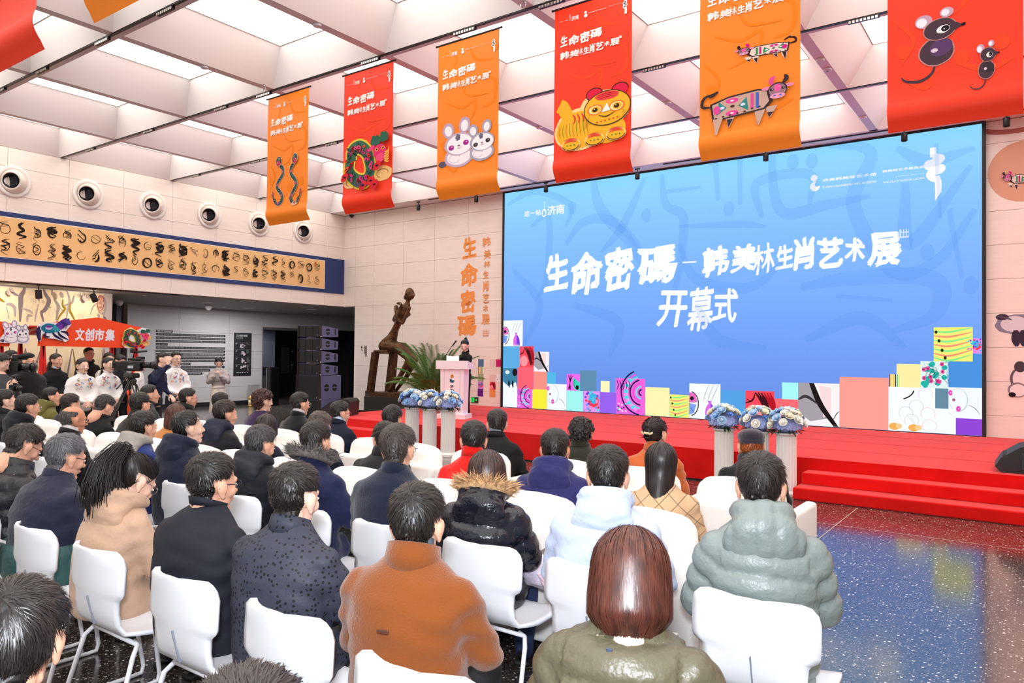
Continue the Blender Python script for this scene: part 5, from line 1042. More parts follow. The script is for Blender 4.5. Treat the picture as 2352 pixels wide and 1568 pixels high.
# painted mural behind the stalls
XM = -17.95; ym1 = at(237, 700, 0, XM)[1]; ym2 = at(258, 700, 0, XM)[1]
mw = MB().box((XM-.25, -2, 0), (XM, ym2, ZS)).obj('wall_mural', mat('partition', '#d9cfcd', .6), kind='structure')
t = empty('mural', (XM+.004, (ym1-2)/2, 0), label='large pale mural of grey and gold ink branches behind the market stalls', cat='mural')
MB().box((0, -2-(ym1-2)/2, .1), (.02, ym1-(ym1-2)/2, ZS-.02)).obj('canvas', mat('mural_cream', '#f3e2c0', .8, var=(.8, .08)), t)
p = Print((.02, -(ym1-2)/2, 0), (0, 1, 0), (0, 0, 1), (1, 0, 0), gap=.001, step=.0004)
mp_ = lambda x, y: (lambda q: (q[1], q[2]))(at(x/8.711, 640+y/8.711, 0, XM+.025))
for P, w, c in (([(490, 180), (470, 260), (420, 350), (415, 500), (410, 650), (400, 860)], .10, '#85787c'), ([(230, 230), (290, 300), (400, 350)], .06, '#908487'), ([(870, 210), (920, 330), (980, 430), (940, 560), (880, 640), (830, 680), (870, 860)], .09, '#85787c'), ([(1050, 200), (1030, 320)], .06, '#94888c'), ([(1080, 390), (1130, 480), (1170, 560), (1150, 680), (1120, 830)], .07, '#9c9294'),
                ([(1340, 240), (1390, 430), (1350, 640), (1330, 800)], .05, '#a39898'), ([(120, 520), (200, 510), (290, 580), (300, 760)], .07, '#a89c9c'), ([(130, 560), (180, 800)], .05, '#b0a4a2'), ([(1480, 340), (1430, 480), (1270, 540)], .06, '#a09495'), ([(1300, 680), (1180, 560)], .04, '#a39898'), ([(940, 580), (1020, 570)], .06, '#a39898'), ([(700, 860), (720, 700), (770, 500)], .03, '#b9acaa'),
                ([(540, 860), (560, 740), (650, 740)], .05, '#b8acaa'), ([(1800, 720), (1860, 560), (1950, 480)], .03, '#a89c9c'), ([(420, 590), (600, 640), (650, 700)], .04, '#b0a6a6')): p.line([mp_(*q) for q in P], w, c)
for P in ([(1258, 410), (1255, 540), (1300, 600), (1200, 730), (1130, 870)], [(1415, 470), (1395, 620), (1450, 740), (1500, 840)], [(-60, 340), (20, 420), (95, 468)]): p.line([mp_(*q) for q in P], .045, '#97791f')
for k in range(170): x, y = rr.gauss(1750, 130), rr.gauss(330, 45); q = mp_(x, y); p.line([q, (q[0]+rr.uniform(-.07, .07), q[1]-rr.uniform(.02, .06))], .012, '#9a8e90', k=1)
for k in range(120): x, y = rr.choice(((600, 430), (1620, 680), (500, 620), (1060, 620))); x += rr.gauss(0, 50); y += rr.gauss(0, 60); q = mp_(x, y); p.line([q, (q[0]+.015, q[1]-.03)], .01, '#a39896', k=1)
for x, y, s in ((190, 225, .05), (125, 280, .06), (1180, 330, .07), (2010, 700, .05), (1920, 740, .05), (1640, 400, .07), (720, 420, .04)): p.ell(*mp_(x, y), s*.6, s, '#a69a9a', .4, wob=.1)
a, c = mp_(1890, 630), mp_(2030, 340); p.ring((a[0]+c[0])/2, (a[1]+c[1])/2, (c[0]-a[0])/2, (c[1]-a[1])/2, .014, '#a83a44')
for k in range(10): zz = a[1]+.02+(c[1]-a[1]-.04)*k/10; p.line([(a[0]+.02, zz), ((a[0]+c[0])/2, zz+.02), (c[0]-.02, zz-.005)], .012, '#a83a44')
for k in range(14):                                   # lower branches seen between the people
    yb = at(20+18*k, 850, 0, XM)[1]; p.line([(yb, .3), (yb+.06*(k % 3-1), 1.0), (yb+.15*(k % 2)-.05, 1.75)], .05, '#85787c' if k % 4 else '#8a7228')
p.obj('ink_painting', t)

# ------------------------------------------------------------------ market stalls
def stall(Y0, label, sign):
    X = -15.0; t = empty('market_stall', (X, Y0+1, 0), label=label, cat='stall'); M_or = mat('stall_orange', '#f8480c', .6); M_rp = mat('stall_pole', '#e01810', .5)
    pts = [(-1.0, 1.79), (0.93, 1.77), (1.02, 2.17), (.05, 2.36), (-.98, 2.20)]
    MB().prism(pts, (0, 0, 0), (0, 1, 0), (0, 0, 1), (1, 0, 0), 0, .03).obj('sign_board', M_or, t)
    for y in (-.9, .82):
        for dx in (-.02, -1.0):
            for s in (-1, 1): MB().cbox((0, 0, 0), (.05, .05, 1.86), R=rotx(.06*s)).obj('pole', M_rp, t).location = (dx, y+.06*s, .93)
    mb = MB()
    for k in range(14): y0, y1 = -1.0+.142*k, -1.0+.142*(k+1); mb.add([(-.02, y0-.28, 2.16), (-.02, y1-.28, 2.16), (-1.15, y1-.28, 2.02), (-1.15, y0-.28, 2.02), (-.02, y0-.28, 2.14), (-.02, y1-.28, 2.14), (-1.15, y1-.28, 2.0), (-1.15, y0-.28, 2.0)], [(0, 1, 2, 3), (7, 6, 5, 4), (0, 4, 5, 1)], k % 2)
    mb.obj('striped_awning', [mat('awning_white', '#f4e8e2', .8), mat('awning_red', '#e02018', .8)], t)
    MB().rbox((.0, 0, .46), (.55, 1.9, .92), .05, k=2).obj('counter', M_or, t)
    p = Print((.276, 0, 0), (0, 1, 0), (0, 0, 1), (1, 0, 0), gap=.001)
    if sign: tx(p, '文创市集', -.5, .45, .22, '#f4eef4')
    p.line([(.62, .80), (.66, .72), (.58, .68), (.66, .64), (.64, .52)], .03, '#fff4f0'); p.rect(.3, .05, .6, .35, '#b8c430'); p.ell(.75, .2, .1, .1, '#2a7a8a'); p.rect(-.8, .1, -.5, .4, '#e84a8a'); p.obj('counter_print', t)
    if sign:
        p = Print((.03, 0, 0), (0, 1, 0), (0, 0, 1), (1, 0, 0), gap=.001)
        for k, ch in enumerate('文创市集'): stretch(p, ch, at(172+23*k, 770, 0, -14.97)[1]-6.98, 1.90, at(194+23*k, 770, 0, -14.97)[1]-6.98, 2.14, '#efe9f2', .004, .06, .08)
        p.obj('sign_lettering', t)
    return t
s1 = stall(5.98+.0, 'orange market stall with a big lettered sign board and red poles', True)
s1.location = (-15, 6.98, 0)
s2 = stall(3.8, 'second orange market stall cut by the left edge of the picture', False); s2.location = (-15.1, 4.62, 0)
def cutout(name, fn, x0, y0, x1, y1, X, label, outline):
    a = at(x0, y1, 0, X); c = at(x1, y0, 0, X); w, h = c[1]-a[1], c[2]-a[2]
    t = empty(name, (X, a[1]+w/2, a[2]), label=label, cat='cut-out')
    MB().prism([(-w/2+w*u, h*v) for u, v in outline], (0, 0, 0), (0, 1, 0), (0, 0, 1), (1, 0, 0), 0, .012).obj('board', mat('cutout_white', '#efe9ee', .6), t)
    p = Print((.012, -w/2, 0), (0, 1, 0), (0, 0, 1), (1, 0, 0), gap=.001, step=.0004); fn(p, 0.0, 0.0, w, h); p.obj('picture', t)
cutout('horse_cutout', art_horse, 81, 731, 163, 784, -14.95, 'cut-out of a running purple and teal horse on the stall sign', [(.02, .05), (.14, .0), (.2, .35), (.3, .15), (.55, .12), (.85, 0), (.95, .1), (.85, .45), (1, .72), (.96, 1), (.85, .98), (.65, .8), (.3, .8), (.05, .7)])
cutout('dragon_cutout', lambda p, x, y, w, h: art_dragon(p, x+.03*w, y+.03*h, w*.94, h*.94, 50, 8), 280, 753, 345, 799, -14.95, 'cut-out of a colourful dragon at the right end of the stall sign', [(0, .2), (.1, 0), (.8, .0), (.85, .4), (1, .6), (.95, .95), (.7, 1), (.5, .85), (.3, 1), (.08, .85)])
cutout('rabbit_cutout', art_rabbits, 0, 741, 68, 788, -15.03, 'cut-out of two lilac rabbits on the left stall sign', [(0, .02), (.95, 0), (1, .2), (.98, .55), (.9, .8), (.6, .8), (.58, 1), (.42, 1), (.38, .85), (.15, 1), (.05, .9), (.15, .5), (0, .25)])
rr = random.Random(9)
for k, (dy, c, s) in enumerate(((-.7, '#c83028', .12), (-.35, '#e8a030', .1), (.1, '#2a6a9a', .11), (.45, '#d85a90', .1), (.75, '#f0e8d8', .12))):
    MB().rbox((-15.0, 6.98+dy, .92+s/2), (.16, s*1.5, s), .01, k=1).obj('souvenir_box', mat('souvenir_%d' % k, c, .5), label=('red', 'yellow', 'blue', 'pink', 'cream')[k]+' souvenir box on the counter of the lettered stall', cat='box', group='souvenirs on the stall counter')

# ------------------------------------------------------------------ seats
M_ch = mat('chair_white', '#eceef4', 0.35, bump=(400, .0004)); M_leg = mat('chair_steel', '#e6e6ec', 0.3)
def chair_mesh():
    prof = [(-.262, .838, .170), (-.262, .832, .205), (-.261, .815, .228), (-.256, .77, .236), (-.248, .70, .237), (-.241, .655, .236), (-.238, .640, .228), (-.235, .625, .205), (-.232, .610, .196), (-.222, .56, .192), (-.206, .51, .195), (-.178, .47, .205), (-.13, .445, .218), (-.05, .435, .228), (.06, .44, .232), (.15, .45, .232), (.195, .446, .225), (.212, .432, .21)]
    nu = 15; V = []
    for y, z, w in prof:
        for i in range(nu):
            u = -1+2*i/(nu-1); back = max(0, min(1, (z-.46)/.3)); V.append((w*u, y+.06*back*u*u, z+(.018*u*u if z < .46 else -.012*u*u*(z > .8))))
    V = np.array(V); n = len(prof); th = .008; F = []
    T = V.copy().reshape(n, nu, 3); du = np.gradient(T, axis=1); dv = np.gradient(T, axis=0); N = np.cross(du, dv); N /= np.linalg.norm(N, axis=2)[:, :, None]; B = (T+N*th).reshape(-1, 3); A = (T-N*th).reshape(-1, 3); m = n*nu
    sl = lambda i, j: j == nu//2-0 and 9 <= i <= 11 and False
    for i in range(n-1):
        for j in range(nu-1):
            a = i*nu+j; F.append((a, a+1, a+nu+1, a+nu)); F.append((m+a+nu, m+a+nu+1, m+a+1, m+a))
    for i in range(n-1): F.append((i*nu, (i+1)*nu, m+(i+1)*nu, m+i*nu)); F.append(((i+1)*nu-1, m+(i+1)*nu-1, m+(i+2)*nu-1, (i+2)*nu-1))
    for j in range(nu-1): F.append((j, m+j, m+j+1, j+1)); a = (n-1)*nu+j; F.append((a, a+1, m+a+1, m+a))
    return MB().add(np.concatenate([A, B]), F)
ch0 = empty('stacking_chair', (0, 0, 0)); ch0m = chair_mesh().obj('shell', M_ch, ch0, True)
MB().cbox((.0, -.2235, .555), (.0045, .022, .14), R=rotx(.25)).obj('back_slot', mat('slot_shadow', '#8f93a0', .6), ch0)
for s in (-1, 1):
    MB().tube([(s*.16, .16, .428), (s*.20, .17, .42), (s*.225, .18, .39), (s*.245, .235, .05), (s*.245, .225, .014), (s*.245, .18, .011), (s*.245, -.20, .011), (s*.245, -.24, .014), (s*.245, -.245, .05), (s*.222, -.15, .37), (s*.20, -.12, .405), (s*.16, -.11, .416)], .011, n=8).obj('leg_frame', M_leg, ch0, True)
MB().tube([(-.2, -.12, .41), (.2, -.12, .41)], .010, n=8).tube([(-.2, .16, .425), (.2, .16, .425)], .010, n=8).obj('crossbar', M_leg, ch0, True)
R1, R2 = 1.60, 2.73
CHP = []
def put_chair(x, yb, label, rz=0.0):
    global ch0
    loc = (x-.02, yb+.262, 0); g_ = 'white plastic audience chairs'
    if not CHP: ch0.location = loc; ch0.rotation_euler = (0, 0, rz); tag(ch0, label, 'chair', g_); CHP.append(ch0)
    else: CHP.append(dup(ch0, loc, rz, label=label, group=g_))
    CHP[-1]['category'] = 'chair'
def armchair():
    t = empty('white_armchair', (0, 0, 0)); M = mat('armchair_white', '#f3ede8', .6, bump=(180, .0008), sheen=.1); w, d = .74, .76
    MB().rbox((0, .02, .22), (w-.04, d-.06, .26), .03).obj('base', M, t, True)
    MB().rbox((0, -d/2+.06, .42), (w, .12, .64), .035).obj('back_frame', M, t, True)
    for s in (-1, 1): MB().rbox((s*(w/2-.045), .02, .39), (.09, d-.02, .60), .03).obj('arm', M, t, True)
    MB().rbox((0, .05, .40), (w-.19, d-.14, .13), .045, puff=.015).obj('seat_cushion', M, t, True)
    MB().rbox((0, -.19, .66), (w-.17, .17, .42), .07, puff=.03, R=rotx(-.12)).obj('back_cushion', M, t, True)
    for sx in (-1, 1):
        for sy in (-1, 1): MB().tube([(sx*.31, sy*.32+.02, .10), (sx*.31, sy*.32+.02, 0)], .012, n=8).obj('leg', mat('leg_metal', '#8c8c90', .3, metal=.8), t)
    return t
AC0 = armchair(); ACP = []
def put_arm(x, y, label):
    if not ACP: AC0.location = (x, y, 0); tag(AC0, label, 'armchair', 'white armchairs in the front rows'); ACP.append(AC0)
    else: ACP.append(dup(AC0, (x, y, 0), 0, label=label))
# ------------------------------------------------------------------ people
SKIN = mat('skin', '#e2ab8f', 0.5, spec=0.35, bump=(140, .0006), var=(14, .05)); SKIN2 = mat('skin_fair', '#efc3ad', 0.5, spec=0.35, bump=(140, .0005), var=(14, .04)); SKIN3 = mat('skin_tan', '#cf9070', 0.5, spec=0.35, bump=(140, .0006), var=(14, .06))
LIP = mat('lips', '#b4504c', 0.4); EYEW = mat('eye_white', '#e9e4e2', 0.25); IRIS = mat('iris', '#140c0a', 0.2)
def head_template(vox, fem):
    mb = MB(); j = .90 if fem else 1.0
    mb.ell((0, -.014, .030), (.076, .095, .087), nu=24, nv=16); mb.ell((0, .018, -.002), (.066, .073, .083), nu=24, nv=16)
    mb.ell((0, .022, -.056), (.054*j, .056, .052), nu=20, nv=12); mb.ell((0, .064, -.093), (.023*j, .020, .017)); mb.seg((.040*j, .0, -.070), (.012, .062, -.096), .019, .015); mb.seg((-.040*j, .0, -.070), (-.012, .062, -.096), .019, .015)
    mb.seg((0, .083, .012), (0, .103, -.026), .0075, .0125); mb.ell((.011, .094, -.030), (.0085, .010, .0075)); mb.ell((-.011, .094, -.030), (.0085, .010, .0075))
    mb.seg((-.034, .074, .024), (.034, .074, .024), .0125, .0125)
    for s in (-1, 1):
        mb.ell((s*.042, .050, -.022), (.023, .026, .026)); mb.ell((s*.031, .066, .002), (.017, .013, .011))
        R = rotz(s*-.35)@rotx(-.12); mb.ell((s*.079, -.010, -.006), (.008, .020, .033), R=R); mb.ell((s*.084, -.016, .002), (.006, .018, .026), R=R); mb.ell((s*.076, -.004, -.036), (.008, .011, .013))
    mb.ell((0, .078, -.060), (.025, .013, .012)); mb.ell((0, .055, -.055), (.036, .03, .028))
    r = .050 if fem else .058; mb.seg((0, -.022, -.055), (0, -.045, -.150), r*.98, r)
    return remesh(mb, vox, 3)
HT = {}
def get_head(lod, fem):
    if (lod, fem) not in HT: HT[(lod, fem)] = head_template((.0052, .0075, .011)[lod], fem)
    return HT[(lod, fem)]
def hand_template(vox):
    mb = MB(); mb.seg((0, -.02, 0), (0, .01, 0), .024, .022)
    for x in (-.026, -.009, .009, .026): mb.seg((x*.6, .01, 0), (x, .080, -.002), .015, .0115)
    for x, L, c in ((-.030, .056, .55), (-.011, .068, .48), (.010, .072, .42), (.029, .066, .40)):
        p = np.array([x, .082, -.003]); a = -.25; r = .0093
        for k, f in enumerate((.42, .32, .26)):
            q = p+np.array([x*.10*f, math.cos(a)*L*f, math.sin(a)*L*f]); mb.seg(p, q, r, r-.0009, n=8); p = q; a -= c; r -= .0009
    p = np.array([.026, .012, -.008])
    for q, r in ((np.array([.050, .040, -.016]), .0115), (np.array([.058, .066, -.026]), .0100), (np.array([.054, .088, -.036]), .0088)): mb.seg(p, q, r+.001, r, n=8); p = q
    return remesh(mb, vox, 1)
HANDS = {0: hand_template(.0045), 1: hand_template(.0062)}
def frame_from(y, up=(0, 0, 1)):
    y = np.asarray(y, float); y = y/np.linalg.norm(y); x = np.cross(y, up); x /= max(np.linalg.norm(x), 1e-6); z = np.cross(x, y); return np.stack([x, y, z], 1)
def noise3(P, s, seed=0.0):
    x, y, z = P[:, 0]*s+seed, P[:, 1]*s+seed*1.7, P[:, 2]*s-seed
    return (np.sin(x*1.3+2.1*np.sin(z*.9+y*.4))+np.sin(y*1.7+1.9*np.sin(x*.8))*.7+np.sin(z*1.9+1.6*np.sin(y*1.1+x*.6)))/2.7
def strands(mb, P, N, D, L, K, w, lift=0.15, keep=None, mi=0, droop=0.0, wave=0.0, rs=None):
    """tapered ribbons: P roots, N normals, D tangent directions, L lengths; keep = (centre, radii) ellipsoid they stay outside of"""
    n = len(P); rs = rs or NR; cur = P.copy(); d = D.copy(); pts = [cur.copy()]; ph = rs.rand(n)*6
    for k in range(1, K):
        d2 = d+N*lift*(1 if k < 2 else 0)+np.array([0, 0, -droop]); d2 /= np.maximum(np.linalg.norm(d2, axis=1)[:, None], 1e-9)
        if wave: d2 = d2+np.cross(d2, N)*(wave*np.sin(ph+k*1.7))[:, None]
        cur = cur+d2*(L/(K-1))[:, None]
        if keep is not None:
            if k == 1: m0 = np.maximum(np.linalg.norm((P-keep[0])/keep[1], axis=1), 1.0)*(1.03+.05*rs.rand(n))
            q = (cur-keep[0])/keep[1]; m = np.linalg.norm(q, axis=1); f = np.where(m < 1.0, 1.0/np.maximum(m, 1e-6), np.minimum(1.0, m0/np.maximum(m, 1e-6))); cur = keep[0]+q*f[:, None]*keep[1]
        pts.append(cur.copy()); nd = pts[-1]-pts[-2]; d = nd/np.maximum(np.linalg.norm(nd, axis=1)[:, None], 1e-9)
    S = np.cross(D, N); S /= np.maximum(np.linalg.norm(S, axis=1)[:, None], 1e-9); V = []
    ww = w*(0.8+0.5*rs.rand(n))
    for k in range(K): t = (1-(k/(K-1))**1.5)*.5+.03; V.append(np.stack([pts[k]-S*(ww*t)[:, None], pts[k]+S*(ww*t)[:, None]], 1))
    V = np.stack(V, 1).reshape(-1, 3); base = np.arange(n)[:, None]*2*K; F = []
    for k in range(K-1): F.append(base+np.array([[2*k, 2*k+1, 2*k+3, 2*k+2]]))
    mb.add(V, np.concatenate(F).tolist(), mi)
def tri_normals(V, F):
    a, b, c, d = [V[F[:, i]] for i in range(4)]; n = np.cross(c-a, d-b); A = np.linalg.norm(n, axis=1); return n/np.maximum(A, 1e-9)[:, None], A
def sample(V, F, n, rs):
    Nf, A = tri_normals(V, F); idx = rs.choice(len(F), n, p=A/A.sum()); u, v = rs.rand(n, 1), rs.rand(n, 1)
    a, b, c, d = [V[F[idx, i]] for i in range(4)]; return (a*(1-u)+b*u)*(1-v)+(d*(1-u)+c*u)*v, Nf[idx]
def scalp_mask(V, style, recede=0.0):
    ang = np.degrees(np.arctan2(np.abs(V[:, 0]), V[:, 1])); z = V[:, 2]
    line = np.interp(ang, [0, 28, 42, 58, 72, 84, 92, 100, 108, 118, 130, 150, 180], [.073+recede, .073+recede, .071, .056, .034, -.014, .012, .030, .018, -.030, -.060, -.072, -.076])
    if style in ('woman', 'pony', 'bun'): line = np.interp(ang, [0, 30, 50, 70, 84, 95, 105, 120, 150, 180], [.074, .070, .045, .012, .0, .02, .02, -.03, -.075, -.085])
    if style == 'bald': line = np.interp(ang, [0, 80, 90, 100, 108, 120, 150, 180], [.2, .2, .05, .035, .02, -.03, -.06, -.07])
    m = z > line
    ear = (np.abs(V[:, 0]) > .070) & (V[:, 1] > -.045) & (V[:, 1] < .022) & (z < .030)
    m &= ~ear
    if style == 'bald': m &= ~((z > .075)); m &= ~((V[:, 1] > .03))
    return m, z-line
def make_hair(style, col, lod, fem, seed, parent, xf, nst, opts):
    """hair in head space, sent through xf"""
    V, F, N = get_head(lod, fem); rs = np.random.RandomState(seed); mb = MB(); mats = [mat('hair_'+col, tuple(min(1, x*1.25+.004) for x in lin(col)), .38, spec=.5, var=(45, .5), stretch=(1, 1, .06)), mat('hair_dark_'+col, tuple(x*.55 for x in lin(col)), .45, spec=.4)]
    C = np.array([0, -.014, .026]); keepS = (C, np.array([.079, .099, .091]))
    whorl = np.array([opts.get('wx', .008), -.062, .088])
    if style in ('short', 'fade', 'bald', 'pony', 'bun', 'woman', 'undercap'):
        st = {'undercap': 'short', 'fade': 'short'}.get(style, style); m, dist = scalp_mask(V, st, opts.get('recede', 0))
        top = np.clip((V[:, 2]-.02)/.07, 0, 1); th = {'short': .006+.014*top, 'fade': .003+.018*top, 'bald': .004+0*top, 'pony': .009+.003*top, 'bun': .010+.003*top, 'woman': .016+.006*top, 'undercap': .005+0*top}[style]
        th = th*opts.get('thick', 1.0)*np.clip(dist/.018, .25, 1)
        V2 = V+N*(th+ (.0022 if style not in ('pony', 'bun') else .0008)*noise3(V, 190, seed % 7))[:, None]
        fm_ = m[F].all(axis=1); F2 = F[fm_]; used = np.unique(F2); re = -np.ones(len(V), int); re[used] = np.arange(len(used)); Fh = re[F2]; Vh = V2[used]
        if len(Fh):
            mb.add(Vh, Fh.tolist(), 1 if style != 'bald' else 1)
            if nst:
                P, Nn = sample(Vh, Fh, nst, rs)
                if style in ('pony', 'bun'):
                    tgt = np.array(opts.get('tie', (0, -.115, .045))); D = tgt-P; L = np.full(len(P), .05); D -= Nn*(D*Nn).sum(1)[:, None]; D /= np.maximum(np.linalg.norm(D, axis=1)[:, None], 1e-6)
                    strands(mb, P+Nn*.0006, Nn, D, L*(.7+.5*rs.rand(len(P))), 4, .0035, .0, keepS if False else None, rs=rs)
                else:
                    D = P-whorl; tp = np.clip((P[:, 2]-.04)/.06, 0, 1)[:, None]; D = D/np.maximum(np.linalg.norm(D, axis=1)[:, None], 1e-6)+np.array([opts.get('part', .25)*1.0, .35, 0])*tp+np.array([0, 0, -.5])*(1-tp)
                    D += .16*rs.randn(*D.shape); D -= Nn*(D*Nn).sum(1)[:, None]; D /= np.maximum(np.linalg.norm(D, axis=1)[:, None], 1e-6)
                    tt = np.clip((P[:, 2]+.01)/.08, 0, 1); Lh = ((.010+.026*tt) if style == 'short' else (.004+.026*tt) if style == 'fade' else .008+0*tt if style in ('bald', 'undercap') else .03+.02*tt)*opts.get('len', 1.0)
                    strands(mb, P, Nn, D, Lh*(.7+.6*rs.rand(len(P)))*np.where(P[:, 1] > .035, .45, 1)*np.where((P[:, 1] > -.02) & (P[:, 2] < .06), .5, 1), 4, .0019 if lod == 0 else .0036, opts.get('lift', .07)*(1 if style != 'woman' else .3), keepS, rs=rs)
    if style in ('bob', 'long'):
        zb = opts.get('zb', -.115 if style == 'bob' else -.33); nz, na = 26, 40; G = []; 
        for i in range(nz):
            t = i/(nz-1); z = .128-(.128-zb)*t**1.0 if True else 0
            if t < .35: ph_ = t/.35*PI/2; rr_ = math.sin(ph_); z = .030+.100*math.cos(ph_)
            else: u = (t-.35)/.65; rr_ = 1.0+.05*math.sin(u*PI*.9)-(opts.get('tuck', .22)*max(0, u-.72)/.28 if style == 'bob' else .50*u); z = .030+(zb-.030)*u
            op = 0 if z > .078 else min(78 if style == 'bob' else 88, (.078-z)/.03*62)
            if style == 'long' and z < -.10: op = min(125, 88+(-.10-z)/.15*37)
            row = []
            for k in range(na+1):
                a = math.radians(-180+op+(360-2*op)*k/na)        # 0 = back
                x = math.sin(a)*.092*rr_*opts.get('wide', 1.0); y = -math.cos(a)*.108*rr_-.018-(.085*max(0, -z-.04)/.2 if style == 'long' else 0); row.append((x, y, z+.004*math.sin(k*1.9)*(t > .9)))
            G.append(row)
        G = np.array(G).reshape(-1, 3); w = na+1; Fb = np.array([(i*w+k, (i+1)*w+k, (i+1)*w+k+1, i*w+k+1) for i in range(nz-1) for k in range(na)])
        nn, _ = tri_normals(G, Fb)
        if (nn*(G[Fb].mean(1)-C)).sum(1).mean() < 0: Fb = Fb[:, ::-1]
        G = G+0.0012*np.sin(np.arange(len(G))*2.3)[:, None]*(G-C)/.1
        mb.add(G, Fb.tolist(), 1)
        def shell(a, t):
            ph_ = np.minimum(t/.35, 1)*PI/2; u = np.clip((t-.35)/.65, 0, 1); rr_ = np.where(t < .35, np.sin(ph_), 1.0+.05*np.sin(u*PI*.9)-(opts.get('tuck', .22)*np.maximum(0, u-.72)/.28 if style == 'bob' else .50*u)); z = np.where(t < .35, .030+.100*np.cos(ph_), .030+(zb-.030)*u)
            return np.stack([np.sin(a)*.092*rr_*opts.get('wide', 1.0), -np.cos(a)*.108*rr_-.018-(.085*np.maximum(0, -z-.04)/.2 if style == 'long' else 0), z], -1)
        ns = max(int(nst*.8), 250); t0 = rs.rand(ns)**.8*.85; a0 = rs.uniform(-PI, PI, ns); K = 8; Lt = .30+.25*rs.rand(ns); off = 1.005+.03*rs.rand(ns)**2; dr = rs.randn(ns)*.05; Q = []
        for k in range(K): tk = t0+Lt*k/(K-1); tk = np.minimum(tk, 1.0+.02*rs.rand(ns)); q = shell(a0+dr*k/K, tk); Q.append((q-C)*(off+.004*np.sin(k+a0*9))[:, None]+C)
        Q = np.stack(Q, 1); zlim = Q[:, 0, 2]; op_ = np.where(Q[:, :, 2].min(1) > .078, 0, np.minimum(80 if style == 'bob' else 92, (.078-Q[:, :, 2].min(1))/.03*62)); okk = np.abs(np.degrees(a0)) < 180-op_; Q = Q[okk]; n_ = len(Q)
        dirv = np.gradient(Q, axis=1); nn_ = Q-C; S_ = np.cross(dirv, nn_); S_ /= np.maximum(np.linalg.norm(S_, axis=2)[:, :, None], 1e-9); wk = (.0030 if lod == 0 else .0052)*np.array([.5, .9, 1, 1, .9, .75, .5, .1])[None, :, None]
        VV = np.stack([Q-S_*wk/2, Q+S_*wk/2], 2).reshape(-1, 3); bs = np.arange(n_)[:, None]*2*K; mb.add(VV, np.concatenate([bs+np.array([[2*k, 2*k+1, 2*k+3, 2*k+2]]) for k in range(K-1)]).tolist(), 0)
        n2 = 60; P, Nn = sample(G, Fb, n2, rs); P = P+Nn*.0012
        tp = np.clip(Nn[:, 2], 0, 1)[:, None]; D = (P-np.array([0, 0.0, .1]))*np.array([9., 5., 0])*tp+np.array([0, 0, -1.])*(1-tp*.8)+.06*rs.randn(n2, 3); D -= Nn*(D*Nn).sum(1)[:, None]; D /= np.maximum(np.linalg.norm(D, axis=1)[:, None], 1e-6)
        rem = np.clip(P[:, 2]-zb, .03, .5); strands(mb, P, Nn, D, np.minimum(rem*1.02, .13)*(.7+.45*rs.rand(n2)), 6, .0030 if lod == 0 else .0055, .02, (np.array([0, -.018, .03]), np.array([.0925, .1085, .101])), wave=.03, rs=rs)
    if style == 'curly':
        m, dist = scalp_mask(V, 'woman'); fm_ = m[F].all(axis=1); mb.add(V+N*.011, F[fm_].tolist(), 1); idx = np.where(m)[0]; n = 230 if lod == 0 else 150
        for i in rs.choice(idx, n): r_ = rs.uniform(.010, .019)*opts.get('curl', 1.0); mb.ell(V[i]+N[i]*(.010+.012*rs.rand())*opts.get('curl', 1.0), (r_, r_*.8, r_), int(rs.rand() < .45), R=rotx(rs.rand()*3)@rotz(rs.rand()*3), nu=7, nv=5)
        if nst:
            P = V[rs.choice(idx, nst)]; Nn = P-C; Nn /= np.linalg.norm(Nn, axis=1)[:, None]; D = np.cross(Nn, rs.randn(nst, 3)); D /= np.linalg.norm(D, axis=1)[:, None]; strands(mb, P+Nn*.024*opts.get('curl', 1), Nn, D, np.full(nst, .03), 5, .003, .1, wave=.9, rs=rs)
    if style == 'pony':
        tie = np.array(opts.get('tie', (0, -.115, .045))); path = [tie+opts['_inv']@np.array(q) for q in opts.get('tail', ((0, -.01, .01), (0, -.045, .0), (0, -.065, -.06), (0, -.06, -.13), (0, -.05, -.19)))]
        mb.tube(path, [.016, .027, .030, .022, .006][:len(path)], 1, 12); mb.tube([tie+np.array([0, -.022*math.cos(a)*0-.012, 0])+np.array([.019*math.cos(a), 0, .019*math.sin(a)]) for a in np.linspace(0, 2*PI, 12)], .006, 1, 6)
        n3 = max(120, nst//2); T = np.array(path); 
        for q in range(n3):
            o = rs.randn(3)*.011; i0 = rs.randint(0, 2); Pq = [T[min(i, len(T)-1)]+o*(1+.5*i) for i in range(i0, len(T))]+[T[-1]+o*2.6+np.array([0, .005, -.03*rs.rand()])]; mb.tube(Pq, [.0023]*(len(Pq)-1)+[.0005], 0, 3, cap=False)
    if style == 'bun':
        mb.ell((0, -.118, .028), (.036, .030, .044), 1, nu=16, nv=12)
        for q in range(70): a = rs.uniform(0, 6.28); mb.tube([(.034*math.cos(a+t), -.118-.031*math.sin(t*1.2), .028+.042*math.sin(a+t)) for t in np.linspace(0, 1.6, 6)], .0018, 0, 3, cap=False)
    mb.v = [xf(v) for v in mb.v]
    return mb.obj('hair', mats, parent, True)
CLOTH = {}
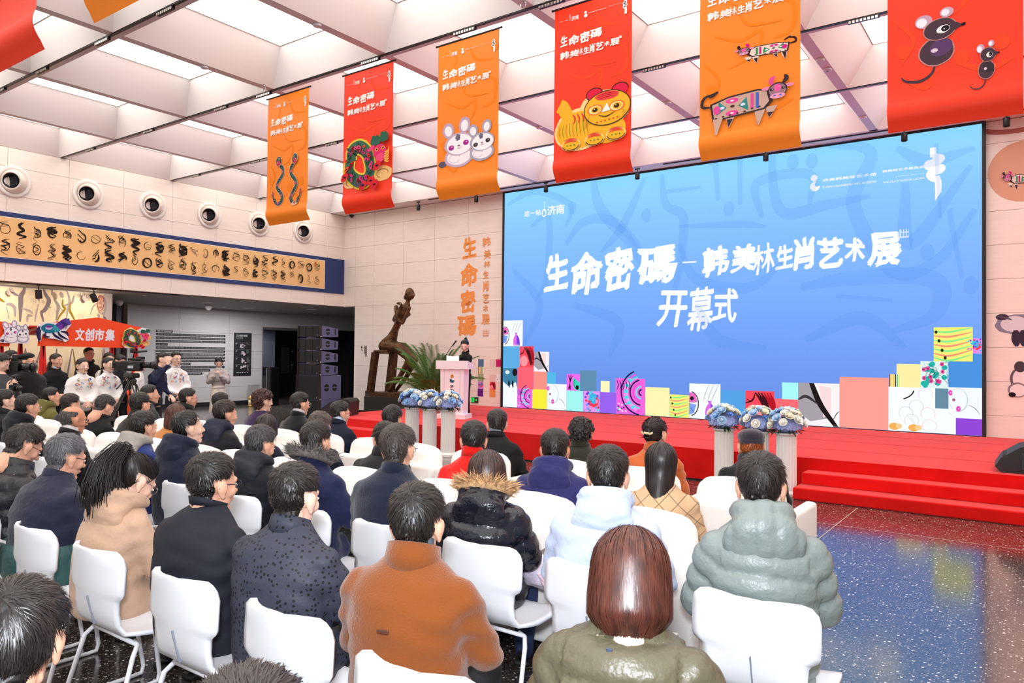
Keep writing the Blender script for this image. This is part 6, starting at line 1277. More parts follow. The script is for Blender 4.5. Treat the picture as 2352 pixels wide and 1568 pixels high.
def person(label, px, py, Y=None, X=None, ha=0, pitch=0, roll=0, body=None, pose='sit', hair='short', hc='#17120f', coat='#1c1f2c', kind='cloth', hood=False, collar='stand', inner=None, glasses=None, fem=False, skin=None, wide=1.0, bulk=1.0, lean=0.0, arms=None, pants='#15161c', ho=None, ztop=None, cmat=None, cname='jacket', hsc=1.05, fur=None, shirt=None, shoes='#141213', group=None, extra=None, sway=0.0):
    T = at(px, py, 1, Y) if Y is not None else at(px, py, 0, X); L = math.degrees(CYAW)-math.degrees(math.atan((px-1176)/CF)); hh = L-ha
    if body is None: body = max(-12, min(38, hh*0.45))
    ground = STZ if pose == 'stage' else 0.0; sit = pose == 'sit'; T = T.copy(); T[2] -= ground; NB = None
    if ztop: T[2] = ztop
    depth = float(np.dot(T-CO, cF)); lod = 0 if depth < 5.2 else 1 if depth < 9 else 2; br, hr = math.radians(body), math.radians(hh-body)
    zh = T[2]; base_t = 1.283 if sit else 1.70; z0 = .46 if sit else 0.0; kz = (zh-z0)/(base_t-z0); Z = lambda z: z0+(z-z0)*kz if z > z0 else z
    yo = (.0 if sit else .0)+lean*(zh-.5 if sit else zh-.95)*1.0; xo = sway*(zh-.95 if not sit else zh-.5)
    rz_ = math.radians(body); R0 = rotz(rz_); root_xy = T[:2]-(R0@np.array([xo, yo+.02, 0]))[:2]
    t = empty('person', (root_xy[0], root_xy[1], ground), rz_, label=label, cat='person', group=group)
    Rh = rotz(hr)@rotx(-math.radians(pitch))@roty(math.radians(roll)); top = Rh@np.array([0, -.014, .117])*hsc; tip = np.array([xo, yo+.02, zh]); Cc = tip-np.array([0, top[1]*.3, (.117*max(.93, math.cos(math.radians(pitch*.8)))+.004)*hsc])
    xf = lambda v: (np.asarray(v)*hsc)@Rh.T+Cc
    V, F, N = get_head(lod, fem); mb = MB(); mb.add(xf(V), F.tolist(), 0)
    # facial features
    def surf(x, z): d = (V[:, 0]-x)**2+(V[:, 2]-z)**2; m = (d < .00012) & (V[:, 1] > 0); return V[m, 1].max() if m.any() else .09
    fe = MB()
    for s in (-1, 1):
        ye = surf(s*.031, .004); fe.ell((s*.031, ye-.003, .003), (.0135, .006, .0062), 2, nu=12, nv=8); fe.ell((s*.031, ye+.0012, .003), (.0058, .0030, .0058), 3, nu=10, nv=6); fe.seg((s*.018, ye+.002, .006), (s*.044, ye-.004, .0075), .0018, .0014, 3, n=6); yb = surf(s*.030, .026); fe.tube([(s*.014, yb+.0015, .024), (s*.031, yb+.0015, .029), (s*.047, yb-.008, .024)], [.0020, .0026, .0012], 3, 6)
    ym = surf(0, -.060); fe.tube([(-.023, ym-.008, -.059), (-.008, ym+.001, -.0565), (0, ym+.0005, -.058), (.008, ym+.001, -.0565), (.023, ym-.008, -.059)], [.0012, .0034, .0032, .0034, .0012], 1, 8); fe.tube([(-.019, ym-.007, -.062), (0, ym+.0005, -.0665), (.019, ym-.007, -.062)], [.0015, .0046, .0015], 1, 8)
    for v, f in ((fe.v, fe.f),): mb.add(xf(np.concatenate(v)), f, fe.m)
    # skeleton
    W_ = wide*(.92 if fem else 1.0); sh = .168*W_
    if sit: hipz, ring = .50, [(.44, -.02, .19, .15), (.50, -.03, .200, .155), (.60, -.05, .195, .145), (.74, -.065, .190, .138), (.86, -.06, .198, .135), (.935, -.05, .196, .124), (.985, -.042, .165, .108), (1.035, -.022, .100, .086), (1.075, -.005, .062, .066)]; shz, shy = .925, -.04; hw_ = .0
    else: hipz, ring = .90, [(.80, 0, .180, .125), (.90, 0, .178, .125), (1.02, -.01, .165, .115), (1.14, -.01, .170, .118), (1.26, -.015, .188, .120), (1.325, -.015, .188, .110), (1.375, -.012, .150, .096), (1.425, 0, .092, .078), (1.465, .0, .060, .062)]; shz, shy = 1.318, -.012
    top_z = ring[-1][0]; zref = hipz
    def bend(p): p = np.array(p, float); f = max(0, (p[2]-zref))/(base_t-zref); return np.array([p[0]+xo*f**1.1, p[1]+yo*f**1.1, Z(p[2])])
    rings = [(*bend((0, y, z)), rx*W_*bulk**(.9), ry*bulk) for z, y, rx, ry in ring]
    sR, sL = bend((sh, shy, shz)), bend((-sh, shy, shz)); arms = arms or ('lap' if sit else 'clasp'); A = {}
    for s, S in ((1, sR), (-1, sL)):
        if arms == 'lap': e, w = bend((s*(.222*W_+.01*bulk), .05, .70)), np.array([s*.09, .26, .63])
        elif arms == 'phone_sit': e, w = bend((s*.23, .10, .72)), np.array([s*.06, .30, .80])
        elif arms == 'clasp': e, w = bend((s*.245*W_, .02, 1.08)), bend((s*.055, .20, .97))
        elif arms == 'down': e, w = bend((s*.23, -.02, 1.05)), bend((s*.235, .05, .82))
        elif arms == 'phone': e, w = bend((s*.22, .06, 1.08)), bend((s*.055, .26, 1.22))
        elif arms == 'paper': e, w = bend((s*.23, .08, 1.08)), bend((s*.13, .30, 1.10))
        elif arms == 'raise': e, w = (bend((.24, .12, 1.22)), bend((.13, .22, 1.50))) if s > 0 else (bend((-.27, -.02, 1.10)), bend((-.20, .16, .98)))
        elif arms == 'raiseL': e, w = (bend((-.28, .10, 1.36)), bend((-.20, .16, 1.60))) if s < 0 else (bend((.27, -.02, 1.10)), bend((.20, .16, .98)))
        A[s] = (S, np.asarray(e, float), np.asarray(w, float))
    neck0, neck1 = np.array(rings[-1][:3])+np.array([0, -.008, -.06]), xf(np.array([0, -.030, -.075])); nr = (.048 if fem else .056)
    mb.tube([neck0, neck0*.6+neck1*.4+np.array([0, -.006, 0]), neck1], [nr*1.12, nr, nr*.96], 0, 16)
    ut = MB(); ut.loft([(q[0], q[1], q[2], q[3]*.80, q[4]*.80) for q in rings], n=14)
    for s in (1, -1): S, e, w = A[s]; ut.tube([S, e, w], [.045, .034, .024], 0, 8)
    # legs
    if sit: legs = {s: [np.array([s*.09, .0, .50]), np.array([s*.125, .43, .50]), np.array([s*.12, .40+.05*s*0, .10])] for s in (1, -1)}; lr = (.092, .066, .045)
    else: legs = {s: [np.array([s*.085, 0, .90*kz]), np.array([s*.095, .01, .48*kz]), np.array([s*.095, -.01, .10])] for s in (1, -1)}; lr = (.092, .062, .046)
    for s in (1, -1): ut.tube(legs[s], [r_*.8 for r_ in lr], 0, 8)
    for q, f in zip([np.concatenate(ut.v)], [ut.f]): mb.add(q, f, 0)
    HV, HF, HN = HANDS[0 if depth < 15 and not sit else 1]
    for s in (1, -1):
        S, e, w = A[s]; d = w-e; d /= np.linalg.norm(d)
        if arms == 'clasp': d = np.array([-s*.75, .25, -.5]); upv = (0, 1, .3)
        elif arms == 'phone': d = np.array([-s*.35, .45, .6]); upv = (s*.6, 1, 0)
        elif arms in ('raise', 'raiseL') and ((s > 0) == (arms == 'raise')): d = np.array([0, .2, 1.]); upv = (s, 0, 0)
        else: upv = (0, 0, 1)
        Fm = frame_from(d, upv); hv = HV*np.array([-s, 1, 1])*1.0; mb.add(hv@Fm.T+w+Fm[:, 1]*.012, (HF if s < 0 else HF[:, ::-1]).tolist(), 0)
    sk = {None: SKIN, 'fair': SKIN2, 'tan': SKIN3}[skin]; mb.obj('body', [sk, LIP, EYEW, IRIS], t, True)
    # clothes
    ck = kind+coat
    if cmat: M = cmat
    else:
        M = {'cloth': lambda: mat('cloth_'+coat, coat, .75, spec=.25, bump=(28, .006), var=(3, .06), sheen=.15), 'wool': lambda: mat('wool_'+coat, coat, .9, spec=.15, bump=(160, .003), sheen=.3), 'puffer': lambda: mat('puffer_'+coat, coat, .42, spec=.5, bump=(24, .008)), 'gloss': lambda: mat('gloss_'+coat, coat, .25, spec=.6, bump=(20, .010)),
             'knit': lambda: mat('knit_'+coat, coat, .85, spec=.2, bump=(60, .004), sheen=.2), 'suit': lambda: mat('suit_'+coat, coat, .7, spec=.25, bump=(14, .004)), 'shirt': lambda: mat('shirt_'+coat, coat, .7, spec=.25, bump=(16, .008))}[kind]()
    vox = min(.030, max(.0125, .0045+.0026*depth)); cb = MB(); g = 1.0 if kind not in ('puffer', 'gloss') else 1.03
    cb.loft([(q[0], q[1], q[2], q[3]*g*.93, q[4]*g*.94) for q in rings], n=24)
    ar = (.066, .055, .042) if kind not in ('puffer', 'gloss') else (.076, .068, .052)
    for s in (1, -1):
        S, e, w = A[s]; b_ = bulk; S2 = S*.75+np.array([rings[5][0], rings[5][1], S[2]])*.25; cb.seg(S2+np.array([0, 0, -.015]), S, ar[0]*.95*b_, ar[0]*b_*.95); cb.seg(S, e, ar[0]*b_*.95, ar[1]*b_); cb.seg(e, w, ar[1]*b_, ar[2]*b_)
    if sit:
        for s in (1, -1): cb.seg((s*.08, .0, .50), (s*.10, .10, .50), .12*bulk, .10)
    elif cname in ('coat',): pass
    CV, CFc, CN = remesh(cb, vox, 9)
    # folds and quilting
    sd = (px*.37+py*.11) % 9; d = np.zeros(len(CV)); segs = [(A[1][0], A[1][1]), (A[1][1], A[1][2]), (A[-1][0], A[-1][1]), (A[-1][1], A[-1][2])]; best = np.full(len(CV), 9.); co = CV[:, 2].copy(); isarm = np.zeros(len(CV), bool)
    for i, (a, b) in enumerate(segs):
        ab = b-a; tt = np.clip(((CV-a)@ab)/(ab@ab), 0, 1); dist = np.linalg.norm(CV-(a+tt[:, None]*ab), axis=1); m = (dist < best) & (dist < ar[0]*1.45*bulk) & (np.abs(CV[:, 0]-rings[5][0]) > .155*W_); best[m] = dist[m]; co[m] = tt[m]*np.linalg.norm(ab)+(.30 if i % 2 else 0); isarm |= m
    if kind in ('puffer', 'gloss'):
        hb = .098 if kind == 'puffer' else .11; q = np.abs(np.sin(PI*(co+.012*np.sin(CV[:, 0]*9+sd))/hb)); d += .024*(q**.5)-.015; d += .0022*noise3(CV*np.array([1, 1, 3.]), 26, sd)*q
    elif kind == 'knit': d += .0025*np.sin(np.arctan2(CV[:, 0], CV[:, 1]+.05)*90)
    else:
        el = np.exp(-((CV-A[1][1])**2).sum(1)/.02)+np.exp(-((CV-A[-1][1])**2).sum(1)/.02)+np.exp(-((CV-A[1][0]-np.array([0, 0, -.07]))**2).sum(1)/.012)+np.exp(-((CV-A[-1][0]-np.array([0, 0, -.07]))**2).sum(1)/.012)
        d += (.0035+.007*np.clip(el, 0, 1))*noise3(CV*np.array([1, 1, 1.8]), 20, sd)+.003*noise3(CV, 9, sd)
    CV = CV+CN*d[:, None]
    MB().add(CV, CFc.tolist()).obj(cname, M, t, True)
    # collar
    nb = np.array(rings[-1][:3]); nd = np.array([xo*.25, .22, 1.0]); nd = nd/np.linalg.norm(nd); Rn = frame_from(nd, (0, 1, 0)); Rn = np.stack([np.cross(nd, (0, 1, 0))*-1, np.cross(nd, np.cross(nd, (0, 1, 0))*-1), nd], 1); Rn = Rn/np.linalg.norm(Rn, axis=0)
    if np.linalg.det(Rn) < 0: Rn[:, 0] *= -1
    def collar_ring(rx, ry, h, fl, th, z0_=0.0, gapf=.35, m_=None, nm='collar', n=30, dip=.012):
        cbm = MB(); G = []; 
        for (rr_, hz) in ((0, 0), (fl, h), (fl+th, h*.98), (th, 0)):
            for k in range(n+1):
                a = gapf+(2*PI-2*gapf)*k/n; G.append((math.sin(a)*(rx+rr_), math.cos(a)*(ry+rr_), z0_+hz-dip*math.cos(a)*1.0*(1 if hz else .6)))
        w = n+1; Fc = [(i*w+k, i*w+k+1, (i+1)*w+k+1, (i+1)*w+k) for i in range(3) for k in range(n)]+[(3*w+k, 3*w+k+1, k+1, k) for k in range(n)]+[(0, w, 2*w, 3*w), (n, 3*w+n, 2*w+n, w+n)]
        q = np.array(G)@Rn.T+nb; cbm.add(q, Fc); return cbm.obj(nm, m_ or M, t, True)
    nw = nr+.012; k_ = collar
    if k_ == 'stand': collar_ring(.082, .082, .066, -.012, .007, -.062)
    elif k_ == 'high': collar_ring(.090, .088, .095, -.010, .013, -.085)
    elif k_ == 'turtle': collar_ring(nw, nw+.002, .060, -.002, .008, -.03, .01)
    elif k_ == 'lapel': collar_ring(.080, .080, .045, -.006, .007, -.050, .5)
    elif k_ == 'shirt': collar_ring(nw+.002, nw+.004, .030, .010, .004, -.02, .15)
    if inner: collar_ring(nw-.006, nw-.002, .058 if k_ in ('stand', 'lapel') else .07, 0, .004, -.035, .12, mat('inner_'+inner, inner, .8), 'inner_collar')
    if fur:
        cbm = MB(); rs = np.random.RandomState(int(px)); n = 900 if lod < 1 else 500; a = rs.uniform(.5, 2*PI-.5, n); P = np.stack([np.sin(a)*.125, np.cos(a)*.11-.02, .01+.02*rs.randn(n)*0-.02*np.cos(a)], 1)@Rn.T+nb+rs.randn(n, 3)*.012; Nn = P-nb-np.array([0, 0, -.05]); Nn /= np.linalg.norm(Nn, axis=1)[:, None]; D = Nn+rs.randn(n, 3)*.4; D /= np.linalg.norm(D, axis=1)[:, None]
        aa = np.linspace(.5, 2*PI-.5, 20); cbm.tube(np.stack([np.sin(aa)*.12, np.cos(aa)*.105-.02, -.0-.02*np.cos(aa)], 1)@Rn.T+nb, .030, 0, 10); strands(cbm, P, Nn, D, np.full(n, .055), 3, .006, .1, rs=rs); cbm.obj('fur_trim', mat('fur_'+fur, fur, .9, var=(60, .3)), t, True)
    if hood:
        hm = MB(); zb = nb[2]; hb_ = 1.0 if kind != 'puffer' else 1.12
        aa = np.linspace(.55, 2*PI-.55, 15); hm.tube([(math.sin(a)*.098, nb[1]+math.cos(a)*.088-.022, zb-.010-.034*math.cos(a)) for a in aa], [.030+.012*math.sin((a-.55)/(2*PI-1.1)*PI) for a in aa], 0, 12)
        hm.ell((nb[0], nb[1]-.125, zb-.100), (.142*hb_, .055*hb_, .112*hb_), R=rotx(.22)); hm.ell((nb[0]-.06, nb[1]-.09, zb-.045), (.07, .05, .06)); hm.ell((nb[0]+.06, nb[1]-.09, zb-.045), (.07, .05, .06)); hm.ell((nb[0], nb[1]-.12, zb-.13), (.07, .035, .05))
        hm.v = [v+np.array([nb[0] if i == 0 else 0, 0, 0]) for i, v in enumerate(hm.v)]
        HV_, HF_, HN_ = remesh(hm, vox*.9, 5); dd = .004*noise3(HV_, 24, sd)+(.010*np.abs(np.sin(HV_[:, 0]*38+1.57))**.5-.006 if kind == 'puffer' else .004*noise3(HV_*np.array([1, 1, 2.2]), 34, sd)); MB().add(HV_+HN_*dd[:, None], HF_.tolist()).obj('hood', mat('hood_'+hood, hood, .7, bump=(28, .006)) if isinstance(hood, str) else M, t, True)
    # trousers, shoes
    P_ = mat('trousers_'+pants, pants, .8, bump=(30, .005)); pb_ = MB()
    if pants.startswith('#') and not (extra == 'skirt'):
        for s in (1, -1): pb_.seg(legs[s][0], legs[s][1], lr[0], lr[1]+.006); pb_.seg(legs[s][1], legs[s][2]+np.array([0, 0, -.03]), lr[1]+.006, lr[2]+.012)
        pb_.ell((0, -.01 if sit else 0, legs[1][0][2]), (.17, .13, .12))
        PV, PF, PN = remesh(pb_, min(.03, vox*1.4), 3); PV = PV+PN*(.006*noise3(PV, 18, sd))[:, None]; MB().add(PV, PF.tolist()).obj('trousers', P_, t, True)
    elif extra == 'skirt': MB().loft([(0, 0, .06, .24, .20), (0, 0, .4, .20, .16), (0, 0, .9*kz, .16, .12), (0, 0, .98*kz, .15, .11)], n=24).obj('skirt', P_, t, True)
    for s in (1, -1):
        a = legs[s][2]; sm = MB(); sm.ell((a[0], a[1]+.055, .045), (.045, .115, .045)); sm.ell((a[0], a[1]-.0, .07), (.042, .055, .05)); sm.rbox((a[0], a[1]+.05, .014), (.09, .25, .028), .013, 1, k=2); sm.obj('shoe', [mat('shoe_'+shoes, shoes, .35), mat('sole', '#101010', .6)], t, True)
    # hair
    nst = (3200, 900, 300)[lod]; 
    if hair == 'flatcap':
        make_hair('undercap', hc, lod, fem, int(px), t, xf, nst, dict(thick=1.6, len=2.2)); cm = MB(); cm.ell((0, -.012, .072), (.093, .122, .056), R=rotx(-.16)); cm.ell((0, .075, .058), (.072, .055, .016), R=rotx(-.25)); cm.ell((0, -.05, .05), (.086, .075, .045)); V3, F3, N3 = remesh(cm, .007, 3); V3 = V3[:, :]; MB().add(xf(V3), F3.tolist()).obj('flat_cap', mat('cap_cloth', '#2b2230', .9, bump=(200, .002), sheen=.3), t, True)
        ll = MB(); ll.rbox((0, 0, 0), (.05, .004, .012), .002, k=1); ll.v = [xf(v@rotz(.9).T+np.array([-.062, -.088, .028])) for v in ll.v]; ll.obj('cap_buckle', mat('buckle', '#8a8078', .3, metal=.8), t)
    elif hair: make_hair(hair, hc, lod, fem, int(px)+py, t, xf, nst, dict(ho or {}, _inv=Rh.T@rotz(hr)))
    if hair == 'bun' and opts_clip.get(label): pass
    if glasses:
        gm = MB(); ye = surf(.031, .004)+.014
        for s in (-1, 1):
            a = np.linspace(0, 2*PI, 17); gm.tube([(s*.033+.024*math.cos(q), ye-.002-.06*abs(.033+s*0+.0)*0-(.004 if q > 0 else .004)*abs(math.cos(q)), .002+.018*math.sin(q)) for q in a], .0016, 0, 5); gm.tube([(s*.057, ye-.006, .008), (s*.078, ye-.03, .010), (s*.084, -.01, .012), (s*.082, -.03, -.004)], .0019, 0, 5)
        gm.tube([(-.009, ye, .006), (.009, ye, .006)], .0016, 0, 5); gm.v = [xf(v) for v in gm.v]; gm.obj('glasses', mat('glasses_'+glasses, glasses, .3, metal=.3), t, True)
    return dict(t=t, xf=xf, nb=nb, rings=rings, A=A, Z=Z, M=M, depth=depth, bend=bend)
opts_clip = {}
def dots_mat():
    m = mat('dotted_cloth', '#363846', .6, spec=.3, bump=(40, .003)); nt = m.node_tree; b = nt.nodes['Principled BSDF']; v = nt.nodes.new('ShaderNodeTexVoronoi'); v.inputs['Scale'].default_value = 52; v.inputs['Randomness'].default_value = .6
    r = nt.nodes.new('ShaderNodeValToRGB'); r.color_ramp.interpolation = 'CONSTANT'; e = r.color_ramp.elements; e[0].color = (*lin('#14151c'), 1); e[1].position = .30; e[1].color = (*lin('#353846'), 1); tc = nt.nodes.new('ShaderNodeTexCoord'); nt.links.new(tc.outputs['Object'], v.inputs[0]); nt.links.new(v.outputs['Distance'], r.inputs[0]); nt.links.new(r.outputs[0], b.inputs['Base Color']); return m
def quilt_mat():
    m = mat('quilted_tan', '#c9a582', .7, spec=.3); nt = m.node_tree; b = nt.nodes['Principled BSDF']; tc = nt.nodes.new('ShaderNodeTexCoord'); mp = nt.nodes.new('ShaderNodeMapping'); mp.inputs['Rotation'].default_value = (0, math.radians(45), 0); v = nt.nodes.new('ShaderNodeTexBrick'); v.inputs['Scale'].default_value = 14; v.offset = 0; v.inputs['Mortar Size'].default_value = .03; v.inputs['Mortar Smooth'].default_value = 1; v.inputs['Brick Width'].default_value = 1; v.inputs['Row Height'].default_value = 1
    sw = nt.nodes.new('ShaderNodeSeparateXYZ'); cb = nt.nodes.new('ShaderNodeCombineXYZ'); bp = nt.nodes.new('ShaderNodeBump'); bp.inputs['Distance'].default_value = .012; bp.inputs['Strength'].default_value = 1; bp.invert = True
    nt.links.new(tc.outputs['Object'], mp.inputs[0]); nt.links.new(mp.outputs[0], sw.inputs[0]); nt.links.new(sw.outputs['X'], cb.inputs['X']); nt.links.new(sw.outputs['Z'], cb.inputs['Y']); nt.links.new(cb.outputs[0], v.inputs[0]); nt.links.new(v.outputs['Fac'], bp.inputs['Height']); nt.links.new(bp.outputs[0], b.inputs['Normal']); return m
PP = {}
def Pn(key, *a, **k): PP[key] = person(*a, **k); return PP[key]
# third chair row from the stage steps: the nearest row
Pn('olive', 'woman with a brown bob and olive puffer jacket, nearest the camera', 1450, 1222, Y=1.88, ha=2, pitch=20, body=16, hair='bob', hc='#3e1a0f', coat='#57523f', kind='puffer', collar='high', fem=True, skin='fair', bulk=1.12, wide=1.06, inner='#cfc8c4', ho=dict(tuck=.34, zb=-.120, wide=1.02), pants='#1b1c22', hsc=1.15, lean=.05)
Pn('suede', 'man in a tan suede jacket with short black hair', 960, 1118, Y=1.92, ha=22, pitch=6, body=20, coat='#7c4219', kind='wool', collar='high', inner='#5d6470', wide=1.08, bulk=1.08, hsc=1.10, cname='jacket')
Pn('dots', 'man in a charcoal jacket with a dotted pattern', 680, 1070, Y=1.93, ha=38, pitch=8, body=14, kind='cloth', coat='#30323e', cmat=dots_mat(), collar='stand', wide=1.1, bulk=1.08, skin='fair', ho=dict(len=.8), hair='fade', hsc=1.10)
Pn('blackgl', 'man in a plain black jacket with glasses, fourth along the nearest row', 490, 1046, Y=1.92, ha=56, pitch=4, body=8, hair='fade', coat='#1e202a', kind='suit', collar='shirt', wide=1.12, bulk=1.12, glasses='#2c2c40', hsc=1.10)
Pn('beige', 'woman with a long ponytail and beige hooded jacket, head bent', 318, 1052, Y=1.97, ha=62, pitch=34, body=6, hair='pony', hc='#16100f', coat='#bb9a82', kind='cloth', hood=True, fem=True, skin='fair', glasses='#8a8078', lean=.14, wide=1.05, bulk=1.1, ho=dict(tie=(0, -.085, .095), tail=((0, -.02, .02), (0, -.06, .03), (0, -.11, -.03), (0, -.125, -.12), (0, -.12, -.21))))
Pn('navygreen', 'grey-haired man in a navy jacket with a green quilted hem', 155, 1003, Y=1.98, ha=62, pitch=14, body=6, hc='#5a5a60', coat='#1c2036', kind='cloth', collar='stand', glasses='#202028', wide=1.12, bulk=1.14, lean=.08)
Pn('leftpuff', 'man in a black quilted jacket looking down, left in the nearest row', 62, 982, Y=2.0, ha=66, pitch=32, body=4, hc='#241c18', coat='#10121b', kind='puffer', collar='high', glasses='#15151a', wide=1.05, bulk=1.1, lean=.1)
Pn('bl', 'dark-haired woman whose head fills the bottom left corner', 45, 1345, Y=.66, ha=20, pitch=10, body=20, hair='woman', hc='#17110f', coat='#1a1a20', fem=True, hsc=.98)
Pn('b2', 'person of whom only the crown of dark hair shows at the bottom edge', 565, 1562, Y=.62, ha=0, pitch=5, body=20, hair='short', hc='#16110f', coat='#1a1a20')
# second chair row
Pn('sage', 'man in a grey-green hooded puffer jacket on the rightmost chair', 1748, 1046, Y=3.06, ha=4, pitch=6, body=22, coat='#7d8987', kind='puffer', hood=True, collar='stand', inner='#17171c', wide=1.04, bulk=1.08, pants='#2c4a78', hsc=1.10, hc='#1c1614')
Pn('lightblue', 'man in a pale blue hooded jacket', 1397, 1030, Y=3.06, ha=6, pitch=6, body=20, coat='#b9c6e2', kind='cloth', hood=True, collar='stand', wide=1.1, bulk=1.14, hsc=1.10, pants='#15171e', lean=.05)
Pn('fur', 'woman with a brown bob and glossy black coat with tan fur trim', 1120, 1036, Y=3.06, ha=8, pitch=6, body=22, hair='bob', hc='#33201d', coat='#0e111d', kind='gloss', collar='high', fur='#c29b70', hood=True, fem=True, wide=1.0, bulk=1.08, ho=dict(tuck=.35, zb=-.085), pants='#1c2c52')
Pn('navycoat', 'man with thinning greyish hair and a navy wool coat', 915, 980, Y=3.06, ha=26, pitch=5, body=16, hc='#3a322e', coat='#171e33', kind='wool', collar='stand', glasses='#503030', wide=1.1, bulk=1.1, hsc=1.10, ho=dict(recede=.012, lift=.5))
Pn('greyfur', 'black-haired man in a navy coat with grey fur collar', 727, 972, Y=3.07, ha=36, pitch=4, body=10, coat='#182046', kind='cloth', collar='lapel', fur='#6d6764', wide=1.08, bulk=1.1, hsc=1.03)
Pn('hoodblk', 'man in a black hooded coat with head tilted down', 600, 982, Y=3.07, ha=48, pitch=16, body=8, hc='#3c3a3c', coat='#10131b', kind='cloth', hood='#141824', collar='stand', inner='#2c4478', bulk=1.08, wide=1.04)
Pn('navyprof', 'man in a navy hooded coat with receding hair, seen almost in profile', 432, 946, Y=3.08, ha=70, pitch=-6, body=4, hc='#1e1a1a', coat='#121930', kind='cloth', hood=True, collar='high', bulk=1.12, wide=1.08, ho=dict(recede=.018), skin='fair')
Pn('bluegrey', 'man in a blue jacket with a grey hood', 330, 947, Y=3.09, ha=52, pitch=4, body=6, coat='#243472', kind='cloth', hood='#a09a94', collar='stand', bulk=1.08)
Pn('bald', 'balding man in a black coat with glasses', 170, 932, Y=3.02, ha=70, pitch=6, body=4, hair='bald', hc='#4a4242', coat='#101116', kind='cloth', collar='lapel', inner='#d8d4d2', glasses='#1c1416', bulk=1.08, skin='tan')
Pn('navyhd', 'man with thick black hair, glasses and a dark navy anorak, left of the balding man', 65, 907, Y=3.2, ha=66, pitch=6, body=4, coat='#0e141c', kind='cloth', hood=True, collar='stand', glasses='#b8a8a0', bulk=1.08)
Pn('leftgl', 'man in glasses and black jacket cut by the left edge', 12, 896, Y=3.4, ha=72, pitch=3, body=4, coat='#121316', kind='cloth', collar='high', glasses='#c0a890', hair='fade', skin='fair')
# second row of armchairs
Pn('tan', 'woman with long straight dark hair and a tan quilted jacket', 1520, 1018, Y=3.96, ha=10, pitch=4, body=20, hair='long', hc='#1b1213', coat='#c9a582', cmat=quilt_mat(), kind='cloth', collar='none', fem=True, ho=dict(zb=-.30), hsc=1.0)
Pn('purpleblue', 'man in a violet-blue hooded coat', 1275, 989, Y=3.96, ha=6, pitch=4, body=18, coat='#25265c', kind='cloth', hood=True, collar='high', bulk=1.12, wide=1.04, hc='#17130f', hair='short', ho=dict(len=.7), skin='tan')
Pn('redsw', 'man in a bright red ribbed turtleneck', 1088, 970, Y=3.98, ha=0, pitch=2, body=24, coat='#d8130c', kind='knit', collar='turtle', wide=1.0)
Pn('curlyblk', 'person with tousled black hair and black coat left of the columns', 885, 972, Y=3.98, ha=-8, pitch=2, body=22, hair='short', coat='#15161a', collar='stand', kind='cloth', ho=dict(lift=.7, len=1.2))
Pn('greysuit', 'grey-haired man in a dark navy suit behind the black-haired man', 735, 948, Y=4.0, ha=24, pitch=6, body=12, hc='#4a4038', coat='#111a30', kind='suit', collar='lapel')
Pn('darkw', 'woman with chin-length dark hair in a navy jacket', 612, 953, Y=4.0, ha=14, pitch=10, body=12, hair='bob', hc='#1e1514', coat='#10162a', kind='cloth', fem=True, collar='lapel', ho=dict(zb=-.07, tuck=.3))
Pn('brownhair', 'man with short brown-black hair and a black coat with navy hood', 518, 921, Y=3.98, ha=60, pitch=3, body=4, hc='#251815', coat='#0e1018', kind='cloth', hood='#141a33', collar='high', inner='#39403c', bulk=1.1, wide=1.06)
Pn('tancoat', 'woman with straight auburn hair and a camel coat', 405, 928, Y=4.0, ha=14, pitch=4, body=10, hair='bob', hc='#4a2314', coat='#c07a38', kind='wool', fem=True, collar='none', ho=dict(zb=-.12, tuck=.1))
Pn('dkbrown', 'man in a dark brown jacket with short black hair', 322, 903, Y=4.0, ha=46, pitch=4, body=6, coat='#1c1611', kind='cloth', collar='stand', bulk=1.08)
Pn('headdown', 'man in a black suit bowing his head', 243, 911, Y=4.0, ha=52, pitch=34, body=4, hc='#2a2526', coat='#0c0d11', kind='suit', collar='stand', lean=.06, bulk=1.06)
Pn('m163', 'man with wavy dark brown hair behind the balding man', 163, 906, Y=4.2, ha=60, pitch=6, body=4, hc='#2a1e18', coat='#131419', kind='cloth', ho=dict(lift=.5, len=1.2))
Pn('green', 'man in an olive green jacket with cropped hair', 118, 891, Y=4.4, ha=78, pitch=-2, body=4, hair='fade', hc='#1e1916', coat='#65622c', kind='cloth', hood=True, collar='stand', inner='#17191c')
# front row of armchairs
Pn('m345', 'man in a dark grey sweater with swept-back hair, by the market stall', 345, 885, Y=5.1, ha=80, pitch=-4, body=4, coat='#37383a', kind='knit', collar='shirt')
Pn('m433', 'man in a black coat and glasses in front of the white-shirted usher', 433, 893, Y=5.2, ha=74, pitch=4, body=4, coat='#101114', kind='cloth', collar='high', glasses='#8a3038')
Pn('m508', 'man in a grey sweater with slick black hair', 508, 903, Y=5.3, ha=58, pitch=8, body=6, coat='#6a676a', kind='knit', collar='shirt', glasses='#4a3a5a')
Pn('curlp', 'woman with curly auburn hair and a purple cardigan', 605, 897, Y=5.3, ha=62, pitch=2, body=8, hair='curly', hc='#3c1a18', coat='#352048', kind='knit', fem=True, collar='none', skin='fair', ho=dict(curl=1.15))
Pn('m690', 'man in a black overcoat and glasses, right of the curly-haired woman', 690, 903, Y=5.3, ha=56, pitch=2, body=8, coat='#101116', kind='wool', collar='lapel', inner='#c8c8cc', glasses='#b09098', hair='short')
Pn('m780', 'man in a navy suit and red-rimmed glasses by the left end of the stage', 782, 923, Y=5.35, ha=60, pitch=4, body=8, coat='#10182c', kind='suit', collar='lapel', inner='#b8cce8', glasses='#c83030')
Pn('w902', 'woman with short black hair just left of the flower columns', 902, 933, Y=5.35, ha=28, pitch=2, body=16, hair='woman', hc='#120d0d', coat='#141418', fem=True, collar='stand')
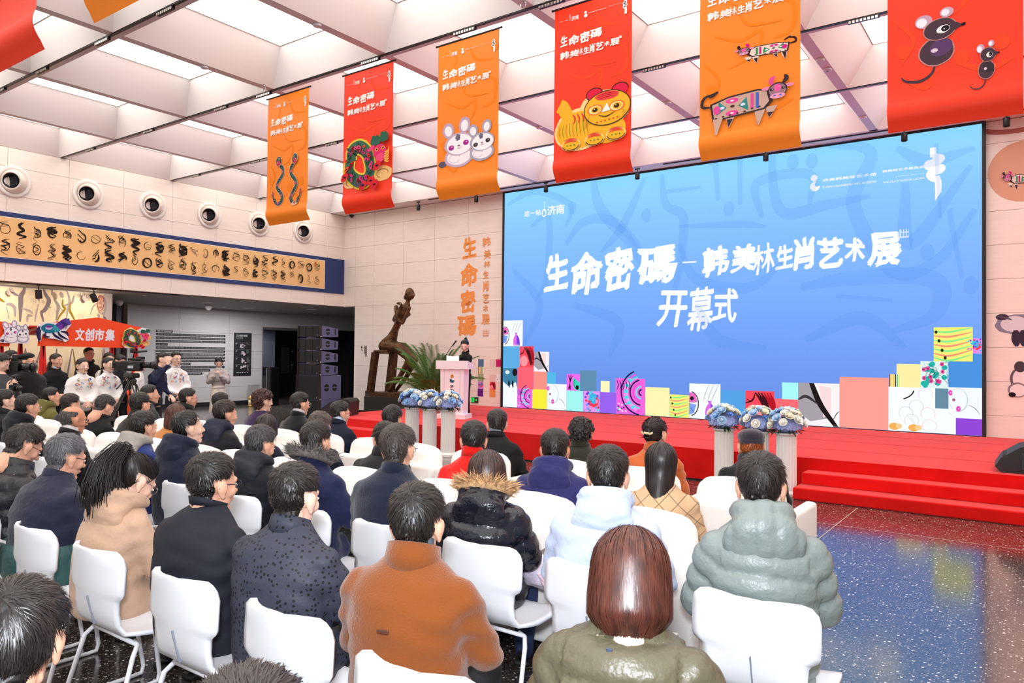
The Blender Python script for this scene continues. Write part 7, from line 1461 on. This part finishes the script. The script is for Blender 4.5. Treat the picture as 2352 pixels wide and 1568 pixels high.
Pn('m1142', 'man in a black suit in front of the middle of the stage', 1142, 942, Y=5.3, ha=0, pitch=2, body=24, coat='#111215', kind='suit', collar='lapel', inner='#7c8290', hc='#1e1917')
Pn('w1335', 'woman with curly black hair and a dark green coat', 1335, 962, Y=5.3, ha=12, pitch=2, body=20, hair='curly', hc='#15100f', coat='#27271e', kind='wool', fem=True, collar='lapel')
w = Pn('w1505', 'woman with pinned-up hair and an orange coat', 1505, 960, Y=5.3, ha=24, pitch=2, body=18, hair='bun', hc='#1c1312', coat='#c4612b', kind='wool', fem=True, collar='stand', glasses='#c0b0b0')
mb = MB(); r = random.Random(2)
for k in range(16): mb.ell((-.04+.0055*k, -.148, .012+.010*r.random()), (.006, .004, .008), nu=8, nv=5)
mb.v = [w['xf'](v) for v in mb.v]; mb.obj('hair_clip', mat('clip', '#e8cfa8', .25, metal=.3), w['t'])
Pn('cap', 'man in a dark flat cap and black jacket with reddish hair', 1725, 986, Y=5.3, ha=-6, pitch=3, body=24, hair='flatcap', hc='#9a4a1c', coat='#0d0e12', kind='cloth', collar='high', wide=1.02)
# standing people
def embroider(d, seed=1):
    """coloured print on the chest of the white uniform shirts"""
    r = random.Random(seed); mb = MB(); cols = ['#2b56b4', '#e0702a', '#d8302c', '#f0c030', '#4a98c8']
    y0 = d['rings'][4][1]+d['rings'][4][4]; cx_ = d['rings'][4][0]; z0 = d['Z'](1.24)
    for k in range(26):
        s = -1 if k % 2 else 1; a = r.uniform(.02, .13)*s; z = z0+r.uniform(-.06, .11); P = []
        for i in range(5): x = a+.022*math.cos(k+i*.8)*i/3; zz = z+.02*math.sin(k*2+i*.9); yy = y0*1.0-.55*x*x/.19-max(0, zz-z0-.02)*.30+.010; P.append((cx_+x, yy, zz))
        mb.tube(P, [(.0045, .0020)]*5, k % 5, 5)
    mb.obj('shirt_print', [flat(c) for c in cols], d['t'])
sp_p = Pn('speaker', 'woman in a black suit with a high ponytail speaking at the lectern', 1067, 781, Y=12.15, ha=192, pitch=22, pose='stage', body=165, hair='pony', hc='#17101c', coat='#0e0e12', kind='suit', collar='lapel', fem=True, skin='fair', arms='paper', pants='#0c0c10', ho=dict(tie=(0, -.075, .10), tail=((0, -.02, .03), (0, -.05, .02), (0, -.075, -.06), (0, -.07, -.15), (0, -.06, -.24))))
USH = dict(coat='#f1eeec', kind='shirt', collar='shirt', skin='fair')
u1 = Pn('usher_m', 'young man in a white patterned shirt and glasses, hands clasped before the wall text', 405, 809, X=-12.6, ha=152, pose='stand', body=-95, pants='#161a2c', glasses='#302c2c', cname='shirt', **USH); embroider(u1, 1)
u2 = Pn('usher_w2', 'woman in a white patterned shirt, the right one of two before the stall', 250, 821, X=-12.7, ha=142, pose='stand', body=-80, hair='pony', hc='#15100f', fem=True, pants='#101014', cname='shirt', bulk=1.05, ho=dict(tie=(0, -.10, -.02), tail=((0, -.01, 0), (0, -.02, -.03), (0, -.02, -.10), (0, -.02, -.16), (0, -.02, -.2))), **USH); embroider(u2, 2)
u3 = Pn('usher_w1', 'woman in a white patterned shirt, the left one of two before the stall', 190, 823, X=-12.5, ha=150, pose='stand', body=-90, hair='pony', hc='#15100f', fem=True, pants='#101014', cname='shirt', bulk=1.08, ho=dict(tie=(0, -.10, -.02), tail=((0, -.01, 0), (0, -.02, -.03), (0, -.02, -.10), (0, -.02, -.16), (0, -.02, -.2))), **USH); embroider(u3, 3)
Pn('suitw', 'woman in a black suit and pale blue shirt before the mural', 130, 812, X=-14.0, ha=132, pose='stand', body=-85, hair='pony', hc='#2a1a16', fem=True, coat='#111219', kind='suit', collar='lapel', inner='#b8c8e0', pants='#101116', ho=dict(tie=(0, -.10, -.02), tail=((0, -.01, 0), (0, -.02, -.03), (0, -.02, -.08), (0, -.02, -.12), (0, -.02, -.15))))
Pn('bigblk', 'heavy-set man in a black jacket and glasses standing at the left', 66, 812, X=-11.9, ha=122, pose='stand', body=-80, coat='#121313', kind='cloth', collar='high', glasses='#1c1a1c', wide=1.2, bulk=1.25, hair='fade', arms='down')
Pn('young', 'young man in black standing behind the heavy-set man', 27, 806, X=-13.2, ha=118, pose='stand', body=-75, coat='#15151a', kind='cloth', collar='stand', arms='down', hair='fade')
ph = Pn('photog', 'photographer with fringe looking down at a camera at the left edge', 4, 814, X=-11.5, ha=112, pitch=28, pose='stand', body=-80, coat='#4a4c50', kind='cloth', collar='none', arms='phone', skin='fair', ho=dict(len=1.5))
Pn('behind', 'man in a black printed hoodie and glasses behind the stall counter', 205, 799, X=-15.75, ha=140, pose='stand', body=-95, coat='#141418', kind='cloth', collar='high', hood=True, glasses='#3a3434', arms='down')
Pn('behindw', 'woman with loose black hair half hidden behind the right-hand usher', 251, 810, X=-14.1, ha=165, pose='stand', body=-100, hair='long', hc='#120e0e', fem=True, coat='#dcd4cc', kind='cloth', skin='fair', arms='down', ho=dict(zb=-.2))
Pn('dark2', 'person in dark clothes looking at a phone behind the red pole', 276, 816, X=-13.8, ha=122, pitch=22, pose='stand', body=-80, coat='#10131c', kind='cloth', collar='stand', arms='phone')
Pn('whitesl', 'person in a white shirt mostly hidden behind the video camera', 322, 822, X=-13.6, ha=60, pose='stand', body=-40, coat='#efecea', kind='shirt', collar='shirt', arms='down')
cmn = Pn('cameraman', 'camera operator in a navy blazer leaning out to the right of his camera', 376, 811, X=-12.1, ha=118, pitch=4, roll=-14, pose='stand', body=-62, coat='#151b38', kind='suit', collar='lapel', inner='#4a4450', arms='raise', sway=-.30, pants='#12141c', skin='fair', glasses='#c8b8b0')
Pn('phonew', 'woman in a pale grey puffer jacket and white skirt looking at her phone', 503, 822, X=-16.3, ha=178, pitch=24, pose='stand', body=-128, hair='bob', hc='#130e0f', fem=True, coat='#b9aeb0', kind='puffer', collar='turtle', inner='#3a2a2c', pants='#efe6da', extra='skirt', arms='phone', skin='fair', ho=dict(zb=-.06, tuck=.3))

# things people hold
def held(d, s, off=(0, .06, 0)):
    w = np.array(d['A'][s][2])+np.array(off); t = d['t']; R = rotz(t.rotation_euler[2]); return R@w+np.array(t.location[:]), t.rotation_euler[2]
def phone(d, off, rx, label, c='#1a1a1e', c2='#22242a'):
    q, rz = held(d, 1, off); t = MB().rbox((0, 0, 0), (.072, .009, .148), .004, k=2).box((-.032, -.0062, -.068), (.032, -.0045, .068), 1).obj('phone', [mat('phone_'+c, c, .3), mat('phone_glass', c2, .1)], label=label, cat='phone'); t.location = q; t.rotation_euler = (rx, 0, rz); return t
phone(PP['phonew'], (-.055, .10, .03), -.5, 'white phone held by the woman in the grey puffer jacket', '#dfe2ea')
phone(PP['dark2'], (-.055, .10, .03), -.5, 'dark phone held by the person behind the red pole')
q = at(1253, 1272, 1, 3.32); t = MB().rbox((0, 0, 0), (.078, .010, .155), .006, k=2).box((-.036, -.0066, -.072), (.036, -.0048, .072), 1).obj('phone', [mat('phone_red', '#c4202c', .4), mat('phone_glass2', '#3a1218', .12)], label='phone in a red case on the lap of the woman with fur trim', cat='phone'); t.location = q; t.rotation_euler = (math.radians(-62), math.radians(20), math.radians(-35))
def still_camera(q, rz, label, s=1.0):
    t = empty('camera', q, rz, label=label, cat='camera'); MB().rbox((0, 0, 0), (.14*s, .06*s, .10*s), .012, k=2).rbox((0, 0, .06*s), (.05*s, .05*s, .035*s), .008, k=2).obj('camera_body', M_black, t, True)
    MB().tube([(0, .02, 0), (0, .12*s, 0)], .034*s, n=18).tube([(0, .12*s, 0), (0, .15*s, 0)], .039*s, n=18).obj('lens', mat('lens_black', '#101012', .2), t, True); MB().rbox((.055*s, 0, .0), (.035*s, .075*s, .10*s), .012, k=2).obj('grip', mat('grip', '#1c1c1e', .8), t, True); return t
q, rz = held(ph, 1, (-.05, .08, .02)); still_camera(q, rz, 'small camera in the hands of the photographer at the left edge', .9)
q = at(35, 843, 0, -11.6); t = still_camera(q, math.radians(-40), 'black video camera with furry microphone left of the heavy-set man', 1.7)
MB().tube([(-.05, -.05, .14), (-.02, .2, .16)], .03, n=12).obj('microphone', mat('mic_fur', '#202022', .95), t, True)
# shoulder camera on a tripod
q = at(303, 840, 0, -12.2); t = empty('broadcast_camera', q, math.radians(-62), label='large black broadcast camera beside the operator in the navy blazer', cat='camera')
MB().rbox((0, 0, 0), (.14, .42, .20), .03, k=2).rbox((0, -.27, .0), (.11, .16, .17), .02, k=2).rbox((0, .05, .13), (.06, .26, .05), .015, k=2).obj('camera_body', mat('cam_black', '#141416', .45), t, True)
MB().tube([(0, .20, .02), (0, .34, .02), (0, .42, .02)], [.055, .06, .062], n=20).tube([(0, .42, .02), (0, .50, .02)], [.07, .085], n=20).obj('lens', mat('lens_black', '#101012'), t, True)
MB().rbox((-.10, .14, .16), (.14, .05, .05), .01, k=2).tube([(-.15, .12, .16), (-.17, -.02, .15)], [.022, .03], n=12).obj('viewfinder', mat('cam_black', '#141416'), t, True)
MB().tube([(0, .02, .155), (0, .05, .26), (0, .16, .27)], .012).tube([(.02, .05, .27), (.02, .32, .29)], .02, n=10).rbox((0, .0, .30), (.06, .06, .09), .01, k=2).obj('top_microphone', mat('cam_black', '#141416'), t, True)
MB().rbox((.0, -.37, .02), (.09, .05, .14), .01, k=2).rbox((.072, .02, -.02), (.006, .12, .05), .002, 1, k=1).obj('battery', [mat('cam_black', '#141416'), mat('logo_grey', '#b8c0cc', .5)], t)
t.scale = (.84,)*3
tp = empty('tripod', (q[0], q[1], 0), math.radians(20), label='black broadcast tripod under the large camera', cat='tripod'); M_tp = mat('tripod_grey', '#3a3836', .5)
MB().rbox((0, 0, q[2]-.16), (.16, .2, .08), .02, k=2).lathe([(.06, 0), (.08, .08), (.05, .12)], 16, c=(0, 0, q[2]-.32)).obj('head', M_tp, tp)
MB().tube([(.02, -.08, q[2]-.16), (.1, -.42, q[2]-.36)], .011).obj('pan_handle', M_black, tp)
for k in range(3):
    a = 2*PI*k/3; u = np.array([math.cos(a), math.sin(a), 0]); v = np.array([-u[1], u[0], 0]); tpz = q[2]-.30
    MB().tube([u*.05+v*.05+np.array([0, 0, tpz]), u*.30+v*.05+np.array([0, 0, tpz*.5])], .012).tube([u*.05-v*.05+np.array([0, 0, tpz]), u*.30-v*.05+np.array([0, 0, tpz*.5])], .012).tube([u*.28+np.array([0, 0, tpz*.56]), u*.52+np.array([0, 0, .0])], .013).cbox(u*.29+np.array([0, 0, tpz*.52]), (.13, .13, .04), R=rotz(a)).obj('leg', M_tp, tp)
# tags on clothes
d = PP['suede']; c = d['bend']((.0, -.20, .78)); 
MB().rbox((0, 0, 0), (.042, .006, .014), .003, k=1).obj('leather_tag', mat('leather_tag', '#4c2410', .6), d['t']).location = (-.02, d['rings'][4][1]-d['rings'][4][4]*.95-.008, d['Z'](.845))
d = PP['navygreen']; g_ = d['rings']
MB().loft([(*g_[k][:3], g_[k][3]*1.035+.008*(1-k/3), g_[k][4]*1.05+.008) for k in (0, 1, 2)]+[(g_[2][0], g_[2][1]-.003, g_[2][2]+.07, g_[2][3]*1.03, g_[2][4]*1.05)], n=28).obj('green_hem_panel', mat('puffer_green', '#1f4a4a', .5, bump=(22, .008)), d['t'], True)
p = Print((-.1, g_[3][1]-g_[3][4]-.028, d['Z'](.70)), (1, 0, 0), (0, 0, 1), (0, -1, 0), gap=.001)
for k in range(8): p.rect(.0+.014*k, 0, .010+.014*k, .016, '#e4e6ea')
p.obj('reflective_patch', d['t'])
d = PP['olive']; MB().rbox((0, 0, 0), (.016, .005, .05), .002, k=1).rbox((0, -.002, -.03), (.014, .008, .012), .003, 1, k=1).obj('hanger_loop', [mat('loop', '#39435a', .6), mat('chrome', '#c8c4c2')], d['t']).location = (d['nb'][0]-.02, d['nb'][1]-.150, d['nb'][2]-.085)
# ribbon and bag on the chair beside the woman with the fur trim
P = [at(x, y, 1, yy) for x, y, yy in ((1216, 1300, 3.25), (1240, 1320, 3.2), (1268, 1352, 3.12), (1262, 1362, 3.05), (1245, 1335, 3.1), (1262, 1362, 2.95), (1285, 1400, 2.9), (1296, 1445, 2.88))]
MB().tube(P, [(.016, .002)]*len(P), n=6).obj('ribbon_strap', mat('ribbon', '#d9bfd6', .4), smooth=True, label='pale lilac ribbon strap hanging from a bag between two chairs', cat='strap')
q = at(1236, 1312, 1, 3.28); mb = MB().rbox((0, 0, 0), (.20, .14, .13), .05, k=3, puff=.02); V, F, N = remesh(mb, .012, 2); MB().add(V+N*(.008*noise3(V, 40))[:, None], F.tolist()).obj('handbag', mat('bag_lilac', '#cfc3d4', .6, bump=(30, .006)), smooth=True, label='small pale lilac fabric bag on the lap beside the pale blue jacket', cat='bag').location = q

# ------------------------------------------------------------------ seats under the people
def xof(k): return PP[k]['t'].location.x
desc = dict(olive='olive puffer jacket', suede='tan suede jacket', dots='dotted charcoal jacket', blackgl='plain black jacket and glasses', beige='beige hooded jacket', navygreen='navy jacket with green hem', leftpuff='black quilted jacket, nearest row', sage='grey-green hooded puffer', lightblue='pale blue hooded jacket', fur='glossy coat with fur trim', navycoat='navy wool coat',
            greyfur='navy coat with grey fur collar', hoodblk='black hooded coat', navyprof='navy hooded coat', bluegrey='blue jacket with grey hood', bald='balding man', navyhd='dark navy anorak', leftgl='man cut by the left edge')
for k in ('olive', 'suede', 'dots', 'blackgl', 'beige', 'navygreen', 'leftpuff'):
    x = dict(olive=-.82, suede=-1.46, dots=-2.12, blackgl=-2.77, beige=-3.47, navygreen=-4.12, leftpuff=-4.80)[k]; put_chair(x, R1-(.07 if k == 'suede' else 0), 'white plastic chair under the person in the '+desc[k] if k != 'leftpuff' else 'white plastic chair at the left edge, under the man in black quilting', math.radians({'suede': 4}.get(k, 0)))
for k, x in (('sage', -.86), ('lightblue', -1.55), ('fur', -2.15), ('navycoat', -2.80), ('greyfur', -3.45), ('hoodblk', -4.08), ('navyprof', -4.72), ('bluegrey', -5.38)): put_chair(x, R2, 'white plastic chair, second row, under the '+desc[k])
for k in ('bald', 'navyhd', 'leftgl'): put_chair(xof(k), PP[k]['t'].location.y-.30, 'white plastic chair under the '+desc[k])
put_chair(-1.56, .36, 'white plastic chair below the bottom edge of the picture, left'); put_chair(-.86, .36, 'white plastic chair below the bottom edge of the picture, right')
for k, dsc in (('tan', 'tan quilted jacket'), ('purpleblue', 'violet-blue coat'), ('redsw', 'red turtleneck'), ('curlyblk', 'tousled black hair'), ('greysuit', 'grey hair and navy suit'), ('darkw', 'chin-length dark hair'), ('brownhair', 'black coat with navy hood'), ('tancoat', 'camel coat'), ('dkbrown', 'dark brown jacket'), ('headdown', 'bowed head'), ('m163', 'wavy dark brown hair'), ('green', 'olive green jacket'),
               ('m345', 'dark grey sweater'), ('m433', 'black coat and glasses before the usher'), ('m508', 'grey sweater'), ('curlp', 'purple cardigan'), ('m690', 'black overcoat'), ('m780', 'navy suit and red-rimmed glasses'), ('w902', 'short black hair by the columns'), ('m1142', 'black suit before the stage'), ('w1335', 'dark green coat'), ('w1505', 'orange coat'), ('cap', 'dark flat cap')):
    l_ = PP[k]['t'].location; put_arm(l_.x, l_.y-.05, 'white armchair of the person with the '+dsc)
put_arm(xof('m1142')-.76, 5.23, 'empty white armchair left of the man in the black suit'); put_arm(xof('tan')+.80, 4.06, 'empty white armchair right of the woman with long hair') if False else None
